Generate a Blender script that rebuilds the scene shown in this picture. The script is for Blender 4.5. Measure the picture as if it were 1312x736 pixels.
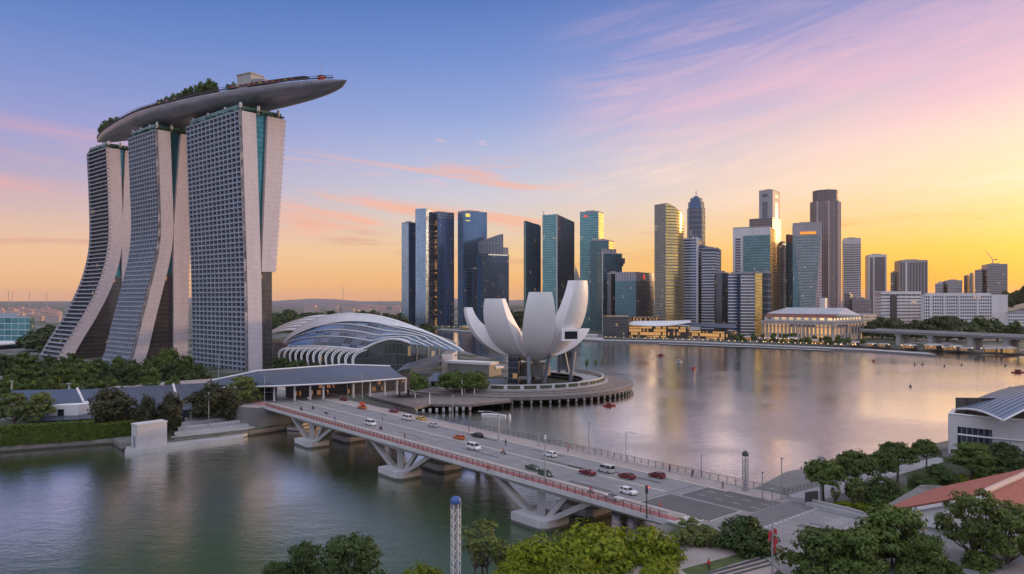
import bpy, math, random
from mathutils import Vector, Matrix, noise
R = math.radians
random.seed(7)
for o in list(bpy.data.objects): bpy.data.objects.remove(o)
SC = bpy.context.scene
COL = SC.collection

# ------------------------------------------------------------------ camera
F, CX, HY, CZ = 950.0, 656.0, 384.0, 50.0          # focal length in photo pixels, principal column, horizon row, eye height
cam = bpy.data.cameras.new('camera'); camo = bpy.data.objects.new('camera', cam); COL.objects.link(camo)
cam.sensor_width = 36.0; cam.lens = 36.0*F/1312.0; cam.shift_y = (HY-368.0)/1312.0
cam.clip_start = 0.5; cam.clip_end = 60000
camo.location = (0, 0, CZ); camo.rotation_euler = (R(90), 0, 0)
SC.camera = camo

# ------------------------------------------------------------------ colour management, sampling
SC.view_settings.view_transform = 'Standard'; SC.view_settings.look = 'None'
SC.view_settings.exposure = 0.0; SC.view_settings.gamma = 1.0; SC.view_settings.use_curve_mapping = False
SC.render.engine = 'CYCLES'
SC.cycles.use_denoising = True
SC.cycles.max_bounces = 6; SC.cycles.diffuse_bounces = 3; SC.cycles.glossy_bounces = 3; SC.cycles.transmission_bounces = 3
SC.cycles.transparent_max_bounces = 6
SC.cycles.caustics_reflective = False; SC.cycles.caustics_refractive = False

SUN_AZ, SUN_EL = 60.0, 5.0                           # degrees right of the view axis, above the horizon

def lin(c):
    return c/12.92 if c <= 0.04045 else ((c+0.055)/1.055)**2.4
def rgb(r, g, b, k=1.0):
    return (lin(r/255)*k, lin(g/255)*k, lin(b/255)*k, 1.0)

class NT:
    """small helper to wire shader nodes"""
    def __init__(s, tree):
        s.t = tree; s.n = tree.nodes; s.l = tree.links
    def add(s, kind, **kw):
        n = s.n.new(kind)
        for k, v in kw.items(): setattr(n, k, v)
        return n
    def put(s, sock, v):
        if v is None: return
        if hasattr(v, 'is_output') or isinstance(v, bpy.types.NodeSocket): s.l.new(v, sock)
        else: sock.default_value = v
    def m(s, op, a, b=None, c=None, clamp=False):
        n = s.add('ShaderNodeMath', operation=op); n.use_clamp = clamp
        s.put(n.inputs[0], a); s.put(n.inputs[1], b); s.put(n.inputs[2], c)
        return n.outputs[0]
    def sm(s, x, a, b):                               # smoothstep
        n = s.add('ShaderNodeMapRange', interpolation_type='SMOOTHSTEP')
        s.put(n.inputs[0], x); n.inputs[1].default_value = a; n.inputs[2].default_value = b
        return n.outputs[0]
    def mix(s, f, a, b, blend='MIX'):
        n = s.add('ShaderNodeMix', data_type='RGBA', blend_type=blend)
        s.put(n.inputs[0], f); s.put(n.inputs[6], a); s.put(n.inputs[7], b)
        return n.outputs[2]
    def ramp(s, x, stops, interp='LINEAR'):
        n = s.add('ShaderNodeValToRGB'); n.color_ramp.interpolation = interp
        e = n.color_ramp.elements
        e[0].position, e[0].color = stops[0]; e[1].position, e[1].color = stops[-1]
        for p, c in stops[1:-1]:
            k = e.new(p); k.color = c
        s.put(n.inputs[0], x)
        return n.outputs[0]
    def noise(s, vec, scale, detail=4, rough=0.55, dist=0.0, dim='3D'):
        n = s.add('ShaderNodeTexNoise', noise_dimensions=dim)
        s.put(n.inputs['Vector'], vec); n.inputs['Scale'].default_value = scale
        n.inputs['Detail'].default_value = detail; n.inputs['Roughness'].default_value = rough
        n.inputs['Distortion'].default_value = dist
        return n.outputs[0]
    def comb(s, x, y, z=0.0):
        n = s.add('ShaderNodeCombineXYZ'); s.put(n.inputs[0], x); s.put(n.inputs[1], y); s.put(n.inputs[2], z)
        return n.outputs[0]
    def sep(s, v):
        n = s.add('ShaderNodeSeparateXYZ'); s.put(n.inputs[0], v); return n.outputs

# ------------------------------------------------------------------ sky
W = bpy.data.worlds.new('World'); SC.world = W; W.use_nodes = True
w = NT(W.node_tree); w.n.clear()
tc = w.add('ShaderNodeTexCoord')
x, y, z = w.sep(tc.outputs['Generated'])
el = w.m('MULTIPLY', w.m('ARCSINE', w.m('MINIMUM', w.m('MAXIMUM', z, -1.0), 1.0)), 180/math.pi)
az = w.m('MULTIPLY', w.m('ARCTAN2', x, y), 180/math.pi)
e01 = w.m('DIVIDE', el, 60.0, clamp=True)
def sky_ramp(stops):
    return w.ramp(e01, [(a/60.0, rgb(*c)) for a, c in stops])
HIGH = [(38, (150,166,206)), (60, (214,216,236))]; HIGHW = [(32, (204,190,196)), (45, (226,214,214)), (60, (220,222,238))]  # sky above the view, warmed and brightened to light ground and water
left = sky_ramp([(0, (236,172,124)), (1.5, (242,188,140)), (3.5, (238,194,160)), (5.5, (220,186,176)), (8, (186,170,194)), (11, (158,158,208)), (14, (134,148,206)), (18, (102,132,198)), (22, (72,112,182))]+HIGH)
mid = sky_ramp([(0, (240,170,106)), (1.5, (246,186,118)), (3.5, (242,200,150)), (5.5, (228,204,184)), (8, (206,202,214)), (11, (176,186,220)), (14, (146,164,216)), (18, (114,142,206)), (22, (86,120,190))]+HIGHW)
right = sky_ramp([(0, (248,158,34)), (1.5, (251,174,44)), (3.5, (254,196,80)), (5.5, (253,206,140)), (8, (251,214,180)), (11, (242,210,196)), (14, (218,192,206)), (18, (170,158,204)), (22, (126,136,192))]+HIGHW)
back = w.ramp(e01, [(0, (0.76,0.72,0.86,1)), (0.12, (0.78,0.76,0.94,1)), (0.4, (0.84,0.88,1.08,1)), (1, (1.05,1.12,1.34,1))])  # unseen sky behind the camera, brightened as fill light
col = w.mix(w.sm(az, -36, 2), left, mid)
col = w.mix(w.sm(az, -4, 32), col, right)
# clouds: thin pink sheets combed along the horizon, a broad veil sweeping up to the right, small puffs
def cl_noise(ka, ke, tilt, seed, scale, detail=6, rough=0.58, dist=0.4):
    v = w.comb(w.m('MULTIPLY', az, ka), w.m('MULTIPLY', w.m('SUBTRACT', el, w.m('MULTIPLY', az, tilt)), ke), seed)
    return w.noise(v, scale, detail, rough, dist)
def band(x_, a, b_, c, d): return w.m('MULTIPLY', w.sm(x_, a, b_), w.m('SUBTRACT', 1.0, w.sm(x_, c, d)))
c1 = w.m('MULTIPLY', w.sm(cl_noise(0.035, 0.30, -0.10, 3.1, 1.3, 7), 0.42, 0.74), band(el, 4.0, 6.0, 9.5, 12.5))
c1 = w.m('MULTIPLY', c1, w.m('ADD', w.m('SUBTRACT', 1.0, w.sm(az, -27, -18)), w.m('MULTIPLY', w.m('SUBTRACT', 1.0, w.sm(az, -2, 8)), 0.22)))
col = w.mix(w.m('MULTIPLY', c1, 0.72), col, rgb(246,172,160))
c1b = w.m('MULTIPLY', w.sm(cl_noise(0.05, 0.5, -0.13, 31.0, 1.2, 6, 0.6, 0.7), 0.47, 0.62), band(el, 4.0, 6.0, 9.0, 11.5))
c1b = w.m('MULTIPLY', c1b, band(az, -20, -15, 0, 7))
col = w.mix(w.m('MULTIPLY', c1b, 0.75), col, rgb(250,178,150))
sweep = w.m('SUBTRACT', el, w.m('MULTIPLY', az, 0.20))
c2 = w.m('MULTIPLY', w.sm(cl_noise(0.05, 0.22, 0.20, 9.3, 1.15, 8, 0.62, 0.6), 0.36, 0.66), band(sweep, 2.0, 6.0, 10.5, 15.5))
c2 = w.m('MULTIPLY', c2, w.sm(az, -2, 14))
col = w.mix(w.m('MULTIPLY', c2, 0.85), col, w.mix(w.sm(el, 7, 15), rgb(255,226,204), rgb(222,184,208)))
c2b = w.m('MULTIPLY', w.sm(cl_noise(0.06, 0.60, 0.17, 14.0, 1.25, 9, 0.66, 0.9), 0.40, 0.76), band(el, 5.5, 8.5, 16, 24))
c2b = w.m('MULTIPLY', c2b, w.sm(az, 1, 9))
col = w.mix(w.m('MULTIPLY', c2b, 0.55), col, w.mix(w.sm(el, 8, 15), rgb(255,224,206), rgb(236,190,204)))
c3 = w.m('MULTIPLY', w.sm(cl_noise(0.07, 0.55, 0.0, 17.0, 1.1, 5), 0.56, 0.72), band(el, 0.8, 2.0, 4.5, 6.5))
col = w.mix(w.m('MULTIPLY', c3, 0.50), col, w.mix(w.sm(az, 5, 28), rgb(214,150,130), rgb(240,146,56)))
c4 = w.m('MULTIPLY', w.sm(cl_noise(0.20, 0.75, 0.0, 41.0, 1.4, 7, 0.62, 0.8), 0.60, 0.70), band(el, 8.0, 9.5, 12.0, 14.0))
c4 = w.m('MULTIPLY', c4, band(az, -12, -7, 2, 6))
col = w.mix(w.m('MULTIPLY', c4, 0.65), col, rgb(240,190,200))
# glow round the low sun outside the right edge
sd = (math.sin(R(SUN_AZ))*math.cos(R(SUN_EL)), math.cos(R(SUN_AZ))*math.cos(R(SUN_EL)), math.sin(R(SUN_EL)))
dv = w.add('ShaderNodeVectorMath', operation='DOT_PRODUCT'); w.put(dv.inputs[0], tc.outputs['Generated']); dv.inputs[1].default_value = sd
glow = w.m('POWER', w.m('MAXIMUM', dv.outputs['Value'], 0.0), 42.0)
gl = w.mix(1.0, (3.0, 1.5, 0.42, 1), w.comb(glow, glow, glow), 'MULTIPLY')
bk = w.m('SUBTRACT', 1.0, w.sm(y, -0.35, 0.45))
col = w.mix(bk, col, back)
wide = w.m('MULTIPLY', w.m('POWER', w.m('MAXIMUM', dv.outputs['Value'], 0.0), 9.0), w.m('SUBTRACT', 1.0, w.sm(el, 7.0, 20.0)))
col = w.mix(1.0, col, w.mix(1.0, (0.72, 0.34, 0.07, 1), w.comb(wide, wide, wide), 'MULTIPLY'), 'ADD')
col = w.mix(1.0, col, gl, 'ADD')
bg = w.add('ShaderNodeBackground'); w.put(bg.inputs[0], col); bg.inputs[1].default_value = 1.0
ns = w.add('ShaderNodeTexSky', sky_type='NISHITA'); ns.sun_disc = False
ns.sun_elevation = R(SUN_EL); ns.sun_rotation = R(SUN_AZ); ns.air_density = 1.2; ns.dust_density = 1.5
bg2 = w.add('ShaderNodeBackground'); w.put(bg2.inputs[0], ns.outputs[0]); bg2.inputs[1].default_value = 0.012
ad = w.add('ShaderNodeAddShader'); w.l.new(bg.outputs[0], ad.inputs[0]); w.l.new(bg2.outputs[0], ad.inputs[1])
wo = w.add('ShaderNodeOutputWorld'); w.l.new(ad.outputs[0], wo.inputs[0])

# ------------------------------------------------------------------ sun
sl = bpy.data.lights.new('sun', 'SUN'); sl.energy = 2.0; sl.angle = R(4.0); sl.color = (1.0, 0.62, 0.32)
so = bpy.data.objects.new('sun', sl); COL.objects.link(so); so.location = (300, 100, 300)
so.rotation_euler = Vector(sd).to_track_quat('Z', 'Y').to_euler()

# ------------------------------------------------------------------ geometry helpers
def P(px, py, z=0.0):
    """world point of height z seen at photo pixel (px, py)"""
    Y = (CZ-z)*F/(py-HY); return Vector(((px-CX)/F*Y, Y, z))
def D(px, py, Y):
    """world point at depth Y seen at photo pixel (px, py)"""
    return Vector(((px-CX)/F*Y, Y, CZ-(py-HY)/F*Y))
def ZY(py, Y): return CZ-(py-HY)/F*Y
def XP(px, Y): return (px-CX)/F*Y

class MB:
    def __init__(s): s.v = []; s.f = []; s.mi = []; s.uv = []; s.sm = []
    def face(s, pts, mi=0, uv=None, smooth=False):
        b = len(s.v); s.v += [tuple(p) for p in pts]; s.f.append(tuple(range(b, b+len(pts))))
        s.mi.append(mi); s.uv.append(uv); s.sm.append(smooth)
    def mesh(s, verts, faces, mi=0, smooth=False, uvs=None):
        b = len(s.v); s.v += [tuple(p) for p in verts]
        for k, f in enumerate(faces):
            s.f.append(tuple(b+i for i in f)); s.mi.append(mi); s.sm.append(smooth)
            s.uv.append([uvs[i] for i in f] if uvs else None)
    def box(s, c, d, rz=0.0, mi=0, top=1.0):
        cx, cy, cz = c; hx, hy, hz = d[0]/2, d[1]/2, d[2]/2; ca, sa = math.cos(rz), math.sin(rz)
        vs = []
        for k in (-1, 1):
            t = top if k > 0 else 1.0
            for a, b in ((-1,-1),(1,-1),(1,1),(-1,1)):
                px, py = a*hx*t, b*hy*t
                vs.append((cx+px*ca-py*sa, cy+px*sa+py*ca, cz+k*hz))
        s.mesh(vs, [(3,2,1,0),(4,5,6,7),(0,1,5,4),(1,2,6,5),(2,3,7,6),(3,0,4,7)], mi)
    def prism(s, pts, z0, z1, mi=0, cap=1, bottom=True, wall_mi=None):
        """walls round pts (counter-clockwise from above); z0/z1 numbers or per-corner lists; uv in metres"""
        n = len(pts); a = z0 if isinstance(z0, (list, tuple)) else [z0]*n; b = z1 if isinstance(z1, (list, tuple)) else [z1]*n
        u = 0.0
        for i in range(n):
            j = (i+1) % n; p, q = pts[i], pts[j]; L = math.hypot(q[0]-p[0], q[1]-p[1])
            m = wall_mi[i] if wall_mi else mi
            s.face([(p[0],p[1],a[i]), (q[0],q[1],a[j]), (q[0],q[1],b[j]), (p[0],p[1],b[i])], m,
                   [(u,a[i]), (u+L,a[j]), (u+L,b[j]), (u,b[i])])
            u += L
        if cap is not None: s.face([(p[0],p[1],b[i]) for i, p in enumerate(pts)], cap, [(p[0],p[1]) for p in pts])
        if bottom: s.face([(p[0],p[1],a[i]) for i, p in reversed(list(enumerate(pts)))], cap if cap is not None else mi, [(p[0],p[1]) for p in reversed(pts)])
    def tube(s, path, r, n=8, mi=0, caps=True, smooth=True):
        path = [Vector(p) for p in path]; rs = r if isinstance(r, (list, tuple)) else [r]*len(path)
        vs, fs = [], []; ref = None
        for i, p in enumerate(path):
            d = (path[min(i+1, len(path)-1)]-path[max(i-1, 0)]).normalized()
            if ref is None: ref = Vector((0,0,1)) if abs(d.z) < 0.9 else Vector((1,0,0))
            a = d.cross(ref)
            if a.length < 1e-4: a = d.cross(Vector((0.3,0.9,0.2)))
            a.normalize(); b = d.cross(a); ref = b.cross(d) if False else ref
            for k in range(n):
                t = 2*math.pi*k/n; vs.append(p+(a*math.cos(t)+b*math.sin(t))*rs[i])
        for i in range(len(path)-1):
            for k in range(n):
                k2 = (k+1) % n; fs.append((i*n+k, i*n+k2, (i+1)*n+k2, (i+1)*n+k))
        s.mesh(vs, fs, mi, smooth)
        if caps:
            s.face(list(reversed(vs[:n])), mi); s.face(vs[-n:], mi)
    def bar(s, p, q, w_, h_, mi=0):
        """box beam from p to q, w_ wide (horizontal), h_ high"""
        p, q = Vector(p), Vector(q); d = (q-p).normalized()
        sd_ = d.cross(Vector((0,0,1)))
        if sd_.length < 1e-3: sd_ = Vector((1,0,0))
        sd_.normalize(); up = sd_.cross(d).normalized()
        vs = []
        for e in (p, q):
            for a, b in ((-1,-1),(1,-1),(1,1),(-1,1)): vs.append(e+sd_*a*w_/2+up*b*h_/2)
        s.mesh(vs, [(0,1,2,3),(7,6,5,4),(1,0,4,5),(2,1,5,6),(3,2,6,7),(0,3,7,4)], mi)
    def lathe(s, prof, c=(0,0,0), n=16, mi=0, smooth=True, a0=0.0):
        vs, fs = [], []
        for r, z in prof:
            for k in range(n):
                t = a0+2*math.pi*k/n; vs.append((c[0]+r*math.cos(t), c[1]+r*math.sin(t), c[2]+z))
        for i in range(len(prof)-1):
            for k in range(n):
                k2 = (k+1) % n; fs.append((i*n+k, i*n+k2, (i+1)*n+k2, (i+1)*n+k))
        s.mesh(vs, fs, mi, smooth)
        if prof[0][0] > 1e-3: s.face(list(reversed(vs[:n])), mi)
        if prof[-1][0] > 1e-3: s.face(vs[-n:], mi)
    def grid(s, rows, mi=0, smooth=True, uvs=None, flip=False):
        n = len(rows[0]); vs = [p for r in rows for p in r]; fs = []
        for i in range(len(rows)-1):
            for k in range(n-1):
                f = (i*n+k, i*n+k+1, (i+1)*n+k+1, (i+1)*n+k); fs.append(tuple(reversed(f)) if flip else f)
        s.mesh(vs, fs, mi, smooth, [u for r in uvs for u in r] if uvs else None)
    def build(s, name, mats, parent=None, world=True, weld=False):
        me = bpy.data.meshes.new(name)
        vs = s.v
        if parent is not None and world:
            M = Matrix.Identity(4); q = parent
            while q is not None: M = M @ Matrix.Rotation(-q.rotation_euler.z, 4, 'Z') @ Matrix.Translation(-q.location); q = q.parent
            vs = [tuple(M @ Vector(v)) for v in s.v]
        me.from_pydata(vs, [], s.f)
        for m in (mats if isinstance(mats, (list, tuple)) else [mats]): me.materials.append(m)
        me.polygons.foreach_set('material_index', s.mi); me.polygons.foreach_set('use_smooth', s.sm)
        if any(u is not None for u in s.uv):
            ul = me.uv_layers.new(name='UVMap'); flat = []
            for f, u in zip(s.f, s.uv):
                for k in range(len(f)): flat += (list(u[k]) if u else [0.0, 0.0])
            ul.data.foreach_set('uv', flat)
        me.update(); me.validate()
        o = bpy.data.objects.new(name, me); COL.objects.link(o)
        if parent is not None: o.parent = parent
        return o

def tag(o, label=None, cat=None, group=None, kind=None):
    if label: o['label'] = label
    if cat: o['category'] = cat
    if group: o['group'] = group
    if kind: o['kind'] = kind
    return o
def thing(name, label, cat, loc=(0,0,0), rz=0.0, group=None):
    o = bpy.data.objects.new(name, None); COL.objects.link(o); o.empty_display_size = 0.5
    o.location = loc; o.rotation_euler = (0, 0, rz)
    return tag(o, label, cat, group)
def kids(o): return [c for c in bpy.data.objects if c.parent == o]
_tree_cache = {}
def dup(root, loc, rz=0.0, sc=1.0, label=None, group=None, recolor=None):
    """copy a thing with its parts and sub-parts"""
    if root.name not in _tree_cache:
        ks = kids(root); _tree_cache[root.name] = [(c, kids(c)) for c in ks]
    r = root.copy(); COL.objects.link(r); r.location = loc; r.rotation_euler = (0, 0, rz)
    r.scale = sc if isinstance(sc, (tuple, list)) else (sc, sc, sc)
    if label: r['label'] = label
    if group: r['group'] = group
    for ch, gs in _tree_cache[root.name]:
        c = ch.copy(); COL.objects.link(c); c.parent = r
        if recolor and ch.type == 'MESH':
            for i, sl_ in enumerate(c.material_slots):
                if sl_.material and sl_.material.name in recolor:
                    sl_.link = 'OBJECT'; sl_.material = recolor[ch.active_material.name] if len(c.material_slots) == 1 else recolor[ch.data.materials[i].name]
        for g in gs:
            d = g.copy(); COL.objects.link(d); d.parent = c
    return r

# ------------------------------------------------------------------ materials
def mat(name):
    m = bpy.data.materials.new(name); m.use_nodes = True
    t = NT(m.node_tree); b = t.n['Principled BSDF']
    return m, t, b
def paint(name, c, rough=0.6, var=0.12, scale=0.4, metal=0.0, spec=0.4, bump=0.0, streak=False, tide=False):
    """plain coloured surface with weathering: two scales of noise and faint vertical streaks"""
    m, t, b = mat(name); tcn = t.add('ShaderNodeTexCoord'); v = tcn.outputs['Object']
    if streak:
        mp = t.add('ShaderNodeMapping'); t.put(mp.inputs[0], v); mp.inputs['Scale'].default_value = (1, 1, 0.12); v2 = mp.outputs[0]
    else: v2 = v
    n = t.noise(v2, scale, 5, 0.6); n2 = t.noise(v, scale*9, 3, 0.6)
    k = t.m('ADD', t.m('MULTIPLY', n, 0.7), t.m('MULTIPLY', n2, 0.3))
    lo = tuple(max(0, x*(1-var*1.6)) for x in c[:3])+(1,); hi = tuple(min(1, x*(1+var*1.3)) for x in c[:3])+(1,)
    colr = t.ramp(k, [(0.28, lo), (0.72, hi)])
    if tide:                                          # green-black weed line left by the water
        geo = t.add('ShaderNodeNewGeometry'); pz = t.sep(geo.outputs['Position'])[2]
        f = t.m('SUBTRACT', 1.0, t.sm(t.m('SUBTRACT', pz, t.m('MULTIPLY', n, 0.9)), 0.0, 0.35))
        colr = t.mix(t.m('MULTIPLY', f, 0.85), colr, (0.035,0.040,0.026,1))
    t.put(b.inputs['Base Color'], colr)
    b.inputs['Roughness'].default_value = rough; b.inputs['Metallic'].default_value = metal
    b.inputs['Specular IOR Level'].default_value = spec
    if bump:
        bn = t.add('ShaderNodeBump'); t.put(bn.inputs['Height'], n2); bn.inputs['Strength'].default_value = bump; bn.inputs['Distance'].default_value = 0.05
        t.l.new(bn.outputs[0], b.inputs['Normal'])
    return m
def emit(name, c, s):
    m, t, b = mat(name); b.inputs['Base Color'].default_value = (0.02,0.02,0.02,1)
    b.inputs['Emission Color'].default_value = c; b.inputs['Emission Strength'].default_value = s
    return m
def facade(name, glass, frame=(0.25,0.25,0.27), floor=3.9, bay=1.6, sp=0.28, mu=0.12, lit=0.04, metal=0.75, rough=0.12, var=0.35, litc=(1.0,0.55,0.2), lits=0.26, frough=0.5, curt=0.0):
    """curtain wall: panes, mullions and spandrels from the wall's uv (metres), a few panes lit"""
    m, t, b = mat(name); uv = t.add('ShaderNodeUVMap'); u, v, _ = t.sep(uv.outputs[0])
    a = t.m('DIVIDE', u, bay); c = t.m('DIVIDE', v, floor)
    fa, fc = t.m('FRACT', a), t.m('FRACT', c)
    ia, ic = t.m('FLOOR', a), t.m('FLOOR', c)
    wn = t.add('ShaderNodeTexWhiteNoise', noise_dimensions='2D'); t.put(wn.inputs['Vector'], t.comb(ia, ic))
    wf = t.add('ShaderNodeTexWhiteNoise', noise_dimensions='2D'); t.put(wf.inputs['Vector'], t.comb(t.m('FLOOR', t.m('DIVIDE', ia, 7.0)), t.m('ADD', ic, 77.0)))
    fr = t.m('MAXIMUM', t.m('LESS_THAN', fa, mu), t.m('LESS_THAN', fc, sp))
    big = t.noise(t.comb(t.m('MULTIPLY', u, 0.03), t.m('MULTIPLY', v, 0.02)), 1.0, 3, 0.5)
    k = t.m('ADD', t.m('ADD', 1.0-var*0.5, t.m('MULTIPLY', wn.outputs[0], var)), t.m('MULTIPLY', t.m('SUBTRACT', big, 0.5), 0.9))
    gc = t.mix(1.0, tuple(glass)+(1,), t.comb(k, k, k), 'MULTIPLY')
    if curt: gc = t.mix(t.m('MULTIPLY', t.m('GREATER_THAN', wn.outputs[0], 1.0-curt), 0.9), gc, (0.20,0.18,0.165,1))
    t.put(b.inputs['Base Color'], t.mix(fr, gc, tuple(frame)+(1,)))
    nf = t.m('SUBTRACT', 1.0, fr)
    t.put(b.inputs['Metallic'], t.m('MULTIPLY', nf, metal))
    t.put(b.inputs['Roughness'], t.m('ADD', t.m('MULTIPLY', nf, rough-frough), t.m('ADD', frough, t.m('MULTIPLY', wn.outputs[0], 0.08))))
    if lit > 0:
        s = t.m('ADD', t.m('MULTIPLY', wn.outputs[0], 0.5), t.m('MULTIPLY', wf.outputs[0], 0.5))
        thr = 1.0-math.sqrt(lit*0.5)
        e = t.m('MULTIPLY', t.m('GREATER_THAN', s, thr), nf)
        b.inputs['Emission Color'].default_value = tuple(litc)+(1,)
        t.put(b.inputs['Emission Strength'], t.m('MULTIPLY', t.m('MULTIPLY', e, lits), t.m('ADD', 0.35, wn.outputs[1] if False else wf.outputs[0])))
    return m
# ------------------------------------------------------------------ shared materials
M_conc = paint('concrete', (0.36,0.35,0.36), 0.75, 0.16, 0.12, streak=True)
M_concd = paint('dark_concrete', (0.20,0.195,0.20), 0.8, 0.2, 0.15, streak=True)
M_concl = paint('pale_concrete', (0.52,0.50,0.52), 0.7, 0.12, 0.12, streak=True)
M_stone = paint('quay_stone', (0.22,0.20,0.19), 0.85, 0.28, 0.3, tide=True); M_pier = paint('pier_concrete', (0.50,0.48,0.50), 0.75, 0.14, 0.15, streak=True, tide=True)
M_white = paint('white_paint', (0.72,0.70,0.72), 0.55, 0.08, 0.2, streak=True)
M_steel = paint('grey_steel', (0.30,0.31,0.34), 0.45, 0.12, 0.5, metal=0.3)
M_dsteel = paint('dark_steel', (0.05,0.05,0.055), 0.5, 0.15, 0.5)
M_wood = paint('weathered_boards', (0.19,0.16,0.155), 0.8, 0.3, 0.5)
M_bluroof = paint('blue_grey_metal_roof', (0.085,0.105,0.15), 0.42, 0.14, 0.06, metal=0.35)
M_glassd = paint('dark_glass', (0.03,0.035,0.045), 0.1, 0.2, 0.2, metal=0.5)
M_lamp = emit('warm_lamp', (1.0,0.62,0.26,1), 4.0)
M_shoplight = emit('lit_shop_window', (1.0,0.55,0.22,1), 1.1)
M_redsig = emit('red_signal_light', (1.0,0.06,0.03,1), 2.0)

# ------------------------------------------------------------------ water
def water_mat():
    """dark green water body under a glossy rippled surface; wind patches change the ripple height"""
    m, t, b = mat('bay_water'); tcn = t.add('ShaderNodeTexCoord'); o = tcn.outputs['Object']
    b.inputs['Base Color'].default_value = (0.040, 0.070, 0.034, 1); b.inputs['Roughness'].default_value = 0.6; b.inputs['Specular IOR Level'].default_value = 0.0
    patch = t.noise(o, 0.011, 3, 0.5, 0.6); p2 = t.sm(patch, 0.40, 0.66)
    mp = t.add('ShaderNodeMapping'); t.put(mp.inputs[0], o); mp.inputs['Rotation'].default_value = (0,0,R(20)); mp.inputs['Scale'].default_value = (1, 1.6, 1)
    a = t.noise(mp.outputs[0], 0.75, 4, 0.70); c = t.noise(mp.outputs[0], 0.16, 3, 0.5)
    h = t.m('ADD', t.m('MULTIPLY', a, 0.55), t.m('MULTIPLY', c, 0.8))
    bn = t.add('ShaderNodeBump'); t.put(bn.inputs['Height'], h)
    t.put(bn.inputs['Strength'], t.m('ADD', 0.45, t.m('MULTIPLY', p2, 0.5))); bn.inputs['Distance'].default_value = 0.21
    g = t.add('ShaderNodeBsdfGlossy'); g.inputs['Color'].default_value = (1.0,0.985,0.965,1)
    t.put(g.inputs['Roughness'], t.m('ADD', 0.045, t.m('MULTIPLY', p2, 0.06))); t.l.new(bn.outputs[0], g.inputs['Normal'])
    lw = t.add('ShaderNodeLayerWeight'); lw.inputs['Blend'].default_value = 0.5; t.l.new(bn.outputs[0], lw.inputs['Normal'])
    f = t.m('ADD', 0.07, t.m('MULTIPLY', t.sm(lw.outputs['Facing'], 0.695, 0.80), 0.94), clamp=True)
    mx = t.add('ShaderNodeMixShader'); t.put(mx.inputs[0], f); t.l.new(b.outputs[0], mx.inputs[1]); t.l.new(g.outputs[0], mx.inputs[2])
    out = [n_ for n_ in t.n if n_.type == 'OUTPUT_MATERIAL'][0]; t.l.new(mx.outputs[0], out.inputs[0])
    return m
wb = MB(); wb.face([(-2500,60,0),(2500,60,0),(2500,3500,0),(-2500,3500,0)])
tag(wb.build('water', water_mat()), kind='structure')

# ------------------------------------------------------------------ ground (one sheet with the bay left open, quay faces down to the bed)
def ground_mat():
    m, t, b = mat('ground_cover'); tcn = t.add('ShaderNodeTexCoord'); o = tcn.outputs['Object']
    n = t.noise(o, 0.02, 5, 0.6); n2 = t.noise(o, 0.25, 4, 0.6)
    g = t.mix(n2, (0.022,0.036,0.014,1), (0.050,0.065,0.026,1))
    p = t.mix(n2, (0.13,0.125,0.13,1), (0.20,0.19,0.19,1))
    t.put(b.inputs['Base Color'], t.mix(t.sm(n, 0.46, 0.56), g, p)); b.inputs['Roughness'].default_value = 0.9
    return m
def quay(name, pts, z, mats, zb=-2.0):
    g = MB(); g.prism(pts, zb, z, mi=1, cap=0, bottom=False); return tag(g.build(name, mats), kind='structure')
SHORE = [(-83,286), (-62,322), (-50,342), (-34,352), (0,366), (34,376), (52,398), (60,425), (56,455), (40,485), (6,540), (-30,640), (-70,780), (-120,980), (-172,1240), (-150,1292), (-60,1180), (133,931), (240,850), (366,770), (420,700), (470,655), (560,700), (900,900), (2500,1300)]
QUAYL = [(-2500,235), (-400,238), (-167,242), (-138,256), (-129,245), (-104,262), (-83,286)]
far_pts = QUAYL[:-1] + SHORE + [(14000,9000), (14000,22000), (-14000,22000), (-14000,235)]
M_ground = ground_mat()
quay('ground', far_pts, 2.0, [M_ground, M_stone])
NEAR = [(-2500,70), (-140,90), (-60,99), (-20,106), (0,113), (14,128), (40,158), (74,200), (110,221), (142,243), (200,278), (330,335), (700,450), (2500,700)]
near_pts = [(-2500,-2500), (2500,-2500)] + list(reversed(NEAR))
near_pts = [(-2500,-2500), (2500,-2500)] + [NEAR[i] for i in range(len(NEAR)-1, -1, -1)]
quay('near_ground', near_pts, 3.6, [M_ground, M_stone])

# hills on the horizon
def hills(name, x0, x1, y0, hmax, seed, m, n=90, depth=900):
    g = MB(); rows = []
    for j in range(5):
        r = []
        for i in range(n+1):
            f = i/n; xx = x0+(x1-x0)*f
            h = hmax*(0.45+0.55*noise.fractal(Vector((f*9+seed, seed*3.1, 0)), 1.0, 2.0, 4))*min(1, f*6, (1-f)*6)
            k = (0, 0.7, 1.0, 0.75, 0)[j]
            r.append((xx+random.uniform(-8,8), y0+depth*j/4, 1.5+max(0.5, h)*k))
        rows.append(r)
    g.grid(rows); return tag(g.build(name, m), kind='structure')
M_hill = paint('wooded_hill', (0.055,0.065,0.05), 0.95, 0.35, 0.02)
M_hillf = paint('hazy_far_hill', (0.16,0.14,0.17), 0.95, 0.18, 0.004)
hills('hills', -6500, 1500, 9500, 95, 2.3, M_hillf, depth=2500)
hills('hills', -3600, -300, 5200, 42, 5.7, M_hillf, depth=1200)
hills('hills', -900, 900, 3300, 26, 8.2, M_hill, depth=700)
hills('hill', 1040, 1900, 1420, 64, 1.1, M_hill, n=40, depth=500)

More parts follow.
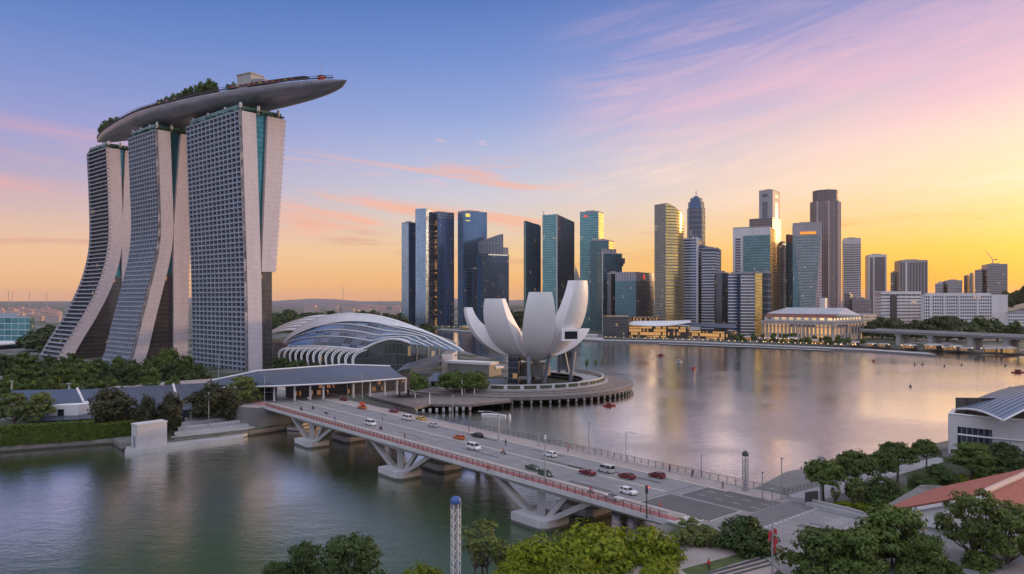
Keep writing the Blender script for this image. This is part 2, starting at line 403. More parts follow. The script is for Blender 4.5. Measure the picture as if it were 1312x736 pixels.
# ------------------------------------------------------------------ bridge frame: s along from the far left end, w across from the near kerb
BA = Vector((-90.7,277,0)); BU = Vector((0.644,-0.765,0)).normalized(); BN = Vector((0.765,0.644,0)).normalized()
DZ = 9.5
def BR(s, w_, z=DZ): p = BA+BU*s+BN*w_; return Vector((p.x, p.y, z))
def brp(s0, s1, w0, w1): return [BR(s0,w0)[:2], BR(s1,w0)[:2], BR(s1,w1)[:2], BR(s0,w1)[:2]]
BRZ = math.atan2(BU.y, BU.x)
def strip(name, s0, s1, w0, w1, z, m, n=1):
    g = MB()
    for i in range(n):
        a, b_ = s0+(s1-s0)*i/n, s0+(s1-s0)*(i+1)/n
        g.face([BR(a,w0,z), BR(b_,w0,z), BR(b_,w1,z), BR(a,w1,z)])
    return tag(g.build(name, m), kind='structure')
def asphalt(name, c, lanes=True):
    """asphalt with patches, wheel-track polish along the bridge and oil specks"""
    m, t, b = mat(name); tcn = t.add('ShaderNodeTexCoord'); o = tcn.outputs['Object']
    mp = t.add('ShaderNodeMapping'); t.put(mp.inputs[0], o); mp.inputs['Rotation'].default_value = (0,0,-BRZ)
    sx, sy, _ = t.sep(mp.outputs[0])
    n = t.noise(t.comb(t.m('MULTIPLY', sx, 0.03), t.m('MULTIPLY', sy, 0.9)), 1.0, 4, 0.6)
    n2 = t.noise(o, 0.18, 4, 0.6); n3 = t.noise(o, 3.0, 2, 0.5)
    k = t.m('ADD', t.m('ADD', t.m('MULTIPLY', n, 0.5), t.m('MULTIPLY', n2, 0.35)), t.m('MULTIPLY', n3, 0.15))
    t.put(b.inputs['Base Color'], t.ramp(k, [(0.3, tuple(x*0.72 for x in c)+(1,)), (0.7, tuple(x*1.3 for x in c)+(1,))]))
    b.inputs['Roughness'].default_value = 0.62; b.inputs['Specular IOR Level'].default_value = 0.5
    return m
M_road = asphalt('road_asphalt', (0.205,0.196,0.205))
M_roadd = asphalt('fresh_asphalt', (0.085,0.083,0.088))
M_pave = paint('pinkish_paving', (0.34,0.285,0.275), 0.8, 0.14, 0.35)
M_red = paint('red_walkway', (0.36,0.13,0.135), 0.8, 0.2, 0.4)
M_line = paint('road_paint', (0.46,0.44,0.43), 0.6, 0.2, 0.8)
M_kerb = paint('kerb_stone', (0.46,0.41,0.37), 0.7, 0.12, 0.6)

# near plateau that the road lands on
PLAT = [(-60,86), (-12,102), (6,114), (22,129), (28,135), (57,149), (63,143.5), (66.5,139), (90,163), (112,157), (140,152), (400,152), (400,-300), (-60,-300)]
g = MB(); g.prism([PLAT[i] for i in range(len(PLAT)-1,-1,-1)], 0.5, DZ-0.16, mi=1, cap=0, bottom=False)
tag(g.build('embankment', [M_ground, M_concd]), kind='structure')
# far abutment land behind the bridge's left end
AB = [BR(-4,-3)[:2], BR(-4,35)[:2], BR(-48,52)[:2], BR(-120,60)[:2], BR(-120,-30)[:2], BR(-30,-16)[:2]]
g = MB(); g.prism(AB, 0.5, DZ-0.16, mi=1, cap=0, bottom=False)
tag(g.build('embankment', [M_pave, M_concd]), kind='structure')

S0, S1 = -70.0, 188.0
strip('road', S0, S1+1, 5.6, 26.0, DZ+0.004, M_road, 1)
g = MB(); g.prism([p[:2] for p in (BR(S1+1,4), BR(S1+14,0), BR(S1+30,-12), BR(S1+60,-26), BR(S1+74,6), BR(S1+50,24), BR(S1+20,33), BR(S1+9,33), BR(S1+1,30))], DZ-0.156, DZ+0.004, cap=0, bottom=False)
tag(g.build('road', M_road), kind='structure')
# darker resurfaced box before the junction
strip('road_patch', 173, 190, 5.9, 15.6, DZ+0.008, M_roadd); strip('road_patch', 175, 192, 16.6, 27.5, DZ+0.008, M_roadd)
strip('road_patch', 192.3, 198, 6.4, 30, DZ+0.0085, asphalt('worn_asphalt', (0.125,0.122,0.13)))
# pavements and red walkway
def slab(name, s0, s1, w0, w1, h, m, edge):
    g = MB(); q = brp(s0, s1, w0, w1); g.prism(q, DZ-0.1, DZ+h, mi=1, cap=0, bottom=False)
    return tag(g.build(name, [m, edge]), kind='structure')
slab('walkway', S0+20, S1-2, 0.35, 2.7, 0.15, M_red, M_kerb)
slab('pavement', S0+20, S1-3, 2.7, 5.15, 0.146, M_pave, M_kerb)
slab('kerb', S0+20, S1-3, 5.15, 5.6, 0.155, M_kerb, M_kerb)
slab('kerb', S0+20, S1-8, 26.0, 26.7, 0.155, M_kerb, M_kerb)
slab('pavement', S0+20, S1+2, 26.7, 31.6, 0.146, M_pave, M_kerb)
slab('median_kerb', S0, 172, 15.9, 16.45, 0.14, M_kerb, M_kerb)
# painted lines
g = MB()
def dash(s0, s1, w0, wd=0.16, z=DZ+0.012): g.face([BR(s0,w0,z), BR(s1,w0,z), BR(s1,w0+wd,z), BR(s0,w0+wd,z)])
for w_ in (9.0, 12.4, 19.7, 23.0):
    s = S0
    while s < 170: dash(s, s+3.2, w_); s += 8.0
dash(S0, 172, 6.0, 0.14); dash(S0, 172, 25.4, 0.14); dash(S0, 172, 15.5, 0.12); dash(S0, 172, 16.8, 0.12)
for i in range(11): dash(190.0-0.25, 190.0+0.25, 6.2+i*0.92, 0.55, DZ+0.016)
for i in range(14): dash(198.2, 198.8, 7+i*1.6, 0.8, DZ+0.016)
for i in range(9): dash(173.0-0.2+i*0.0, 173.35, 6.2+i*1.05, 0.6, DZ+0.016)
for i in range(10): dash(174.8, 175.2, 16.8+i*1.05, 0.6, DZ+0.016)
for w_ in (19.8, 23.4):
    for i in range(4): dash(177+i*4.2, 179+i*4.2, w_, 0.2, DZ+0.016)
for w_ in (11.0, 17.5, 24.0, 30.0):
    for i in range(5): dash(202+i*7, 205+i*7, w_, 0.18, DZ+0.016)
for i in range(6):
    for k in range(2): dash(204+k*3.4, 206.6+k*3.4, 21+i*1.1, 0.3, DZ+0.016)
tag(g.build('road_markings', M_line), kind='structure')
# expansion joints and patched trenches across the deck
g = MB()
for s in (-2, 32, 60, 89, 118, 148, 172.4): g.face([BR(s-.18,5.65,DZ+.0065), BR(s+.18,5.65,DZ+.0065), BR(s+.18,25.95,DZ+.0065), BR(s-.18,25.95,DZ+.0065)])
rnd = random.Random(3)
for i in range(16):
    s, w_ = rnd.uniform(0,168), rnd.choice((6.6,10.1,17.6,20.8,23.6)); a, b_ = rnd.uniform(2,14), rnd.uniform(0.5,1.6)
    g.face([BR(s,w_,DZ+.006), BR(s+a,w_,DZ+.006), BR(s+a,w_+b_,DZ+.006), BR(s,w_+b_,DZ+.006)])
for i in range(9):
    s, w_ = rnd.uniform(200,236), rnd.uniform(-2,22); a, b_ = rnd.uniform(2,9), rnd.uniform(0.6,2.2)
    g.face([BR(s,w_,DZ+.0075), BR(s+a,w_,DZ+.0075), BR(s+a,w_+b_,DZ+.0075), BR(s,w_+b_,DZ+.0075)])
tag(g.build('road_repairs', paint('tar_repair', (0.10,0.098,0.105), 0.6, 0.2, 0.5)), kind='structure')
# yellow edge line at the junction
g = MB(); dash(173, 190, 5.64, 0.16, DZ+0.016); dash(176, 192, 27.6, 0.16, DZ+0.016)
tag(g.build('road_markings', paint('yellow_road_paint', (0.62,0.36,0.06), 0.6)), kind='structure')

# ------------------------------------------------------------------ the bridge
bridge = thing('road_bridge', 'long grey concrete road bridge on splayed struts crossing the water', 'bridge', BR(94, 16, 0))
g = MB(); g.prism(brp(-6, S1+2, 0.0, 32.0), DZ-0.55, DZ-0.02, cap=0, bottom=True)
g.build('deck', M_concl, bridge)
g = MB()
def soffit(s):
    """girder depth: deeper over each pier"""
    d = 0.95
    for c in (32, 89, 148): d += 0.55*max(0, 1-abs(s-c)/26.0)**1.4
    return DZ-0.552-d
N = 60
for (w0, w1) in ((0.7, 31.3),):
    rows = []
    for i in range(N+1):
        s = -5+(S1+4)*i/N; zb = soffit(s)
        rows.append([BR(s, w0, DZ-0.552), BR(s, w0+0.4, zb), BR(s, w1-0.4, zb), BR(s, w1, DZ-0.552)])
    g.grid(rows, smooth=False)
g.build('girder', M_conc, bridge)
g = MB(); g.prism(brp(-6, S1+2, -0.12, 0.32), DZ-0.75, DZ+0.22, cap=0); g.prism(brp(-6, S1+2, 31.68, 32.12), DZ-0.75, DZ+0.22, cap=0)
g.build('parapet_edge', M_concl, bridge)
for c in (32, 89, 148):
    g = MB(); b0, b1 = c-4.2, c+4.2
    caps = []
    for (wa, wb_) in ((-1.8, 5.8), (12.2, 19.8), (26.2, 33.8)):
        g = MB(); g.prism([BR(c-5.4,wa)[:2], BR(c+4.2,wa)[:2], BR(c+5.4,wa+1.4)[:2], BR(c+5.4,wb_)[:2], BR(c-5.4,wb_)[:2]], -2.0, 2.3, cap=0, bottom=False)
        caps.append(g.build('pile_cap', M_pier, bridge))
    for w_, cap in zip((2.2, 16.0, 29.8), caps):
        for (sa, sb, za, wd) in ((c-3.2, c-16.5, 2.0, 1.5), (c+0.3, c+0.3, 2.0, 1.7), (c+2.6, c+9.0, 2.0, 1.0), (c+3.6, c+16.5, 2.0, 1.4)):
            g = MB(); g.bar(BR(sa, w_, za-0.2), BR(sb, w_, soffit(sb)+0.6), wd, 1.2 if sa != sb else 2.2)
            g.build('strut', M_conc, cap)
def railing(name, w_, s0, s1, post, m, mr, h=1.35, step=2.2, parent=None, base=0.2):
    g = MB(); s = s0
    while s <= s1: g.box(BR(s, w_, DZ+base+h/2), (0.12, 0.16, h), BRZ); s += step
    for hh in (h, h*0.66, h*0.33, 0.1): g.bar(BR(s0, w_, DZ+base+hh), BR(s1, w_, DZ+base+hh), 0.1 if hh == h else 0.05, 0.09 if hh == h else 0.045)
    s = s0
    while s <= s1: g.box(BR(s, w_, DZ+base+h/2), (0.03, 0.03, h), BRZ, mi=1); s += step/8
    return g.build(name, [m, mr], parent)
M_rail = paint('bronze_railing', (0.13,0.075,0.075), 0.5, 0.15, 0.6)
M_rail2 = paint('grey_railing', (0.15,0.14,0.15), 0.5, 0.15, 0.6)
railing('railing', 0.1, -4, S1-3, None, M_rail, M_rail, parent=bridge)
railing('railing', 31.9, -46, S1+3, None, M_rail2, M_rail2, h=1.5, parent=bridge)
# ------------------------------------------------------------------ three leaning hotel towers and the sky deck lying on them
def cladding(name, c, pu=1.5, pv=3.35):
    m, t, b = mat(name); uv = t.add('ShaderNodeUVMap'); u, v, _ = t.sep(uv.outputs[0])
    j = t.m('MAXIMUM', t.m('LESS_THAN', t.m('FRACT', t.m('DIVIDE', u, pu)), 0.07), t.m('LESS_THAN', t.m('FRACT', t.m('DIVIDE', v, pv)), 0.06))
    wn = t.add('ShaderNodeTexWhiteNoise', noise_dimensions='2D'); t.put(wn.inputs['Vector'], t.comb(t.m('FLOOR', t.m('DIVIDE', u, pu)), t.m('FLOOR', t.m('DIVIDE', v, pv))))
    big = t.noise(t.comb(t.m('MULTIPLY', u, 0.2), t.m('MULTIPLY', v, 0.02)), 1.0, 4, 0.6)
    k = t.m('ADD', 0.84, t.m('ADD', t.m('MULTIPLY', wn.outputs[0], 0.10), t.m('MULTIPLY', big, 0.2)))
    base = t.mix(1.0, tuple(c)+(1,), t.comb(k, k, k), 'MULTIPLY')
    t.put(b.inputs['Base Color'], t.mix(t.m('MULTIPLY', j, 0.35), base, (0.12,0.11,0.12,1))); b.inputs['Roughness'].default_value = 0.55
    return m
M_clad = cladding('pale_wall_cladding', (0.60,0.53,0.57))
M_frame = paint('blue_grey_frame', (0.27,0.30,0.37), 0.5, 0.1, 0.1)
M_room = facade('recessed_room_glass', (0.007,0.007,0.009), (0.01,0.01,0.012), 3.35, 1.92, 0.12, 0.1, curt=0.08, lit=0.008, metal=0.0, rough=0.5, var=0.8, lits=0.35, litc=(1,0.6,0.3))
M_teal = facade('teal_atrium_glass', (0.05,0.22,0.26), (0.02,0.05,0.06), 3.35, 1.6, 0.1, 0.08, lit=0.0, metal=0.6, rough=0.12, var=0.5)
M_atrium = facade('bronze_atrium_glass', (0.10,0.09,0.085), (0.05,0.045,0.045), 3.35, 2.0, 0.16, 0.08, lit=0.012, metal=0.6, rough=0.15, var=0.5, lits=0.22, litc=(1,0.5,0.2))
M_greeng = paint('green_terrace_glass', (0.12,0.22,0.19), 0.2, 0.3, 0.2, metal=0.3)
HA = Vector((-0.755,0.653,0)); HB = Vector((0.653,0.755,0))
def interp(tab, z):
    for (za, *va), (zb, *vb) in zip(tab, tab[1:]):
        if za <= z <= zb:
            f = (z-za)/(zb-za); f2 = f*f*(3-2*f) if len(va) == 1 and False else f
            return [p+(q-p)*f2 for p, q in zip(va, vb)]
    return list(tab[-1][1:])
def smooth_prof(tab):
    """Catmull-Rom through (z, t) points"""
    zs = [p[0] for p in tab]; ts = [p[1] for p in tab]
    def fn(z):
        i = max(0, min(len(zs)-2, next((k for k in range(len(zs)-1) if z <= zs[k+1]), len(zs)-2)))
        h = zs[i+1]-zs[i]; f = (z-zs[i])/h
        def sl(k):
            if k == 0: return (ts[1]-ts[0])/(zs[1]-zs[0])
            if k == len(zs)-1: return (ts[-1]-ts[-2])/(zs[-1]-zs[-2])
            return (ts[k+1]-ts[k-1])/(zs[k+1]-zs[k-1])
        m0, m1 = sl(i)*h, sl(i+1)*h
        return (2*f**3-3*f*f+1)*ts[i]+(f**3-2*f*f+f)*m0+(-2*f**3+3*f*f)*ts[i+1]+(f**3-f*f)*m1
    return fn
HT = 176.0
def hotel_tower(label, N, L, prof, T, rear, nb, style, zlow_rear):
    N = Vector((N[0], N[1], 0)); s = smooth_prof(prof)
    root = thing('hotel_tower', label, 'hotel tower', (N+HB*10+HA*L*0.5+Vector((0,0,2)))[:])
    def pt(l, t, z): return N+HA*l+HB*t+Vector((0,0,z))
    nz = 44; zs = [2+(HT-2)*i/nz for i in range(nz+1)]
    # front slab: end walls and back
    g = MB()
    for l, fl in ((0.0, False), (L, True)):
        g.grid([[pt(l, s(z), z), pt(l, s(z)+T, z)] for z in zs], 0, False, [[(0, z), (T, z)] for z in zs], fl)
    g.grid([[pt(0, s(z)+T, z), pt(L, s(z)+T, z)] for z in zs], 0, False, [[(0, z), (L, z)] for z in zs])
    g.face([pt(0, s(HT), HT), pt(0, s(HT)+T, HT), pt(L, s(HT)+T, HT), pt(L, s(HT), HT)], 0)
    g.build('front_slab', M_clad, root)
    # recessed rooms behind the balcony grid
    g = MB(); dp = 2.3
    g.grid([[pt(L-0.05, s(z)+dp, z), pt(0.05, s(z)+dp, z)] for z in zs], 0, False, [[(0, z), (L, z)] for z in zs])
    g.build('recessed_rooms', M_room, root)
    # balcony grid
    g = MB(); fh = 3.35; nf = int((HT-4)/fh)
    vt = 0.30 if style == 'grid' else 0.25
    for k in range(nf+1):
        z = HT-0.5-k*fh; th = (1.0 if nb > 12 else 0.8) if style == 'grid' else 0.9
        q = [pt(0, s(z)-0.0, z), pt(L, s(z), z), pt(L, s(z)+dp, z), pt(0, s(z)+dp, z)]
        up = Vector((0,0,th/2)); z2 = min(z+th/2, HT)
        a = [v-up for v in q]; c = [pt(0, s(z2), z+th/2), pt(L, s(z2), z+th/2), q[2]+up, q[3]+up]
        g.mesh(a+c, [(0,1,2,3),(7,6,5,4),(1,0,4,5),(2,1,5,6),(3,2,6,7),(0,3,7,4)])
    if style == 'grid':
        bw = L/nb
        for i in range(nb+1):
            l0, l1 = max(0, i*bw-bw*0.108), min(L, i*bw+bw*0.108)
            rows = [[pt(l1, s(z)+dp-0.05, z), pt(l1, s(z)+0.12, z), pt(l0, s(z)+0.12, z), pt(l0, s(z)+dp-0.05, z)] for z in zs]
            g.grid(rows, 0, False)
    g.build('balcony_grid', M_frame, root)
    # rear slab with its serrated outer edge
    rz = [r for r in zs if r >= zlow_rear-0.01]; rz = [zlow_rear]+[r for r in rz if r > zlow_rear+0.5]
    g = MB()
    def r0(z): return interp(rear, z)[0]
    def r1(z): return interp(rear, z)[1]
    for l, fl in ((0.6, False), (L, True)):
        g.grid([[pt(l, r0(z), z), pt(l, r1(z), z)] for z in rz], 0, False, [[(0, z), (r1(z)-r0(z), z)] for z in rz], fl)
    g.grid([[pt(0.6, r1(z), z), pt(L, r1(z), z)] for z in rz], 0, False, [[(0, z), (L, z)] for z in rz])
    g.grid([[pt(L, r0(z), z), pt(0.6, r0(z), z)] for z in rz], 0, False, [[(0, z), (L, z)] for z in rz])
    for z in (rz[0], HT):
        g.face([pt(0.6, r0(z), z), pt(0.6, r1(z), z), pt(L, r1(z), z), pt(L, r0(z), z)], 0)
    k = 0
    while HT-1-k*fh > zlow_rear:
        z = HT-1-k*fh; g.bar(pt(1.0, r1(z)+0.35, z), pt(L-1, r1(z)+0.35, z), 1.3, 1.0); k += 1
    g.build('rear_slab', M_clad, root)
    # glass atrium between the slabs (teal above, bronze below)
    g = MB(); zz = [z for z in zs if z >= 66]; lo = [z for z in zs if z <= 70]
    g.grid([[pt(3.2, s(z)+T-0.1, z), pt(3.2, max(r0(max(z, zlow_rear))+0.1, s(z)+T), z)] for z in zz], 0, False, [[(0, z), (14, z)] for z in zz])
    g.build('teal_glass', M_teal, root)
    g = MB()
    base_r = (lambda z: r0(z)+0.1) if zlow_rear < 10 else (lambda z: r1(zlow_rear)-2.0)
    g.grid([[pt(2.0, s(z)+T-0.1, z), pt(2.0, base_r(z), z), pt(L, base_r(z), z)] for z in lo], 0, False, [[(0, z), (base_r(z)-s(z)-T, z), (base_r(z)-s(z)-T+L, z)] for z in lo])
    g.build('atrium_glass', M_atrium, root)
    # planted terrace and struts between roof and sky deck
    g = MB(); t0, t1 = s(HT)+1.5, r1(HT)-1.0
    g.prism([pt(L*0.96, t0, 0)[:2], pt(4, t0, 0)[:2], pt(4, t1, 0)[:2], pt(L*0.96, t1, 0)[:2]], HT, HT+4.5)
    g.build('terrace_glass', M_greeng, root)
    for l in (2.2, L*0.3, L*0.62, L*0.92):
        for t in (t0+0.8, t0+(t1-t0)*0.42, t1-4):
            g = MB(); g.bar(pt(l, t, HT), pt(l+0.6, t+0.8, HT+6), 1.5, 1.3); g.build('roof_strut', M_concl, root)
    pass
    g = MB(); rnd = random.Random(int(L))
    for i in range(420):
        l = rnd.choice([rnd.uniform(0.2, 3.5), rnd.uniform(0, L)]); t = rnd.uniform(s(HT)+0.5, r1(HT)-0.5) if l < 3.5 else rnd.choice([s(HT)+0.8, r1(HT)-0.6])
        c = pt(l, t, HT+rnd.uniform(0.2, 3.2)*(0.5+0.5*rnd.random())); r = rnd.uniform(0.4, 0.9)
        d1 = Vector((rnd.gauss(0,1), rnd.gauss(0,1), rnd.gauss(0,1))).normalized()*r; d2 = d1.cross(Vector((rnd.gauss(0,1), rnd.gauss(0,1), 1))).normalized()*r
        g.face([c-d1, c-d2, c+d1, c+d2])
    o = g.build('terrace_shrubs', paint('terrace_leaves', (0.03,0.07,0.03), 0.7, 0.4, 0.3), root); o['kind'] = 'stuff'
    return pt, s, r1
hotel_tower('nearest hotel tower, almost upright, with square balcony grid and teal glass slit', (-178.6,496), 75, [(2,0.3),(60,-0.5),(120,-2.5),(HT,-4.6)], 12.6,
            [(60,12.4,22.6),(69,12.6,23.3),(HT,17.4,31.0)], 13, 'grid', 69)
hotel_tower('middle hotel tower with a balcony grid that kicks out towards its foot', (-264,548), 48, [(2,-20.5),(9,-17.2),(34,-11.2),(60,-4.8),(84,0.6),(104,2.4),(140,1.4),(HT,0)], 11.4,
            [(2,14.4,25),(69,14.2,26.0),(104,14.4,28),(HT,20,30)], 11, 'grid', 2)
hotel_tower('farthest hotel tower with horizontal louvres, sweeping out to the left at its foot', (-336,614), 42, [(2,-37),(14,-31),(36,-18.5),(60,-7.2),(84,-0.4),(104,1.8),(140,1.2),(HT,-0.3)], 11.2,
            [(2,13.0,24),(104,12.6,25),(HT,15.6,27)], 9, 'louvre', 2)

# sky deck: a long boat-shaped hull
def spline(ctrl, n):
    out = []; c = [Vector(p) for p in ctrl]; c = [c[0]*2-c[1]]+c+[c[-1]*2-c[-2]]
    for i in range(1, len(c)-2):
        for k in range(n):
            t = k/n; p0, p1, p2, p3 = c[i-1:i+3]
            out.append(0.5*((2*p1)+(p2-p0)*t+(2*p0-5*p1+4*p2-p3)*t*t+(3*p1-p0-3*p2+p3)*t**3))
    out.append(c[-2]); return out
deck = thing('sky_deck', 'grey boat-shaped sky deck lying across the tops of three hotel towers', 'sky deck', (-250,560,184))
cl = spline([(-373,668,0), (-332,630,0), (-272,580,0), (-198,530,0), (-108,483,0)], 16)
ZT = 193.0
def hullmat():
    m, t, b = mat('hull_panels'); uv = t.add('ShaderNodeUVMap'); u, v, _ = t.sep(uv.outputs[0])
    j = t.m('MAXIMUM', t.m('LESS_THAN', t.m('FRACT', t.m('DIVIDE', u, 3.2)), 0.06), t.m('LESS_THAN', t.m('FRACT', t.m('MULTIPLY', v, 26.0)), 0.12))
    n = t.noise(t.comb(t.m('MULTIPLY', u, 0.06), t.m('MULTIPLY', v, 8.0)), 1.0, 4, 0.6)
    t.put(b.inputs['Base Color'], t.mix(t.m('MULTIPLY', j, 0.6), t.ramp(n, [(0.3, (0.20,0.19,0.23,1)), (0.7, (0.34,0.33,0.38,1))]), (0.08,0.08,0.10,1)))
    b.inputs['Roughness'].default_value = 0.38; b.inputs['Metallic'].default_value = 0.45
    return m
rows, uvs, topr, topl = [], [], [], []
tot = len(cl)-1; dist = 0
frames = []
for i, p in enumerate(cl):
    d = (cl[min(i+1, tot)]-cl[max(i-1, 0)]).normalized(); side = Vector((-d.y, d.x, 0))     # points to the far side
    f = i/tot
    hw = 21.0*min(1, (max(0.0, 1-((f-0.30)/0.70)**4.5 if f > 0.30 else 1))**0.6)*min(1, (0.05+0.95*min(1, f/0.5)**0.85))
    hw = max(hw, 0.6); dp = 11.5*(hw/21.0)**0.75
    if i: dist += (p-cl[i-1]).length
    r, uu = [], []
    for k in range(17):
        a = math.pi*k/16; c, sn = math.cos(a), math.sin(a)
        r.append(p-side*hw*c*(abs(c)**-0.15 if abs(c) > 0.02 else 1)+Vector((0,0,ZT-dp*sn**0.8 if sn > 0 else ZT))); uu.append((dist, k/16))
    rows.append(r); uvs.append(uu); frames.append((p, d, side, hw))
g = MB(); g.grid(rows, 0, True, uvs)
g.face([r for r in rows[0]], 0); g.build('hull', hullmat(), deck)
g = MB()
g.grid([[r[0]+Vector((0,0,-0.2)), r[-1]+Vector((0,0,-0.2))] for r in rows], 0, False); g.build('deck_floor', M_wood, deck)
g = MB()
for sidx in (0, -1):
    g.tube([r[sidx]+Vector((0,0,1.0)) for r in rows[2:-1]], 0.5, 5)
    for r in rows[2:-1:2]: g.bar(r[sidx], r[sidx]+Vector((0,0,2.6)), 0.18, 0.18)
    g.tube([r[sidx]+Vector((0,0,2.5)) for r in rows[2:-1]], 0.16, 4)
g.build('deck_parapet', M_dsteel, deck)
# long dark canopy along the edge, over strolling guests
g = MB()
def onDeck(f, across, h=0.0):
    x_ = f*tot; i = min(tot-1, int(x_)); k = x_-i
    p, q = frames[i], frames[i+1]
    return p[0].lerp(q[0], k)+p[2].lerp(q[2], k)*(p[3]+(q[3]-p[3])*k)*across+Vector((0,0,ZT+h))
for (f0, f1, ac, hh) in ((0.22, 0.74, -0.62, 4.0), (0.80, 0.93, -0.5, 5.0)):
    n = 18; top = []
    for i in range(n+1):
        f = f0+(f1-f0)*i/n; top.append([onDeck(f, ac-0.26, hh-0.8), onDeck(f, ac, hh), onDeck(f, ac+0.3, hh)])
    g.grid(top, 0, False); g.grid([[v-Vector((0,0,0.35)) for v in r] for r in top], 0, False, None, True)
    for i in range(0, n+1, 2):
        f = f0+(f1-f0)*i/n; g.bar(onDeck(f, ac, 0), onDeck(f, ac, hh-0.2), 0.3, 0.3)
g.build('canopy', M_dsteel, deck)
g = MB(); p0 = onDeck(0.785, 0.1); ang = math.atan2(frames[int(0.77*tot)][1].y, frames[int(0.77*tot)][1].x)
g.box(p0+Vector((0,0,7.5)), (14, 11, 15), ang); g.box(p0+Vector((0,0,15.3)), (15, 12, 0.8), ang)
for k in range(6): g.box(p0+Vector((math.cos(ang)*(9+k*2.0), math.sin(ang)*(9+k*2.0), 5.4)), (1.6, 9.5, 10.8-k*0.6), ang)
g.build('lift_housing', M_conc, deck)
kk = thing('deck_kiosk', 'small red kiosk with a mast near the tip of the sky deck', 'kiosk', onDeck(0.955, -0.3)[:])
b0 = onDeck(0.955, -0.3)
g = MB(); g.box(b0+Vector((0,0,2.0)), (3.6,3.2,4.0), ang); g.build('cabin', paint('red_cabin', (0.5,0.04,0.03), 0.5), kk)
g = MB(); g.box(b0+Vector((0,0,4.3)), (5.2,4.6,0.5), ang, top=0.8); g.build('roof', M_dsteel, kk)
g = MB(); g.tube([b0+Vector((0,0,4.5)), b0+Vector((0,0,14))], 0.15, 5); g.build('mast', M_steel, kk)
cols = [((0.6,0.05,0.05),'red'),((0.7,0.5,0.04),'yellow'),((0.65,0.12,0.28),'pink'),((0.6,0.2,0.04),'orange')]
M_par = [paint(c[1]+'_parasol_cloth', c[0], 0.7, 0.1) for c in cols]
pp = None
for i in range(16):
    f = 0.79+0.012*i if i < 11 else 0.52+0.028*(i-11); k = i % 4; q = onDeck(f, -0.86, 0.2)
    t = thing('parasol', '', 'parasol', q[:], 0, 'parasols along the sky deck edge')
    t['label'] = '%s parasol in the row %s' % (cols[k][1], 'under the dark canopy near the deck tip' if i < 11 else 'behind the deck edge above the middle tower')
    g = MB(); g.lathe([(1.9,2.2),(1.2,2.7),(0.05,3.1)], q, 8, smooth=False); g.build('canopy', M_par[k], t)
    g = MB(); g.tube([q, q+Vector((0,0,2.6))], 0.07, 5); g.build('pole', M_steel, t)
# ------------------------------------------------------------------ shopping hall with the great curved glass roof
SO = Vector((-179,590,0)); SE = Vector((0.73,-0.69,0)).normalized(); SF = Vector((-0.69,-0.73,0)).normalized()
def SP(e, f, z): p = SO+SE*e+SF*f; return Vector((p.x, p.y, z))
mall = thing('shopping_hall', 'long shopping hall under a curved white and glass shell roof', 'shopping hall', SP(100, 10, 2)[:])
def rim(a):                                                        # great back arch, a along 0..1
    z = 14+23.5*math.sin(math.pi*min(1, max(0, a))**0.86)**0.82+4*a
    return SP(-6+212*a, 0+3*math.sin(math.pi*a), z)
def eave(a):                                                       # front edge of the glass slope
    e = 34+128*a; z = 14.5+2.2*math.sin(math.pi*a)
    if a > 0.72: z += 9.5*math.sin(math.pi*min(1,(a-0.72)/0.42))**1.2; 
    return SP(e+ (40*max(0,a-0.72)), 19-16*max(0, a-0.72), z)
def glassroof():
    m, t, b = mat('louvred_glass_roof'); uv = t.add('ShaderNodeUVMap'); u, v, _ = t.sep(uv.outputs[0])
    fu, fv = t.m('FRACT', t.m('MULTIPLY', u, 30.0)), t.m('FRACT', t.m('MULTIPLY', v, 24.0))
    wn = t.add('ShaderNodeTexWhiteNoise', noise_dimensions='2D'); t.put(wn.inputs['Vector'], t.comb(t.m('FLOOR', t.m('MULTIPLY', u, 15.0)), t.m('FLOOR', t.m('MULTIPLY', v, 8.0))))
    fr = t.m('MAXIMUM', t.m('LESS_THAN', fu, 0.1), t.m('LESS_THAN', fv, 0.14))
    c = t.mix(wn.outputs[0], (0.07,0.11,0.17,1), (0.34,0.46,0.62,1))
    t.put(b.inputs['Base Color'], t.mix(fr, c, (0.42,0.42,0.45,1))); b.inputs['Metallic'].default_value = 0.55; b.inputs['Roughness'].default_value = 0.2
    return m
NA, NBB = 48, 10
rows, uvs = [], []
def shell(a, b_):
    p, q = rim(a), eave(a); r = p.lerp(q, b_); r.z += 1.8*math.sin(math.pi*b_)*(1 if p.z > q.z else 0.2)
    return r
for j in range(NBB+1):
    rows.append([shell(i/NA, j/NBB) for i in range(NA+1)]); uvs.append([(i/NA, j/NBB) for i in range(NA+1)])
g = MB(); g.grid(rows, 0, True, uvs, True); g.build('glass_roof', glassroof(), mall)
for b_ in (0.0, 0.2, 0.38, 0.56, 0.74, 1.0):
    g = MB(); g.tube([shell(i/NA, b_)+Vector((0,0,0.5)) for i in range(NA+1)], 0.8 if b_ in (0.0, 1.0) else 0.42, 6); g.build('roof_rib', M_white, mall)
# broad white band behind the glass, wide at the left and tapering to the right
rows = []
for i in range(NA+1):
    a = i/NA; w_ = 26*(1-a)**1.3+1.2; p = rim(a)
    rows.append([p+Vector((0,0,0.9)), p-SF*w_*0.35+Vector((0,0,2.0*(1-a))), p-SF*w_*0.7+Vector((0,0,1.4*(1-a))), p-SF*w_+Vector((0,0,-3*(1-a)))])
front = [[shell(i/NA, (0.50*(1-i/NA)**0.9+0.05)*k/4)+Vector((0,0,1.3)) for k in range(4,-1,-1)] for i in range(NA+1)]
g = MB(); g.grid(rows, 0, True); g.grid(front, 0, True, None, True); g.build('white_roof_band', M_white, mall)
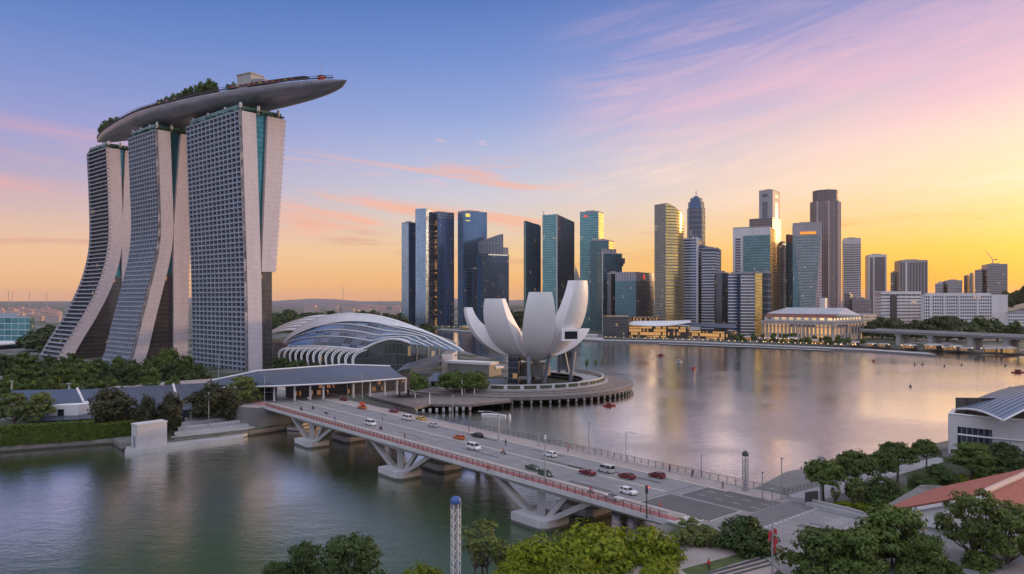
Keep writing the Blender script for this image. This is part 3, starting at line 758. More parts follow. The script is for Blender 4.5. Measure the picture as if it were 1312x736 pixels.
# second stepped shell behind at the left
g = MB()
for k in range(5):
    r_ = []
    for i in range(25):
        a = i/24; z = 17+20.5*math.sin(math.pi*(0.06+0.80*a))**0.8-k*2.4
        r_.append([SP(-78+150*a+k*3, -34+k*7.5, z), SP(-78+150*a+k*3, -27.5+k*7.5, z-1.5), SP(-78+150*a+k*3, -27.5+k*7.5, z-2.6)])
    g.grid(r_, 0, False)
g.build('stepped_roof', M_white, mall)
g = MB(); g.prism([SP(-60,-30,0)[:2], SP(-60,-2,0)[:2], SP(60,-2,0)[:2], SP(60,-30,0)[:2]], 2, 15, cap=0); g.build('rear_wall', M_concd, mall)
# row of bow ribs below the eave and the glass behind them
for i in range(13):
    a = 0.02+0.72*i/12; e = eave(a); q = SO+SE*(34+128*a+9)+SF*31
    bow = [e.lerp(Vector((q.x,q.y,3)), k/7)+SF*5.0*math.sin(math.pi*k/7)+Vector((0,0,3.0*math.sin(math.pi*k/7))) for k in range(8)]
    g = MB(); g.tube(bow, 0.42, 6)
    g.tube([p+SE*4.2*(1-k/7) for k, p in enumerate(bow)], 0.36, 6); g.build('bow_rib', M_white, mall)
M_mallg = facade('mall_front_glass', (0.10,0.12,0.12), (0.10,0.10,0.11), 4.0, 3.0, 0.08, 0.06, lit=0.02, metal=0.5, rough=0.15, lits=0.2)
g = MB(); fr = [[Vector((eave(i/20).x, eave(i/20).y, 2)), eave(i/20)-Vector((0,0,0.4))] for i in range(21)]
g.grid(fr, 0, False, [[(i*7, 0), (i*7, 13)] for i in range(21)], True); g.build('front_glass', M_mallg, mall)
# glazed end wall facing the lotus building, its arches, and a low blue-grey roof before it
g = MB(); er = []
for i in range(25):
    a = i/24; p = P(477+112*a, 470-6*a, 5.0); zt = 17+9.5*math.sin(math.pi*(a*0.92+0.06))**0.75
    er.append([Vector((p.x, p.y, 3)), Vector((p.x+SE.x*1, p.y+SE.y*1, 3+(zt-3)*0.55)), Vector((p.x-SE.x*5, p.y-SE.y*5, zt))])
g.grid(er, 0, True, [[(i*3, 0), (i*3, 9), (i*3, 18)] for i in range(25)], True); g.build('end_glass', M_mallg, mall)
g = MB(); g.tube([r[2] for r in er], 0.9, 6)
for i in range(3, 24, 3): g.tube([v+Vector((0.2,-0.4,0)) for v in er[i]], 0.35, 5)
for k in (0.35, 0.7): g.tube([r[0].lerp(r[2], k)+Vector((0.2,-0.7,0)) for r in er], 0.25, 5)
g.build('end_frame', M_steel, mall)
g = MB(); rr = []
for i in range(13):
    a = i/12; p = P(506+50*a, 482-6*a, 5); z = 7.5+4.0*math.sin(math.pi*(0.25+0.5*a)); q = p+Vector((14,34,0))
    rr.append([Vector((p.x, p.y, z-3)), Vector((p.x+5, p.y+11, z+1)), Vector((q.x, q.y, z+2.5))])
g.grid(rr, 0, True, None, True); g.build('low_roof', M_bluroof, mall)
g = MB(); g.prism([P(566,474,5)[:2], P(580,473,5)[:2], P(586,468,5)[:2], P(572,468,5)[:2]], 2, 15); g.build('stair_tower', [M_concl, M_concd], mall)

# low pavilion with wing roof between hall and lotus, and stacked terrace roofs
pv = thing('plaza_pavilion', 'small pavilion with a blue-grey wing roof beside the lotus building', 'pavilion', P(575,492,3)[:])
g = MB(); a = [P(545,489,8), P(575,487,8), P(578,478,9), P(556,478,10)]; g.face(a); g.face([v-Vector((0,0,0.5)) for v in reversed(a)])
for i in range(4): g.face([a[i], a[i]-Vector((0,0,0.5)), a[(i+1)%4]-Vector((0,0,0.5)), a[(i+1)%4]])
g.build('wing_roof', M_bluroof, pv)
g = MB()
for p in (P(552,487,7.5), P(572,486,7.5), P(575,480,8), P(560,480,8)): g.tube([Vector((p.x,p.y,2)), Vector((p.x,p.y,8))], 0.3, 6)
g.build('column', M_steel, pv)
g = MB(); g.prism([P(552,496,3)[:2], P(573,494,3)[:2], P(574,488,3)[:2], P(556,489,3)[:2]], 2, 6.5); g.build('wall', [M_glassd, M_concd], pv)
pv = thing('plaza_pavilion', 'low pavilion with pale blue fan roof tucked under the lotus petals', 'pavilion', P(622,492,3)[:])
c0 = P(655,492,6.5); rr = []
for i in range(9):
    a = R(150+i*13); rr.append([Vector((c0.x+math.cos(a)*4, c0.y+math.sin(a)*4+6, 8.5)), Vector((c0.x+math.cos(a)*22, c0.y+math.sin(a)*20+6, 7.0)), Vector((c0.x+math.cos(a)*22, c0.y+math.sin(a)*20+6, 6.4))])
g = MB(); g.grid(rr, 0, False, None, True); g.build('fan_roof', M_bluroof, pv)
g = MB(); g.prism([(c0.x-16,c0.y-2), (c0.x-2,c0.y-6), (c0.x-2,c0.y+8), (c0.x-14,c0.y+8)], 3, 6.6); g.build('wall', [M_shoplight if False else M_glassd, M_concd], pv)
for (lab, q, w_, d_, z0, z1) in (('long white terrace roof stacked behind the wing-roof pavilion', P(604,461,12), 34, 10, 9.5, 11), ('lower white terrace roof in front of the stacked one', P(618,466,9), 26, 10, 6.5, 7.6)):
    t = thing('terrace_roof', lab, 'roof terrace', (q.x, q.y, 2))
    g = MB(); g.box((q.x, q.y, (z0+z1)/2), (w_, d_, z1-z0), -0.5); g.build('roof', M_white, t)
    g = MB(); g.box((q.x, q.y, (2+z0)/2), (w_*0.9, d_*0.8, z0-2), -0.5); g.build('wall', facade('terrace_glass_wall', (0.1,0.12,0.14), (0.2,0.2,0.2), 3, 2, 0.2, 0.1, lit=0.1), t)

# ------------------------------------------------------------------ lotus museum
LC = Vector((11.5,432,0))
lotus = thing('lotus_museum', 'white lotus-shaped museum with tall petals held up on slanting columns', 'museum', (LC.x, LC.y, 3))
def petalmat():
    m, t, b = mat('petal_white_shell'); tcn = t.add('ShaderNodeTexCoord')
    n = t.noise(tcn.outputs['Object'], 0.08, 4, 0.6); n2 = t.noise(tcn.outputs['Object'], 1.2, 3, 0.5)
    uv = t.add('ShaderNodeUVMap'); u, v, _ = t.sep(uv.outputs[0])
    st = t.noise(t.comb(t.m('MULTIPLY', u, 1.3), t.m('MULTIPLY', v, 0.05)), 1.0, 4, 0.6)
    j = t.m('MAXIMUM', t.m('LESS_THAN', t.m('FRACT', t.m('MULTIPLY', u, 0.5)), 0.05), t.m('LESS_THAN', t.m('FRACT', t.m('MULTIPLY', v, 0.55)), 0.05))
    k = t.m('ADD', t.m('ADD', t.m('MULTIPLY', n, 0.4), t.m('MULTIPLY', n2, 0.2)), t.m('MULTIPLY', st, 0.4))
    t.put(b.inputs['Base Color'], t.mix(t.m('MULTIPLY', j, 0.16), t.ramp(k, [(0.3, (0.70,0.68,0.70,1)), (0.65, (0.82,0.80,0.82,1))]), (0.4,0.39,0.4,1)))
    b.inputs['Roughness'].default_value = 0.45
    return m
M_petal = petalmat(); M_sky = paint('petal_skylight', (0.25,0.27,0.3), 0.2, 0.1)
Z0 = 15.0
def petal(phi, Rr, H, half=18.5, topw=0.52, th_top=6.0, tmax=90):
    d = Vector((math.sin(R(phi)), -math.cos(R(phi)), 0)); sd_ = Vector((d.y*-1, d.x, 0))
    nt, nc = 22, 9; outer, inner = [], []
    for i in range(nt+1):
        tau = R(6+(tmax-6)*i/nt); f = i/nt
        r = Rr*math.sin(tau); z = Z0+(H-Z0)*(1-math.cos(tau))/(1-math.cos(R(tmax)))
        hw = r*math.tan(R(half))*(1-(1-topw)*max(0, (f-0.35)/0.65)**1.6)
        th = 2.5+ (7.5*math.sin(min(1, f/0.55)*math.pi/2)) - max(0, (f-0.5)/0.5)*(10-th_top)
        n = Vector((-math.sin(tau)*0.9, 0, math.cos(tau)))        # inward/up direction in the petal plane
        ri, zi = max(1.0, r+n.x*th), z+n.z*th
        if f > 0.999: zi = z
        ro, rn = [], []
        for k in range(nc):
            c = -1+2*k/(nc-1); bulge = (1-c*c)*hw*0.22
            ro.append(LC+d*(r+bulge-hw*0.10)+sd_*hw*c+Vector((0,0,z)))
            rn.append(LC+d*(ri-(1-c*c)*hw*0.05)+sd_*hw*0.80*c+Vector((0,0,min(zi, H))))
        outer.append(ro); inner.append(rn)
    us = [[(k*2.0, i*2.2) for k in range(nc)] for i in range(nt+1)]; g = MB(); g.grid(outer, 0, True, us); g.grid(inner, 0, True, us, True)
    u2 = [[(0.6, i*2.2), (1.6, i*2.2)] for i in range(nt+1)]; g.grid([[o[0], n_[0]] for o, n_ in zip(outer, inner)], 0, True, u2, True); g.grid([[o[-1], n_[-1]] for o, n_ in zip(outer, inner)], 0, True, u2)
    p = g.build('petal', M_petal, lotus)
    g = MB(); g.grid([outer[-1], inner[-1]], 0, False); g.build('skylight', M_sky, p)
    return p
petal(-82, 39, 45.5, 14.5, 0.42, 4.5); petal(-38, 36, 50.5, 18.5, 0.50); petal(6, 36, 54, 18.5, 0.52); pD = petal(49, 36, 60.5, 19, 0.46, 7)
petal(98, 36, 33, 8.5, 0.45, 3.5, 72); petal(140, 38, 30, 17, 0.5, 4, 70); petal(180, 38, 30, 17, 0.5, 4, 70); petal(-128, 38, 31, 17, 0.5, 4, 70)
g = MB(); g.lathe([(1,-0.6),(7,-0.2),(12,1.2),(15,3.2)], (LC.x,LC.y,Z0), 28); g.build('bowl', M_petal, lotus)
# viewing window box on the right petal
wd = Vector((math.sin(R(16)), -math.cos(R(16)), 0)); wsd = Vector((wd.y*-1, wd.x, 0)); wc = D(731, 429.5, 406.5)
g = MB(); g.prism([(wc-wsd*5.0-wd*0.0)[:2], (wc+wsd*5.0)[:2], (wc+wsd*5.0-wd*14)[:2], (wc-wsd*5.0-wd*14)[:2]], wc.z-3.3, wc.z+3.1, cap=0); wb_ = g.build('window_box', M_petal, lotus)
g = MB(); q = wc+wd*0.06; g.face([q-wsd*3.4-Vector((0,0,2.2)), q+wsd*4.0-Vector((0,0,2.2)), q+wsd*4.0+Vector((0,0,2.0)), q-wsd*3.4+Vector((0,0,2.0))]); g.build('pane', M_glassd, wb_)
M_col = paint('blue_grey_column', (0.13,0.15,0.19), 0.5, 0.1)
for (p0, p1) in ((P(678,500,3), 677), (P(697,491,3), 705), (P(731,489,3), 736), (P(729,482,3), 722), (P(716,482,3), 717), (P(684,486,3), 676)):
    top = D(p1, 458, p0.y+3 if p0.y < 430 else p0.y-6)
    g = MB(); g.bar(p0, (top.x, top.y, 20), 1.7, 1.4); g.build('column', M_col, lotus)
g = MB(); g.prism([P(651,492,3)[:2], P(664,493,3)[:2], P(668,485,3)[:2], P(655,485,3)[:2]], 3, 18.5); g.build('lift_core', [facade('core_glass', (0.05,0.07,0.10), (0.12,0.13,0.15), 3, 1.5, 0.1, 0.12, lit=0.05), M_concd], lotus)
g = MB(); g.lathe([(11,0),(11,6.5)], (LC.x,LC.y+2,6), 20, smooth=False); g.build('lobby_glass', facade('lobby_glass', (0.05,0.06,0.07), (0.1,0.1,0.1), 3, 2, 0.05, 0.1, lit=0.3, litc=(1,0.6,0.3), lits=0.6), lotus)

# round promenade on piles with amphitheatre steps
PC = Vector((0,420,0))
prom = thing('promenade_deck', 'round timber promenade on short piles wrapped round the lotus museum', 'promenade', (0,420,0))
def arc(r, a0, a1, n, z): return [Vector((PC.x+r*math.cos(R(a0+(a1-a0)*i/n)), PC.y+r*math.sin(R(a0+(a1-a0)*i/n)), z)) for i in range(n+1)]
def ring(g, r0, r1, z0, z1, a0=-165, a1=70, n=60, mi=0):
    A, B_ = arc(r0,a0,a1,n,z1), arc(r1,a0,a1,n,z1); C_, D_ = arc(r1,a0,a1,n,z0), arc(r0,a0,a1,n,z0)
    g.grid([[p,q,r,s] for p,q,r,s in zip(A,B_,C_,D_)], mi, False, None, True)
    g.face([A[0],B_[0],C_[0],D_[0]], mi); g.face([D_[-1],C_[-1],B_[-1],A[-1]], mi)
g = MB(); ring(g, 52, 68, 2.1, 3.2)
front = [Vector((p[0],p[1],0)) for p in (P(455,497,3.2), P(478,509,3.2), P(531,522.5,3.2), P(552,517.5,3.2), P(600,518.5,3.2), P(655,513,3.2), P(640,500,3.2), P(540,488,3.2))]
g.prism([p[:2] for p in front], 2.1, 3.16); g.build('deck', M_wood, prom)
for k, (r0, r1, z) in enumerate(((60.5,68,3.75), (57,61,4.3), (53.5,57.5,4.85), (40,54,5.4))):
    g = MB(); ring(g, r0, r1, 3.1, z, -150+k*4, 66); g.build('step', M_wood if k < 3 else M_conc, prom)
for i in range(56):
    a = R(-158+i*4.0); g = MB(); g.tube([(PC.x+66.6*math.cos(a), PC.y+66.6*math.sin(a), -2), (PC.x+66.6*math.cos(a), PC.y+66.6*math.sin(a), 2.1)], 0.62, 7); g.build('pile', M_pier, prom)
for i in range(9):
    q = front[2].lerp(front[4], i/8); g = MB(); g.tube([(q.x+0.6,q.y+1.6,-2),(q.x+0.6,q.y+1.6,2.1)], 0.62, 7); g.build('pile', M_pier, prom)
g = MB(); ring(g, 51.0, 51.8, 5.4, 7.6, -140, 40); g.build('planter_wall', M_concl, prom)
g = MB()
for i in range(20): 
    a = R(-138+i*9); 
    g.box((PC.x+52.1*math.cos(a+0.07), PC.y+52.1*math.sin(a+0.07), 6.4), (6.3,0.3,1.5), a+math.pi/2+0.07)
g.build('planter_panel', paint('dark_planting', (0.06,0.07,0.04), 0.8, 0.4), prom)
g = MB(); A = arc(67.6,-160,68,70,4.7)
g.tube(A, 0.07, 4); g.tube(arc(67.6,-160,68,70,4.3), 0.04, 4)
for p in A[::2]: g.tube([p-Vector((0,0,1.0)), p], 0.06, 4)
g.build('railing', M_steel, prom)

# ------------------------------------------------------------------ bridgehead concourse with its big metal roof
con = thing('concourse_building', 'open concourse with broad blue-grey metal roof at the bridgehead', 'concourse', P(430,512,9.5)[:])
back = [P(268,489,16), P(330,476,20.5), P(440,468,21), P(500,470,19.5)]
mid_ = [P(272,493,15.5), P(345,489,17.6), P(440,481,18.6), P(512,479.5,17.5)]
frn = [P(276,496,14.8), P(352,494,16.2), P(440,490,16.4), P(520,484,16.2)]
g = MB(); 
def dens(r, n=6): return [r[i].lerp(r[i+1], k/n) for i in range(len(r)-1) for k in range(n)]+[r[-1]]
rws = [dens(back), dens(mid_), dens(frn)]
g.grid(rws, 0, False, None, True); g.grid([[v-Vector((0,0,0.7)) for v in r] for r in rws], 0, False)
g.grid([rws[2], [v-Vector((0,0,0.7)) for v in rws[2]]], 0, False, None, True)
g.build('roof', M_bluroof, con)
g = MB(); e = dens(frn); g.tube([v+Vector((0,-0.15,-0.3)) for v in e], 0.35, 5); g.tube([v+Vector((0,0,0.2)) for v in dens(back)], 0.4, 5); g.build('gutter', M_white, con)
for px_ in (345, 371, 391, 408, 447, 468, 487, 503, 515):
    f = (px_-276)/(520-276); i = min(2, max(0, [276,352,440,520].index(max(q for q in (276,352,440) if q <= px_)))); xa, xb = (276,352,440,520)[i:i+2]
    q = frn[i].lerp(frn[i+1], (px_-xa)/(xb-xa)); g = MB(); g.tube([(q.x+1.0,q.y+3,9.3),(q.x+1.0,q.y+3,q.z-0.5)], 0.45, 8); g.build('column', M_concl, con)
M_shops = facade('lit_shop_front', (0.03,0.028,0.03), (0.05,0.04,0.035), 2.3, 0.9, 0.30, 0.22, lit=0.22, metal=0.2, rough=0.3, litc=(1,0.42,0.16), lits=0.22, var=0.6)
bw = [q+Vector((0,14,0)) for q in frn]
g = MB()
for i in range(1, 3): g.face([(bw[i].x,bw[i].y,9.3),(bw[i+1].x,bw[i+1].y,9.3),(bw[i+1].x,bw[i+1].y,17),(bw[i].x,bw[i].y,17)], 0, [(i*30,0),(i*30+30,0),(i*30+30,6.5),(i*30,6.5)])
g.build('shop_front', M_shops, con)
g = MB(); q0, q1 = frn[0]+Vector((2,6,0)), frn[1]+Vector((-1,6,0))
g.face([(q0.x,q0.y,3),(q1.x,q1.y,3),(q1.x,q1.y,15.6),(q0.x,q0.y,14)], 0, [(0,0),(24,0),(24,12),(0,12)]); g.build('side_glass', facade('side_glazing', (0.12,0.14,0.18), (0.25,0.26,0.29), 3, 1.5, 0.08, 0.08, lit=0.0), con)

# long low shed roof behind the hedge
shed = thing('long_hall', 'long low hall with a weathered blue-grey metal roof behind the dark trees', 'hall', P(150,540,3)[:])
rb = [P(14,505,11.5), P(162,496,12), P(262,491,12.5)]; rf = [P(34,541,6.5), P(170,534,6.8), P(286,520,7.5)]
g = MB(); rws = [dens(rb), dens([a_.lerp(b_, 0.5)+Vector((0,0,0.5)) for a_, b_ in zip(rb, rf)]), dens(rf)]
g.grid(rws, 0, False, None, True); g.grid([[v-Vector((0,0,0.5)) for v in r] for r in rws], 0, False); g.build('roof', M_bluroof, shed)
g = MB(); 
for i in range(len(rws[0])): g.tube([rws[0][i]+Vector((0,0,0.12)), rws[1][i]+Vector((0,0,0.12)), rws[2][i]+Vector((0,0,0.12))], 0.14, 4)
g.build('roof_seam', M_bluroof, shed)
g = MB(); g.grid([[Vector((v.x,v.y+2,2)) for v in rws[2]], [v+Vector((0,2,-0.4)) for v in rws[2]]], 0, False, [[(i*6,0) for i in range(len(rws[2]))], [(i*6,5) for i in range(len(rws[2]))]])
g.build('front_glass', facade('shed_glass', (0.08,0.10,0.13), (0.16,0.17,0.19), 4.5, 2, 0.1, 0.1, lit=0.02), shed)
g = MB(); a_, b_ = P(222,494,12.3), P(231,530,7.2); g.tube([a_+Vector((0,0,0.5)), b_+Vector((0,0,0.6))], 0.5, 6); g.build('roof_pipe', M_white, shed)
# white gabled hut
hut = thing('garden_hut', 'small white hut with blue roof and one window behind the hedge', 'hut', P(86,548,3)[:])
hp = [P(62,552,2), P(100,551,2)]; dxy = Vector((6,12,0)); q = [hp[0][:2], hp[1][:2], (hp[1]+dxy)[:2], (hp[0]+dxy)[:2]]
g = MB(); g.prism(q, 2, 11.2, cap=0); g.build('wall', M_white, hut)
g = MB(); rfz = [P(59,518,11.4), P(107,515.5,11.4)]; rq = [rfz[0], rfz[1], rfz[1]+Vector((-10,13,3.4)), rfz[0]+Vector((-22,13,3.4))]
g.face(rq); g.face([v-Vector((0,0,0.4)) for v in reversed(rq)])
for i in range(4): g.face([rq[i], rq[i]-Vector((0,0,0.4)), rq[(i+1)%4]-Vector((0,0,0.4)), rq[(i+1)%4]])
g.build('roof', M_bluroof, hut)
g = MB(); g.tube([rq[1]+Vector((0,0,0.2)), rq[2]+Vector((0,0,0.2))], 0.45, 6); g.build('roof_ridge', M_white, hut)
g = MB(); c_ = hp[0].lerp(hp[1], 0.42); g.box((c_.x, c_.y-0.05, 8.2), (2.1,0.2,3.0), math.atan2(hp[1].y-hp[0].y, hp[1].x-hp[0].x)); g.build('window', M_glassd, hut)

# quay: clipped hedge, kiosk box, stepped terraces
M_hedge = paint('hedge_leaves', (0.045,0.075,0.018), 0.85, 0.45, 0.8, bump=0.8)
def leafmat(name, c, var=0.42, tr=0.22):
    m, t, b = mat(name); tcn = t.add('ShaderNodeTexCoord'); oi = t.add('ShaderNodeObjectInfo'); geo = t.add('ShaderNodeNewGeometry')
    n = t.noise(tcn.outputs['Object'], 0.55, 3, 0.6)
    k = t.m('ADD', t.m('MULTIPLY', n, 0.55), t.m('MULTIPLY', geo.outputs['Random Per Island'], 0.45))
    k = t.m('ADD', k, t.m('MULTIPLY', t.m('SUBTRACT', oi.outputs['Random'], 0.5), 0.25))
    lo = tuple(x*(1-var) for x in c)+(1,); hi = (min(1,c[0]*(1+var*1.5)), min(1,c[1]*(1+var*1.2)), c[2]*(1+var*0.5), 1)
    t.put(b.inputs['Base Color'], t.ramp(k, [(0.25, lo), (0.75, hi)])); b.inputs['Roughness'].default_value = 0.6; b.inputs['Specular IOR Level'].default_value = 0.25
    tl = t.add('ShaderNodeBsdfTranslucent'); t.put(tl.inputs[0], (c[0]*1.6, c[1]*1.6, c[2]*0.8, 1))
    mx = t.add('ShaderNodeMixShader'); mx.inputs[0].default_value = tr
    t.l.new(b.outputs[0], mx.inputs[1]); t.l.new(tl.outputs[0], mx.inputs[2])
    out = [n_ for n_ in t.n if n_.type == 'OUTPUT_MATERIAL'][0]; t.l.new(mx.outputs[0], out.inputs[0])
    return m
L_hedge = leafmat('clipped_hedge_leaf', (0.085,0.125,0.025))
hl = [P(-30,577,1.9), P(0,572.5,2), P(120,564,2), P(232,551,2)]
rnd = random.Random(4)
for i, lab in enumerate(('left end of the tall clipped hedge along the quay', 'middle run of the tall clipped hedge before the white hut', 'right run of the tall clipped hedge behind the white box')):
    a_, b_ = hl[i], hl[i+1]; a_ = a_.lerp(b_, 0.004); d = (b_-a_).normalized(); nrm = Vector((-d.y, d.x, 0)); Ln = (b_-a_).length
    t = thing('clipped_hedge', lab, 'hedge', a_.lerp(b_, 0.5)[:], 0, 'clipped hedge runs on the quay')
    hh = (6.6, 6.4, 5.0)[i]
    g = MB(); g.prism([a_[:2], b_[:2], (b_+nrm*3.4)[:2], (a_+nrm*3.4)[:2]], 2, 2+hh-0.25, cap=0)
    for k in range(int(Ln*95)):
        u_ = rnd.uniform(0, Ln); side_ = rnd.random()
        if side_ < 0.62: p = a_+d*u_-nrm*rnd.uniform(0,0.28)+Vector((0,0,rnd.uniform(0,hh)))
        else: p = a_+d*u_+nrm*rnd.uniform(-0.2,3.4)+Vector((0,0,hh-0.25+rnd.uniform(0,0.4)))
        p.z = max(p.z, 2.0) if False else p.z
        s_ = rnd.uniform(0.16,0.34); e1 = Vector((rnd.gauss(0,1), rnd.gauss(0,1), rnd.gauss(0,1))).normalized()*s_; e2 = e1.cross(Vector((rnd.gauss(0,1), rnd.gauss(0,1), rnd.gauss(0,1)))).normalized()*s_
        g.face([p-e1, p-e2, p+e1, p+e2])
    g.build('foliage', L_hedge, t)
qp = [P(160,578,1.0), P(186,577,1.0), P(312,561,1.0), P(305,551,1.0), P(232,556,1.0), P(165,568,1.0)]
g = MB(); g.prism([p[:2] for p in qp], -2, 1.3, mi=1, cap=0, bottom=False); tag(g.build('landing_stage', [M_conc, M_concl]), kind='structure')
bx = thing('boathouse_box', 'white box-shaped boathouse on the landing stage at the water', 'boathouse', P(190,574,1.3)[:])
b0, b1 = P(168.5,572.5,1.3), P(176,575,1.3); b2 = P(214,569,1.3)
bq = [b1[:2], b2[:2], (b2+(b0-b1)*1.0)[:2], b0[:2]]
g = MB(); g.prism(bq, 1.3, 8.6, cap=0); g.build('wall', M_concl, bx)
cc = sum((Vector((p[0],p[1],0)) for p in bq), Vector())/4
g = MB(); g.prism([(cc+(Vector((p[0],p[1],0))-cc)*1.04)[:2] for p in bq], 8.62, 9.1, cap=0); g.build('roof', M_concl, bx)
g = MB(); c_ = b0.lerp(b1, 0.5); an = math.atan2(b1.y-b0.y, b1.x-b0.x); g.box((c_.x-0.06, c_.y-0.08, 3.2), (1.4,0.12,3.6), an); g.build('door', M_steel, bx)
M_step = [M_concl, M_concd]
for k in range(7):
    a0 = [P(214,566-k*2.4,1.5), P(310,556-k*2.8,1.5), P(352,546-k*2.6,1.5), P(384,548-k*2.2,1.5)]
    dd = [Vector((2,7,0))]*4; z1 = 1.35+k*0.95
    o_ = [a0[i]+Vector((0.9*k,2.6*k*0.35,0)) for i in range(4)]
    bk_ = [v+Vector((6,16,0)) for v in o_]
    g = MB(); g.prism([v[:2] for v in o_]+[v[:2] for v in reversed(bk_)], 0.2, z1, mi=1, cap=0, bottom=False)
    tag(g.build('terrace_step', [M_conc, M_concl]), kind='structure')

tr_ = thing('terrace_railing', 'thin grey railings stepping up the waterside terraces by the bridgehead', 'railing', P(300,552,3)[:])
g = MB()
for k in range(0, 7, 2):
    z1 = 1.35+k*0.95; pts = [P(222,566-k*2.4,1.5), P(310,556-k*2.8,1.5), P(352,546-k*2.6,1.5), P(382,548-k*2.2,1.5)]
    pts = [Vector((v.x+0.9*k+0.4, v.y+2.6*k*0.35+0.3, z1)) for v in pts]
    for hh in (0.55,1.1): g.tube([v+Vector((0,0,hh)) for v in pts], 0.07, 4)
    for a_, b_ in zip(pts, pts[1:]):
        for i in range(9): q = a_.lerp(b_, i/9); g.tube([q, q+Vector((0,0,1.1))], 0.06, 4)
g.build('rails', M_steel, tr_)
# ------------------------------------------------------------------ the towers across the bay
def tower_fp(xl, xc, xr, Yc, th, dmax=60):
    """footprint (counter-clockwise) of a tower whose near corner is seen at column xc, left and right edges at xl, xr; th = turn of the block"""
    th = R(th); C = Vector((XP(xc, Yc), Yc)); a = Vector((-math.cos(th), math.sin(th))); b = Vector((math.sin(th), math.cos(th)))
    def reach(px, d):
        r = (px-CX)/F; den = d.x-r*d.y
        t = (r*C.y-C.x)/den if abs(den) > 1e-6 else 20
        return t
    tl = reach(xl, a) if xl < xc-0.2 else 25
    tr = reach(xr, b) if xr > xc+0.2 else 25
    tl = tl if 0 < tl < 160 else 40; tr = tr if 0 < tr < 160 else dmax
    L_, R_ = C+a*tl, C+b*tr; B_ = L_+b*tr
    return [tuple(L_), tuple(C), tuple(R_), tuple(B_)]
GZ = 2.0
def ring_off(pts, d):
    c = (sum(p[0] for p in pts)/len(pts), sum(p[1] for p in pts)/len(pts)); out = []
    for p in pts:
        v = Vector((p[0]-c[0], p[1]-c[1])); k = (v.length+d)/v.length; out.append((c[0]+v.x*k, c[1]+v.y*k))
    return out
def lerp2(p, q, f): return (p[0]+(q[0]-p[0])*f, p[1]+(q[1]-p[1])*f)
def inset(pts, u0, u1, v0, v1):
    """sub-rectangle of a quad footprint [L, C, R, B]: u from L to C, v from C to R"""
    L_, C_, R_, B_ = pts
    def q(u, v): return lerp2(lerp2(L_, C_, u), lerp2(B_, R_, u), v)
    return [q(u0, v0), q(u1, v0), q(u1, v1), q(u0, v1)]
M_roofd = paint('roof_felt', (0.12,0.12,0.13), 0.8, 0.2, 0.1)
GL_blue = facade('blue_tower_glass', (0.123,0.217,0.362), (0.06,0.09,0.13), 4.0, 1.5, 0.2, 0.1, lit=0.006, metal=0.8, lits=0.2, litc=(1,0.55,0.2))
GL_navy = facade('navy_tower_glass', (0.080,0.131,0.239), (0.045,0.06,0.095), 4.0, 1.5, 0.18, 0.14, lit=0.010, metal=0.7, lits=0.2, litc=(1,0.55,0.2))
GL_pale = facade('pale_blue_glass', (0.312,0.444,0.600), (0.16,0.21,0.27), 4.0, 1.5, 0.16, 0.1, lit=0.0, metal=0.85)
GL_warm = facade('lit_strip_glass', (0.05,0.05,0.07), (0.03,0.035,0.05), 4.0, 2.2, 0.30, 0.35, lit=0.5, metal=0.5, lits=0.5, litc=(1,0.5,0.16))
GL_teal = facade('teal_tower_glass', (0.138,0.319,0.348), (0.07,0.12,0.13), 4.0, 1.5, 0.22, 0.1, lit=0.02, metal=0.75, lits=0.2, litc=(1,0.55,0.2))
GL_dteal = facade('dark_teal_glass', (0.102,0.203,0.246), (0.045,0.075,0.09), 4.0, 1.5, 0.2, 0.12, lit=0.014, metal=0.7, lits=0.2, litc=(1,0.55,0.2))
GL_gold = facade('sunset_gold_glass', (0.744,0.552,0.204), (0.13,0.12,0.09), 4.0, 1.6, 0.30, 0.1, lit=0.0, metal=0.9, rough=0.16, var=0.4)  # gold of the reflected sunset put into the glass tint
GL_goldl = facade('olive_tower_glass', (0.19,0.19,0.17), (0.20,0.20,0.20), 4.0, 1.6, 0.38, 0.1, lit=0.02, metal=0.7, var=0.6)
GL_dark = facade('black_tower_glass', (0.120,0.135,0.170), (0.05,0.05,0.056), 3.8, 1.6, 0.2, 0.1, lit=0.014, metal=0.6, lits=0.2, litc=(1,0.55,0.2))
GL_grey = facade('grey_stone_windows', (0.06,0.06,0.07), (0.33,0.29,0.29), 3.6, 2.0, 0.42, 0.34, lit=0.02, metal=0.3, lits=0.7, frough=0.7)
GL_brown = facade('brown_stone_windows', (0.05,0.045,0.05), (0.24,0.19,0.19), 3.6, 1.9, 0.30, 0.42, lit=0.015, metal=0.3, frough=0.75)
GL_cream = facade('cream_stone_windows', (0.07,0.07,0.08), (0.46,0.42,0.42), 3.6, 2.1, 0.44, 0.26, lit=0.02, metal=0.3, frough=0.7)
GL_white = facade('white_wall_windows', (0.08,0.09,0.11), (0.62,0.59,0.61), 4.2, 3.4, 0.40, 0.32, lit=0.014, metal=0.3, frough=0.7, lits=0.5)
GL_whitel = facade('white_block_ribbons', (0.08,0.09,0.11), (0.62,0.59,0.61), 4.4, 9.0, 0.50, 0.06, lit=0.02, metal=0.3, frough=0.7, lits=0.5)
M_wstone = paint('white_stone', (0.60,0.57,0.58), 0.65, 0.12, 0.08, streak=True)
M_gstone = paint('grey_stone', (0.34,0.31,0.32), 0.7, 0.14, 0.08, streak=True)
M_pink = paint('pink_granite', (0.44,0.33,0.32), 0.6, 0.12, 0.08, streak=True)
M_brick = paint('red_brown_roof', (0.20,0.075,0.055), 0.8, 0.2, 0.2)
def plant(g, pts, z, h, mi=0):
    g.prism(inset(pts, 0.22, 0.78, 0.2, 0.8), z, z+h, mi, cap=mi)
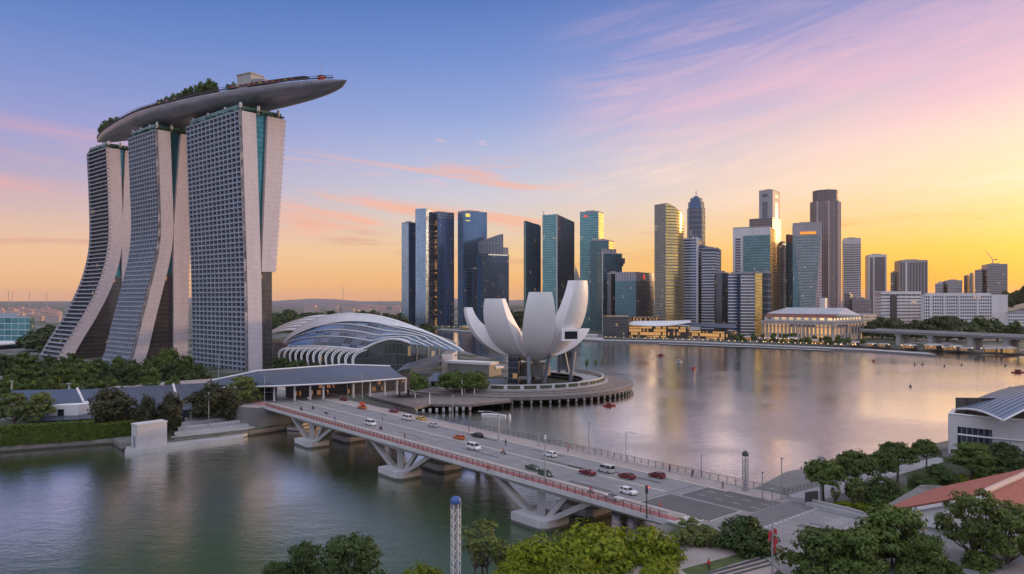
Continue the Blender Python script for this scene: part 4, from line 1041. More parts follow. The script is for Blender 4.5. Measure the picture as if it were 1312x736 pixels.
def rooftop(pts, z, parent, h=3.5, seed=1):
    """lift housing, cooling units and a parapet on a flat roof"""
    rr = random.Random(seed); g = MB(); g.prism(inset(pts, 0.25, 0.7, 0.25, 0.75), z, z+h, cap=0)
    for i in range(5):
        u, v = rr.uniform(0.08,0.85), rr.uniform(0.08,0.85); g.prism(inset(pts, u, u+0.09, v, v+0.1), z, z+rr.uniform(1.2,2.6), cap=0)
    g.build('roof_plant', M_gstone, parent)
    g = MB(); a, b = ring_off(pts, 0.15), ring_off(pts, -0.6); n = len(pts)
    for i in range(n):
        j = (i+1) % n; g.prism([a[i], a[j], b[j], b[i]], z-0.02, z+1.3, cap=0)
    g.build('parapet', M_gstone, parent)
def bands(pts, z0, z1, step, h, out, m, parent, name='floor_band'):
    """projecting floor edges all round, one mesh for the pattern"""
    g = MB(); o = ring_off(pts, out); z = z0
    while z+h < z1: g.prism(o, z, z+h, cap=0); z += step
    return g.build(name, m, parent)
def fins(pts, wall, z0, z1, n, wd, out, m, parent, name='mullion'):
    g = MB(); p, q = Vector(pts[wall]), Vector(pts[(wall+1) % len(pts)]); d = (q-p).normalized(); nn = Vector((d.y, -d.x))
    for i in range(n+1):
        c = p.lerp(q, i/n)+nn*out*0.5; g.box((c.x, c.y, (z0+z1)/2), (wd, out, z1-z0), math.atan2(d.y, d.x))
    return g.build(name, m, parent)
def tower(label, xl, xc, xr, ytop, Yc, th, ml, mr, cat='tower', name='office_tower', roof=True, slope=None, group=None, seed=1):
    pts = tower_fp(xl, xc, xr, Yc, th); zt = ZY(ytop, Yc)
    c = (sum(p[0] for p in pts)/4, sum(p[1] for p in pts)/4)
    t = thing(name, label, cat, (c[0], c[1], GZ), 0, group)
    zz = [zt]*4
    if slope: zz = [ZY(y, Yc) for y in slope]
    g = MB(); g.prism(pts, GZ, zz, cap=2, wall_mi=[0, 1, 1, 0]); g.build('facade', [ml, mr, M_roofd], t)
    if roof and not slope: rooftop(pts, zt, t, seed=seed)
    return t, pts, zt
def sign(pts, wall, u0, u1, z0, z1, m, parent, out=0.5):
    p, q = Vector(pts[wall]), Vector(pts[(wall+1) % len(pts)]); d = (q-p).normalized(); nn = Vector((d.y, -d.x))
    a, b = p.lerp(q, u0)+nn*out*0.5, p.lerp(q, u1)+nn*out*0.5; c = (a+b)/2
    g = MB(); g.box((c.x, c.y, (z0+z1)/2), ((b-a).length, out, z1-z0), math.atan2(d.y, d.x)); return g.build('sign', m, parent)
S_yel = emit('yellow_sign', (1.0,0.75,0.12,1), 1.0); S_red = emit('red_sign', (1.0,0.08,0.06,1), 1.0); S_or = emit('orange_sign', (1.0,0.33,0.03,1), 1.1)
S_wh = emit('white_sign', (1.0,0.9,0.75,1), 0.8)

# --- left cluster
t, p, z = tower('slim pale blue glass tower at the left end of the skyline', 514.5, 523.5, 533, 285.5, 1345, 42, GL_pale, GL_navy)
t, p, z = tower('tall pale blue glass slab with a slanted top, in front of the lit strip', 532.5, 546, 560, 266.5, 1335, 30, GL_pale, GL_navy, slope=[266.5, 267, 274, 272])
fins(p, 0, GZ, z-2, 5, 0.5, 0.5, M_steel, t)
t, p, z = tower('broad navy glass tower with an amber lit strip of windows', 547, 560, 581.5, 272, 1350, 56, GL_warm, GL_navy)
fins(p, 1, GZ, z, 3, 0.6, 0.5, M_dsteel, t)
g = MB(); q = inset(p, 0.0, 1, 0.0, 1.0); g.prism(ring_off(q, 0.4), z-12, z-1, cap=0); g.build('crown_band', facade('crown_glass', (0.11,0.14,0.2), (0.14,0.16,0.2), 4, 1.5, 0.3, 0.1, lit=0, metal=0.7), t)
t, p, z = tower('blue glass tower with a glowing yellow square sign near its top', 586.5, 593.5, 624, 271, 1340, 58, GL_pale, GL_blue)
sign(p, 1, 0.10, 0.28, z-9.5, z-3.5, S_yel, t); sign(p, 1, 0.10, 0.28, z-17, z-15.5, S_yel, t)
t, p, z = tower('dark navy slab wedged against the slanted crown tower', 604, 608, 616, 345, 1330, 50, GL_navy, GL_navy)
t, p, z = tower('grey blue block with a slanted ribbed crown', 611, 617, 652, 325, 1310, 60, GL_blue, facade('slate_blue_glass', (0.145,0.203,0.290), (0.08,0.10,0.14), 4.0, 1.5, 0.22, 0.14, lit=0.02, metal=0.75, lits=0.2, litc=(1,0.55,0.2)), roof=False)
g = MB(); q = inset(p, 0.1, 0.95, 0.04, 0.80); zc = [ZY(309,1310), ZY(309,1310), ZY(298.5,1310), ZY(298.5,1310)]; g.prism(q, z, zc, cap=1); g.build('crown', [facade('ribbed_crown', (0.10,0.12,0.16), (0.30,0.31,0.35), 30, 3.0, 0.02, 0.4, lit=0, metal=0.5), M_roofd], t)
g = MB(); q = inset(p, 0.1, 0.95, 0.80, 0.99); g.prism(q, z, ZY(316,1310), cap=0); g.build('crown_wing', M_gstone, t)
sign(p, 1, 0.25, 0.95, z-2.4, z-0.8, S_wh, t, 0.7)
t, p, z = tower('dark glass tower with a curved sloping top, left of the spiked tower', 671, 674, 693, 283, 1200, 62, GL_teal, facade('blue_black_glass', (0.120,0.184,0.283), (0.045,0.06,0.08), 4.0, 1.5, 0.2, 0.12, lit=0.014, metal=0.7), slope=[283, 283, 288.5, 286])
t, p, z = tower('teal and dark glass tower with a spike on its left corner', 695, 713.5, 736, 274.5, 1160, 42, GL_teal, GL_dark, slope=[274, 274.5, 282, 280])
g = MB(); g.bar((p[1][0], p[1][1], GZ), (p[1][0], p[1][1], ZY(274,1160)), 1.6, 1.6); g.build('corner_post', M_wstone, t)
g = MB(); g.tube([(p[0][0]+3, p[0][1]-1, z-2), (p[0][0]+1.5, p[0][1]-1, ZY(268.5,1160))], [1.6,0.2], 6); g.build('spike', M_steel, t)
t = thing('white_tent_roof', 'small pointed white roof peeping out right of the spiked tower', 'roof', D(739,410,1250)[:])
g = MB(); c = D(739.5, 340, 1250); g.prism([(c.x-5,1246), (c.x+5,1246), (c.x+5,1258), (c.x-5,1258)], GZ, c.z-26, cap=0); g.build('wall', M_gstone, t)
g = MB(); g.mesh([(c.x-5,1246,c.z-26),(c.x+5,1246,c.z-26),(c.x+5,1258,c.z-26),(c.x-5,1258,c.z-26),(c.x-3,1250,c.z)], [(0,1,4),(1,2,4),(2,3,4),(3,0,4)]); g.build('roof', M_wstone, t)
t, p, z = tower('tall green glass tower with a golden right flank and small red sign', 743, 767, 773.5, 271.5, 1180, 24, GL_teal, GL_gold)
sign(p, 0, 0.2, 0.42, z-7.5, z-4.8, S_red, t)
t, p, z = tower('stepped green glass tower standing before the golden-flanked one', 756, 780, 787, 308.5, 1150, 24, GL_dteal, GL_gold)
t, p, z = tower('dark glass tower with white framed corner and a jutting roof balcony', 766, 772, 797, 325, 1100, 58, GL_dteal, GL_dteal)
g = MB(); q = inset(p, 0.0, 1.0, 0.0, 1.0); g.prism(ring_off(inset(p,0.3,1.08,0.7,1.12),0.4), z-14, z-6, cap=0); g.prism(ring_off(inset(p,0.3,1.0,0.82,1.06),0.4), z-18, z-14.2, cap=0); g.build('roof_balcony', GL_dark, t)
g = MB(); g.bar((p[1][0], p[1][1], GZ), (p[1][0], p[1][1], z+1), 1.3, 1.3); g.build('corner_post', M_wstone, t)
g = MB(); g.prism(inset(p,0.2,0.8,0.15,0.75), z, z+7.5, cap=0); g.build('crown_ribs', facade('pale_crown_ribs', (0.12,0.13,0.16), (0.5,0.48,0.5), 30, 2.6, 0.02, 0.5, lit=0), t)
t, p, z = tower('low dark glass block left of the block with a red emblem', 778, 783, 793, 351, 1060, 45, GL_dark, GL_dark)
t, p, z = tower('broad low glass block with ribbed roof screen and a red emblem', 788, 815, 838, 360, 1040, 33, GL_dteal, GL_dark, roof=False)
g = MB(); g.prism(ring_off(p, -0.6), z, ZY(348.5,1040), cap=1); g.build('roof_screen', [facade('roof_screen_ribs', (0.16,0.16,0.2), (0.42,0.40,0.44), 30, 2.4, 0.02, 0.42, lit=0, metal=0.4), M_roofd], t)
# open ring emblem: a letter C
pa, pb = Vector(p[1]), Vector(p[2]); dd = (pb-pa).normalized(); nn = Vector((dd.y,-dd.x)); cc = pa.lerp(pb, 0.42)+nn*0.9; zc = ZY(354.3,1040)
g = MB(); g.tube([(cc.x+dd.x*2.6*math.cos(a), cc.y+dd.y*2.6*math.cos(a), zc+2.6*math.sin(a)) for a in [R(50+i*20) for i in range(14)]], 0.75, 6); g.build('emblem', S_red, t)

# --- middle cluster
def curved_tower():
    Yc = 1010; fp = tower_fp(838.5, 853, 876, Yc, 50); L_, C_, R_, B_ = fp
    t = thing('office_tower', 'golden glass tower with a curved sloping roofline', 'tower', (C_[0], C_[1]+20, GZ))
    n = 14; zl = ZY(261,Yc); arc_ = []
    for i in range(n+1):
        f = i/n; q = lerp2(C_, R_, f); bul = math.sin(math.pi*f)*5.0; d = Vector((R_[0]-C_[0], R_[1]-C_[1])).normalized(); arc_.append((q[0]+d.y*bul, q[1]-d.x*bul))
    pts = [L_]+arc_+[B_]
    yt = [261]+[260.5+19*(i/n)**1.5 for i in range(n+1)]+[276]
    g = MB(); g.prism(pts, GZ, [ZY(y,Yc) for y in yt], cap=2, wall_mi=[0]+[1]*n+[0,0])
    for k in range(1, len(g.f)-2): g.sm[k] = True
    g.build('facade', [GL_goldl, GL_gold, M_roofd], t)
    g = MB(); zz = [ZY(y,Yc) for y in yt]
    for k in range(26):
        z = 8+k*5.6
        path = [(x_, y_, z) for (x_, y_), zt in zip(arc_, zz[1:]) if zt > z+1]
        if len(path) > 2: g.tube(path, 0.32, 4)
    g.build('sun_louvre', M_steel, t)
curved_tower()
# octagonal dark tower with stepped crown and mast
def octagon(cx, cy, r, k=0.41, rot=0.0):
    out = []
    for i in range(8): a = math.pi/8+i*math.pi/4+rot; out.append((cx+r*math.cos(a), cy+r*math.sin(a)))
    return out
t = thing('office_tower', 'dark eight-sided tower with a domed crown and a red-tipped mast', 'tower', D(894.5,420,1180)[:]); Yc = 1180; cx_ = XP(894.7,Yc)
g = MB(); g.prism(octagon(cx_, Yc+14, 14.4), GZ, ZY(266,Yc), cap=1); g.build('facade', [facade('dark_banded_glass', (0.058,0.072,0.109), (0.22,0.20,0.22), 8.0, 1.8, 0.2, 0.12, lit=0.02, metal=0.6), M_roofd], t)
g = MB(); g.prism(octagon(cx_, Yc+14, 12.8), ZY(266,Yc), ZY(258,Yc), cap=1); g.prism(octagon(cx_, Yc+14, 9.6), ZY(258,Yc), ZY(253,Yc), cap=1); g.prism(octagon(cx_, Yc+14, 4.5), ZY(253,Yc), ZY(250.5,Yc), cap=1); g.build('crown', [GL_navy, M_roofd], t)
for a in (0,2,4,6):
    o = octagon(cx_, Yc+14, 14.9)[a]; g = MB(); g.bar((o[0],o[1],GZ), (o[0],o[1],ZY(268,Yc)), 1.6, 1.6); g.build('corner_pier', M_gstone, t)
g = MB(); g.tube([(cx_,Yc+14,ZY(251,Yc)), (cx_,Yc+14,ZY(246.5,Yc))], 0.9, 6); g.tube([(cx_,Yc+14,ZY(246.5,Yc)), (cx_,Yc+14,ZY(242,Yc))], [0.8,0.2], 6, 1); g.build('mast', [M_wstone, paint('red_mast_paint', (0.5,0.06,0.04), 0.5)], t)
def banded(label, xl, xc, xr, ytop, Yc, th, m, mb, step=4.0, h=1.5, out=0.6, slope=None, roof=True):
    t, p, z = tower(label, xl, xc, xr, ytop, Yc, th, m, m, roof=roof)
    bands(p, GZ+2, z, step, h, out, mb, t); return t, p, z
t, p, z = banded('white banded apartment tower with a slanted shoulder, left of its twin', 869, 893, 899, 307, 1060, 22, GL_navy, M_wstone)
g = MB(); g.bar((p[1][0],p[1][1],GZ), (p[1][0],p[1][1],z+3), 3.0, 3.0); g.build('corner_pier', M_wstone, t)
g = MB(); g.prism(inset(p,0.1,0.98,0.1,0.9), z, [z+1, z+4, z+4, z+1], cap=0); g.build('crown', M_wstone, t)
t, p, z = banded('white banded apartment tower behind the pale pier', 893, 903, 908, 316, 1085, 30, GL_navy, M_wstone)
t, p, z = banded('lower white banded tower with a rounded right end', 899, 915, 922, 319, 1045, 30, GL_navy, M_wstone)
t, p, z = tower('narrow pinkish tower showing behind the rounded white one', 914, 919, 924, 320, 1110, 30, GL_cream, GL_cream)
g = MB(); q = D(884, 409, 1000); g.box((q.x, 1008, 8), (28, 14, 14), 0.1); tag(g.build('white_podium_wall', M_wstone), 'blank white podium box at the foot of the banded towers', 'podium')
t, p, z = tower('black glass tower, low, between the banded towers and the gold-edged block', 916, 925, 934, 350, 1040, 40, GL_dark, GL_dark)
t, p, z = banded('white striped left wing with a dark slot beside it', 933, 940, 946, 352, 985, 40, GL_navy, M_wstone)
t, p, z = tower('dark glass slot block between two white striped wings', 944, 949, 953, 351, 990, 40, GL_navy, GL_navy)
t, p, z = banded('white striped block in front of the big white frame', 949, 968, 972, 350.5, 980, 20, GL_dark, M_wstone)
t, p, z = tower('slim golden windowed end of the striped block', 967.5, 976.5, 979, 350, 976, 12, facade('gold_sunlit_wall', (0.80,0.50,0.12), (0.50,0.36,0.16), 4.0, 3.0, 0.3, 0.1, lit=0.0, metal=0.85, rough=0.22), GL_gold)  # low sun on this end wall put into its gold colour
t, p, z = tower('dark blue banded block right of the golden end', 977, 984, 988, 350, 985, 35, GL_navy, GL_navy); bands(p, GZ+3, z, 8, 0.9, 0.4, M_gstone, t)
# big white frame with teal glass let into it
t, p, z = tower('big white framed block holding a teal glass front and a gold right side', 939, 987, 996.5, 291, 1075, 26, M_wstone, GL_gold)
g = MB(); pl, pc = Vector(p[0]), Vector(p[1]); d = (pc-pl).normalized(); nn = Vector((d.y,-d.x))
a, b = pl.lerp(pc, 0.28)+nn*0.8, pl.lerp(pc, 1.0)+nn*0.8; zb = ZY(301,1075)
g.face([(a.x,a.y,GZ),(b.x,b.y,GZ),(b.x,b.y,zb),(a.x,a.y,zb)], 0, [(0,0),(40,0),(40,zb),(0,zb)])
g.face([(a.x,a.y,zb),(b.x,b.y,zb),(b.x-nn.x*0.8,b.y-nn.y*0.8,zb),(a.x-nn.x*0.8,a.y-nn.y*0.8,zb)], 0); g.face([(a.x-nn.x*.8,a.y-nn.y*.8,GZ),(a.x,a.y,GZ),(a.x,a.y,zb),(a.x-nn.x*.8,a.y-nn.y*.8,zb)], 0)
g.build('glass_front', facade('teal_inset_glass', (0.10,0.20,0.22), (0.09,0.13,0.14), 4.0, 1.6, 0.3, 0.1, lit=0.01, metal=0.8, var=0.6), t)
g = MB(); a, b = pl.lerp(pc, 0.07)+nn*0.4, pl.lerp(pc, 0.21)+nn*0.4; zb = ZY(304,1075)
g.face([(a.x,a.y,GZ),(b.x,b.y,GZ),(b.x,b.y,zb),(a.x,a.y,zb)], 0, [(0,0),(8,0),(8,zb),(0,zb)]); g.build('window_strip', facade('strip_windows', (0.07,0.07,0.09), (0.5,0.47,0.48), 4.0, 20, 0.4, 0.0, lit=0.02), t)
# tall grey tower with its lower shoulder
t, p, z = tower('tall grey stone tower with a lower shoulder and dark slots near its top', 972.5, 990, 999.5, 244, 1130, 36, M_gstone, M_pink)
for wall, u in ((0, 0.42), (1, 0.5)):
    pa, pb = Vector(p[wall]), Vector(p[wall+1]); d = (pb-pa).normalized(); nn = Vector((d.y,-d.x))
    for (u0,u1,y0,y1) in ((u-0.17,u+0.2,283,258), (u-0.17,u+0.2,252,248)):
        a, b = pa.lerp(pb,u0)+nn*0.15, pa.lerp(pb,u1)+nn*0.15; z0, z1 = ZY(y0,1130), ZY(y1,1130)
        g = MB(); g.face([(a.x,a.y,z0),(b.x,b.y,z0),(b.x,b.y,z1),(a.x,a.y,z1)], 0, [(0,z0),(12,z0),(12,z1),(0,z1)]); g.build('dark_slot', GL_dark, t)
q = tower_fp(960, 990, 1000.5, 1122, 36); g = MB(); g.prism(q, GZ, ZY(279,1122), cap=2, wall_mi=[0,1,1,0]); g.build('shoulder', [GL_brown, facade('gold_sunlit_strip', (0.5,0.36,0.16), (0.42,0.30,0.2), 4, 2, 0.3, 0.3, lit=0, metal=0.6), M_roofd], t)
t, p, z = tower('grey banded tower half hidden behind the slanting grey building', 998, 1004, 1009, 312, 1150, 40, GL_grey, GL_grey); bands(p, GZ+3, z, 4, 1.2, 0.4, M_gstone, t)
t, p, z = tower('dark slab with a red brick cap beside the slanting grey building', 1007, 1010.5, 1017, 310, 1120, 45, GL_dteal, GL_dteal, roof=False)
g = MB(); g.prism(p, z, ZY(300.5,1120), cap=0); g.build('brick_cap', M_brick, t)
# slanting building: grey frame, tapering glass front, pink sliver, orange sign
t, p, z = tower('grey slanting building with tapering glass front and an orange lit sign', 1016, 1053, 1057.5, 286, 1030, 20, M_gstone, M_pink)
pl, pc = Vector(p[0]), Vector(p[1]); d = (pc-pl).normalized(); nn = Vector((d.y,-d.x)); W_ = (pc-pl).length
def onw(u, z, o=0.5): q = pl.lerp(pc, u)+nn*o; return (q.x, q.y, z)
zb, zt = ZY(402,1030), ZY(301,1030)
g = MB(); g.face([onw(0.0,GZ), onw(0.27,GZ), onw(0.27,zb), onw(0.03,zt), onw(0.0,zt)], 0, [(0,0),(10,0),(10,zb),(1,zt),(0,zt)]); g.build('left_glass', GL_dteal, t)
g = MB(); g.face([onw(0.27,GZ,0.6), onw(0.70,GZ,0.6), onw(0.97,zt,0.6), onw(0.07,zt,0.6), onw(0.27,zb,0.6)], 0, [(10,0),(30,0),(40,zt),(2,zt),(10,zb)]); g.build('tapering_glass', facade('grey_teal_glass', (0.20,0.25,0.27), (0.14,0.16,0.17), 4, 1.6, 0.35, 0.1, lit=0.01, metal=0.75, var=0.5), t)
g = MB(); g.face([onw(0.70,GZ), onw(1.0,GZ), onw(1.0,zt), onw(0.97,zt)], 0, [(0,0),(12,0),(12,zt),(11,zt)]); g.build('pink_wall', facade('pink_ribbed_wall', (0.30,0.22,0.22), (0.50,0.37,0.36), 4, 20, 0.5, 0.0, lit=0, metal=0.2), t)
sign(p, 0, 0.25, 0.80, ZY(300,1030)+0.2, ZY(296.6,1030), S_or, t, 1.0)
g = MB(); g.prism(tower_fp(1050,1057,1060,1024,30), GZ, ZY(382,1024), cap=0); g.build('podium_fin', M_wstone, t)
# tallest: octagonal ribbed tower
t = thing('office_tower', 'tallest tower, brown ribbed stone with a chamfered stepped top and red sign', 'tower', D(1064.5,420,1120)[:]); Yc = 1120; cx_ = XP(1064.7,Yc)
rib = facade('ribbed_brown_windows', (0.055,0.05,0.055), (0.30,0.24,0.235), 3.6, 2.2, 0.2, 0.5, lit=0.015, metal=0.3, frough=0.7)
o = octagon(cx_, Yc+20, 21.0, rot=0.2); g = MB(); g.prism(o, GZ, ZY(257,Yc), cap=1); g.build('facade', [rib, M_roofd], t)
g = MB(); g.prism(octagon(cx_, Yc+20, 18.6, rot=0.2), ZY(257,Yc), ZY(242.5,Yc), cap=1); g.build('crown', [GL_brown, M_roofd], t)
for i in range(8):
    q = o[i]; g = MB(); g.bar((q[0],q[1],GZ), (q[0],q[1],ZY(257,Yc)), 2.4, 2.4); g.build('corner_pier', M_pink, t)
q = octagon(cx_, Yc+20, 18.7, rot=0.2); sign(q, 6, 0.1, 0.9, ZY(250,Yc), ZY(248.6,Yc), S_red, t)
t, p, z = tower('cream finely striped tower right of the tallest one', 1081, 1103, 1107.5, 306, 1180, 22, GL_cream, GL_cream); bands(p, GZ+3, z-9, 3.7, 1.3, 0.5, M_wstone, t)
g = MB(); g.prism(ring_off(p,0.3), z-8, z+0.5, cap=0); g.build('crown_band', M_wstone, t)
t, p, z = tower('small grey block low in front of the cream striped tower', 1082, 1089, 1093, 378, 1150, 40, GL_grey, GL_grey)
t, p, z = tower('low grey banded block left of the long white offices', 1092, 1116, 1121, 384, 1130, 20, GL_grey, GL_grey); bands(p, GZ+3, z, 3.6, 1.3, 0.5, M_gstone, t)
t, p, z = tower('grey tower with white edge piers and a dark window field', 1112.5, 1136, 1139.5, 327, 1500, 20, GL_brown, GL_grey)
for wall, u in ((0,0.04),(0,0.96),(0,0.30)): sign(p, wall, u-0.035, u+0.035, GZ, z+0.5, M_wstone, t, 1.0).name = 'edge_pier'
sign(p, 0, 0, 1, z-4, z+0.6, M_wstone, t, 0.8).name = 'crown_band'
t, p, z = tower('thin white tower half behind the brown ribbed one', 1141, 1148, 1152.5, 350, 1520, 30, GL_white, GL_white); plant(g := MB(), p, z, 5); g.build('crown', M_wstone, t)
t, p, z = tower('wide brown tower with vertical ribs and a white left stripe', 1153, 1188, 1193, 334, 1450, 18, GL_brown, GL_brown)
fins(p, 0, GZ, z, 9, 1.6, 1.2, M_gstone, t, 'rib'); sign(p, 0, 0.19, 0.27, GZ, z-3, M_wstone, t, 1.6).name = 'white_stripe'; sign(p, 0, 0, 1, z-4, z+0.5, M_gstone, t, 1.5).name = 'crown_band'
t, p, z = tower('small pale tower with stepped top behind the white offices', 1198, 1208, 1215, 364, 1650, 35, GL_cream, GL_cream); plant(g := MB(), p, z, 6); g.build('crown', M_wstone, t)
t, p, z = tower('wide pale flat-topped block behind the white offices', 1214.5, 1233, 1236.5, 360, 1640, 22, GL_cream, GL_cream)
t, p, z = tower('slim reddish tower at the left of the stepped pair', 1235, 1239, 1243, 354, 1660, 35, GL_brown, GL_cream)
t, p, z = tower('slim pale tower before the reddish slim one', 1242, 1246, 1250, 351, 1640, 35, GL_cream, GL_cream)
t, p, z = tower('grey tower with bright right side left of the one with the crane', 1249, 1258, 1268.5, 346.5, 1600, 40, GL_grey, GL_cream)
t, p, z = tower('grey banded tower with a construction crane on its roof', 1265, 1291, 1296.5, 339, 1580, 22, GL_grey, GL_grey)
cr = thing('tower_crane', 'thin yellow-grey crane standing on the rightmost grey tower', 'crane', (p[1][0]-22, p[1][1]+10, z))
b0 = Vector((p[1][0]-24, p[1][1]+12, z)); g = MB(); g.bar(b0, b0+Vector((0,0,10)), 1.4, 1.4); g.build('mast', M_steel, cr)
g = MB(); j0, j1 = b0+Vector((0,0,10)), b0+Vector((-17,0,32)); g.bar(j0, j1, 0.7, 0.7); g.bar(j0+Vector((1.5,0,0)), j1, 0.3, 0.3)
for k in range(8): g.bar(j0.lerp(j1,k/8), (j0+Vector((1.5,0,0))).lerp(j1,(k+0.5)/8), 0.2, 0.2)
g.build('jib', M_steel, cr); g = MB(); g.bar(j0, j0+Vector((8,0,2)), 1.0, 1.0); g.box(j0+Vector((8,0,1)), (2.4,2,2.4)); g.build('counterweight', M_dsteel, cr)

# --- long white offices, low
t, p, z = tower('long white office wing with a pink left end and ribbon windows', 1120, 1129, 1180, 375, 985, 72, M_pink, GL_whitel, name='office_block', cat='offices', roof=False)
g = MB(); g.prism(ring_off(p, 0.8), z, z+1.6, cap=0); g.build('roof_slab', M_wstone, t); bands(p, 8, z-3, 4.4, 1.6, 0.5, M_wstone, t); sign(p, 1, 0.22, 0.38, GZ, z-4, GL_dark, t, 0.9).name = 'stair_glass'
t, p, z = tower('longest white office wing with many window bays and a blank right end', 1180, 1184, 1291, 379, 960, 80, M_wstone, GL_white, name='office_block', cat='offices', roof=False)
g = MB(); g.prism(ring_off(p, 0.8), z, z+1.4, cap=0); g.prism(inset(p,0.1,0.9,0.05,0.8), z+1.4, z+3.4, cap=0); g.build('roof_slab', M_wstone, t); sign(p, 1, 0.80, 0.995, GZ, z, M_wstone, t, 0.9).name = 'blank_end'
for u in (0.06,0.22,0.40,0.62): sign(p, 1, u, u+0.02, GZ, z, M_wstone, t, 1.4).name = 'pier'
t, p, z = tower('low pale block at the far right beyond the wooded hill foot', 1288, 1292, 1330, 402, 940, 75, M_wstone, GL_white, name='office_block', cat='offices')

# --- colonnaded hotel on the waterfront
HYc = 845; M_hot = paint('warm_grey_stone', (0.43,0.375,0.36), 0.7, 0.14, 0.1, streak=True); fp = tower_fp(975, 1068, 1108, HYc, 46)
hot = thing('colonnade_hotel', 'long pale colonnaded hotel with a sloping blue-white roof, lit from below', 'hotel', (fp[1][0]-20, fp[1][1]+20, GZ))
zw = ZY(417,HYc); g = MB(); g.prism(ring_off(fp,-2.5), GZ, zw, cap=1); 
g.build('wall', [facade('lit_hotel_wall', (0.10,0.08,0.06), (0.40,0.33,0.31), 8.6, 4.6, 0.12, 0.42, lit=0.75, metal=0.0, rough=0.4, litc=(1,0.52,0.17), lits=0.62, frough=0.8), M_wstone], hot)
g = MB(); g.prism(fp, zw, zw+3.0, cap=0); g.prism(ring_off(fp,0.9), zw+3.0, zw+3.9, cap=0); g.build('cornice', M_hot, hot)
g = MB(); g.prism(ring_off(fp,-4), zw+3.9, zw+8, cap=1); g.build('attic', [facade('lit_attic', (0.2,0.16,0.1), (0.46,0.40,0.40), 4.1, 9.2, 0.35, 0.45, lit=0.9, metal=0, litc=(1,0.7,0.3), lits=1.0, frough=0.8), M_wstone], hot)
for wall, n in ((0, 17), (1, 9)):
    pa, pb = Vector(fp[wall]), Vector(fp[wall+1]); d = (pb-pa).normalized(); nn = Vector((d.y,-d.x))
    for i in range(n+1):
        q = pa.lerp(pb, (i+0.3)/(n+0.6)); g = MB(); g.lathe([(1.35,0),(1.35,1.0),(1.05,1.4),(0.9,zw-GZ-1.6),(1.35,zw-GZ-1.0),(1.35,zw-GZ)], (q.x+nn.x*-0.9, q.y+nn.y*-0.9, GZ), 8); g.build('column', M_hot, hot)
zr = zw+8; ins = inset(fp, 0.02, 0.985, 0.05, 0.95)
g = MB(); L_, C_, R_, B_ = ins; m0, m1 = lerp2(L_,B_,0.55), lerp2(C_,R_,0.55); zrd = ZY(395.5,HYc)
a0, a1 = lerp2(L_,B_,0.10), lerp2(C_,R_,0.10)
def v3(p_, z_): return (p_[0], p_[1], z_)
g.face([v3(L_,zr-1), v3(C_,zr-1), v3(a1,zr+4.2), v3(a0,zr+4.2)], 0); g.build('red_tile_skirt', M_brick, hot)
g = MB(); g.face([v3(a0,zr+4.2), v3(a1,zr+4.2), v3(lerp2(m1,m0,0.05),zrd), v3(lerp2(m0,m1,0.10),zrd)]); g.face([v3(lerp2(m0,m1,0.10),zrd), v3(lerp2(m1,m0,0.05),zrd), v3(lerp2(C_,R_,0.93),zr+2), v3(lerp2(L_,B_,0.93),zr+2)]); g.face([v3(a1,zr+4.2), v3(lerp2(C_,R_,0.93),zr+2), v3(lerp2(m1,m0,0.05),zrd)]); g.face([v3(a0,zr+4.2), v3(lerp2(m0,m1,0.10),zrd), v3(lerp2(L_,B_,0.93),zr+2)])
g.build('roof', paint('pale_blue_roof', (0.46,0.50,0.58), 0.45, 0.15, 0.15, metal=0.1), hot)
g = MB()
for i in range(34):
    u = i/33; p0, p1 = Vector(v3(lerp2(a0,a1,u),zr+4.4)), Vector(v3(lerp2(lerp2(m0,m1,0.10),lerp2(m1,m0,0.05),u),zrd+0.2)); g.tube([p0,p1], 0.22, 4)
g.build('roof_seam', M_wstone, hot)
g = MB(); g.prism(inset(fp,0.3,0.97,1.02,1.5), GZ, zw+11, cap=1); g.build('rear_wing', [GL_cream, M_wstone], hot)
for k, u in enumerate((0.38, 0.44)):
    pass
# --- waterfront pavilions
pv = thing('waterfront_pavilion', 'dark glass waterfront pavilion under a long swooping white roof', 'pavilion', D(850,432,940)[:])
a = [D(806,415.5,945), D(886,412.5,930), D(880,411,960), D(812,411.5,975)]
g = MB(); rr = []
for i in range(17):
    f = i/16; lo_ = a[0].lerp(a[1], f); hi_ = a[3].lerp(a[2], f); s_ = 2.6*math.sin(math.pi*f); rr.append([lo_+Vector((0,-3*s_,-s_*1.2)), lo_.lerp(hi_,0.5)+Vector((0,0,1.2)), hi_])
g.grid(rr, 0, True, None, True); g.grid([[v-Vector((0,0,0.9)) for v in r] for r in rr], 0, True); g.grid([[r[0], r[0]-Vector((0,0,0.9))] for r in rr], 0, False); g.build('roof', M_white, pv)
M_rest = facade('lit_restaurant', (0.04,0.035,0.03), (0.08,0.06,0.05), 4.2, 2.2, 0.15, 0.16, lit=0.50, metal=0.2, rough=0.3, litc=(1,0.5,0.15), lits=0.55)
g = MB(); g.prism([D(806,432,948)[:2], D(882,434,930)[:2], D(884,434,955)[:2], D(808,432,975)[:2]], GZ, 15.5, cap=1); g.build('glass_wall', [M_rest, M_roofd], pv)
t, p, z = tower('black glass box pavilion with lamps along its roof edge', 773, 805, 809, 406, 950, 20, GL_dark, GL_dark, name='waterfront_pavilion', cat='pavilion', roof=False)
g = MB()
for i in range(14): q = lerp2(p[0],p[1],(i+0.5)/14); g.lathe([(0.01,-.3),(0.3,0),(0.01,.3)], (q[0],q[1]-0.3,z+0.8), 6)
g.build('roof_lamps', M_lamp, t)
t, p, z = tower('lit two-storey terrace restaurant beside the black pavilion', 807, 838, 842, 406.5, 990, 20, M_rest, M_rest, name='restaurant', cat='restaurant', roof=False)
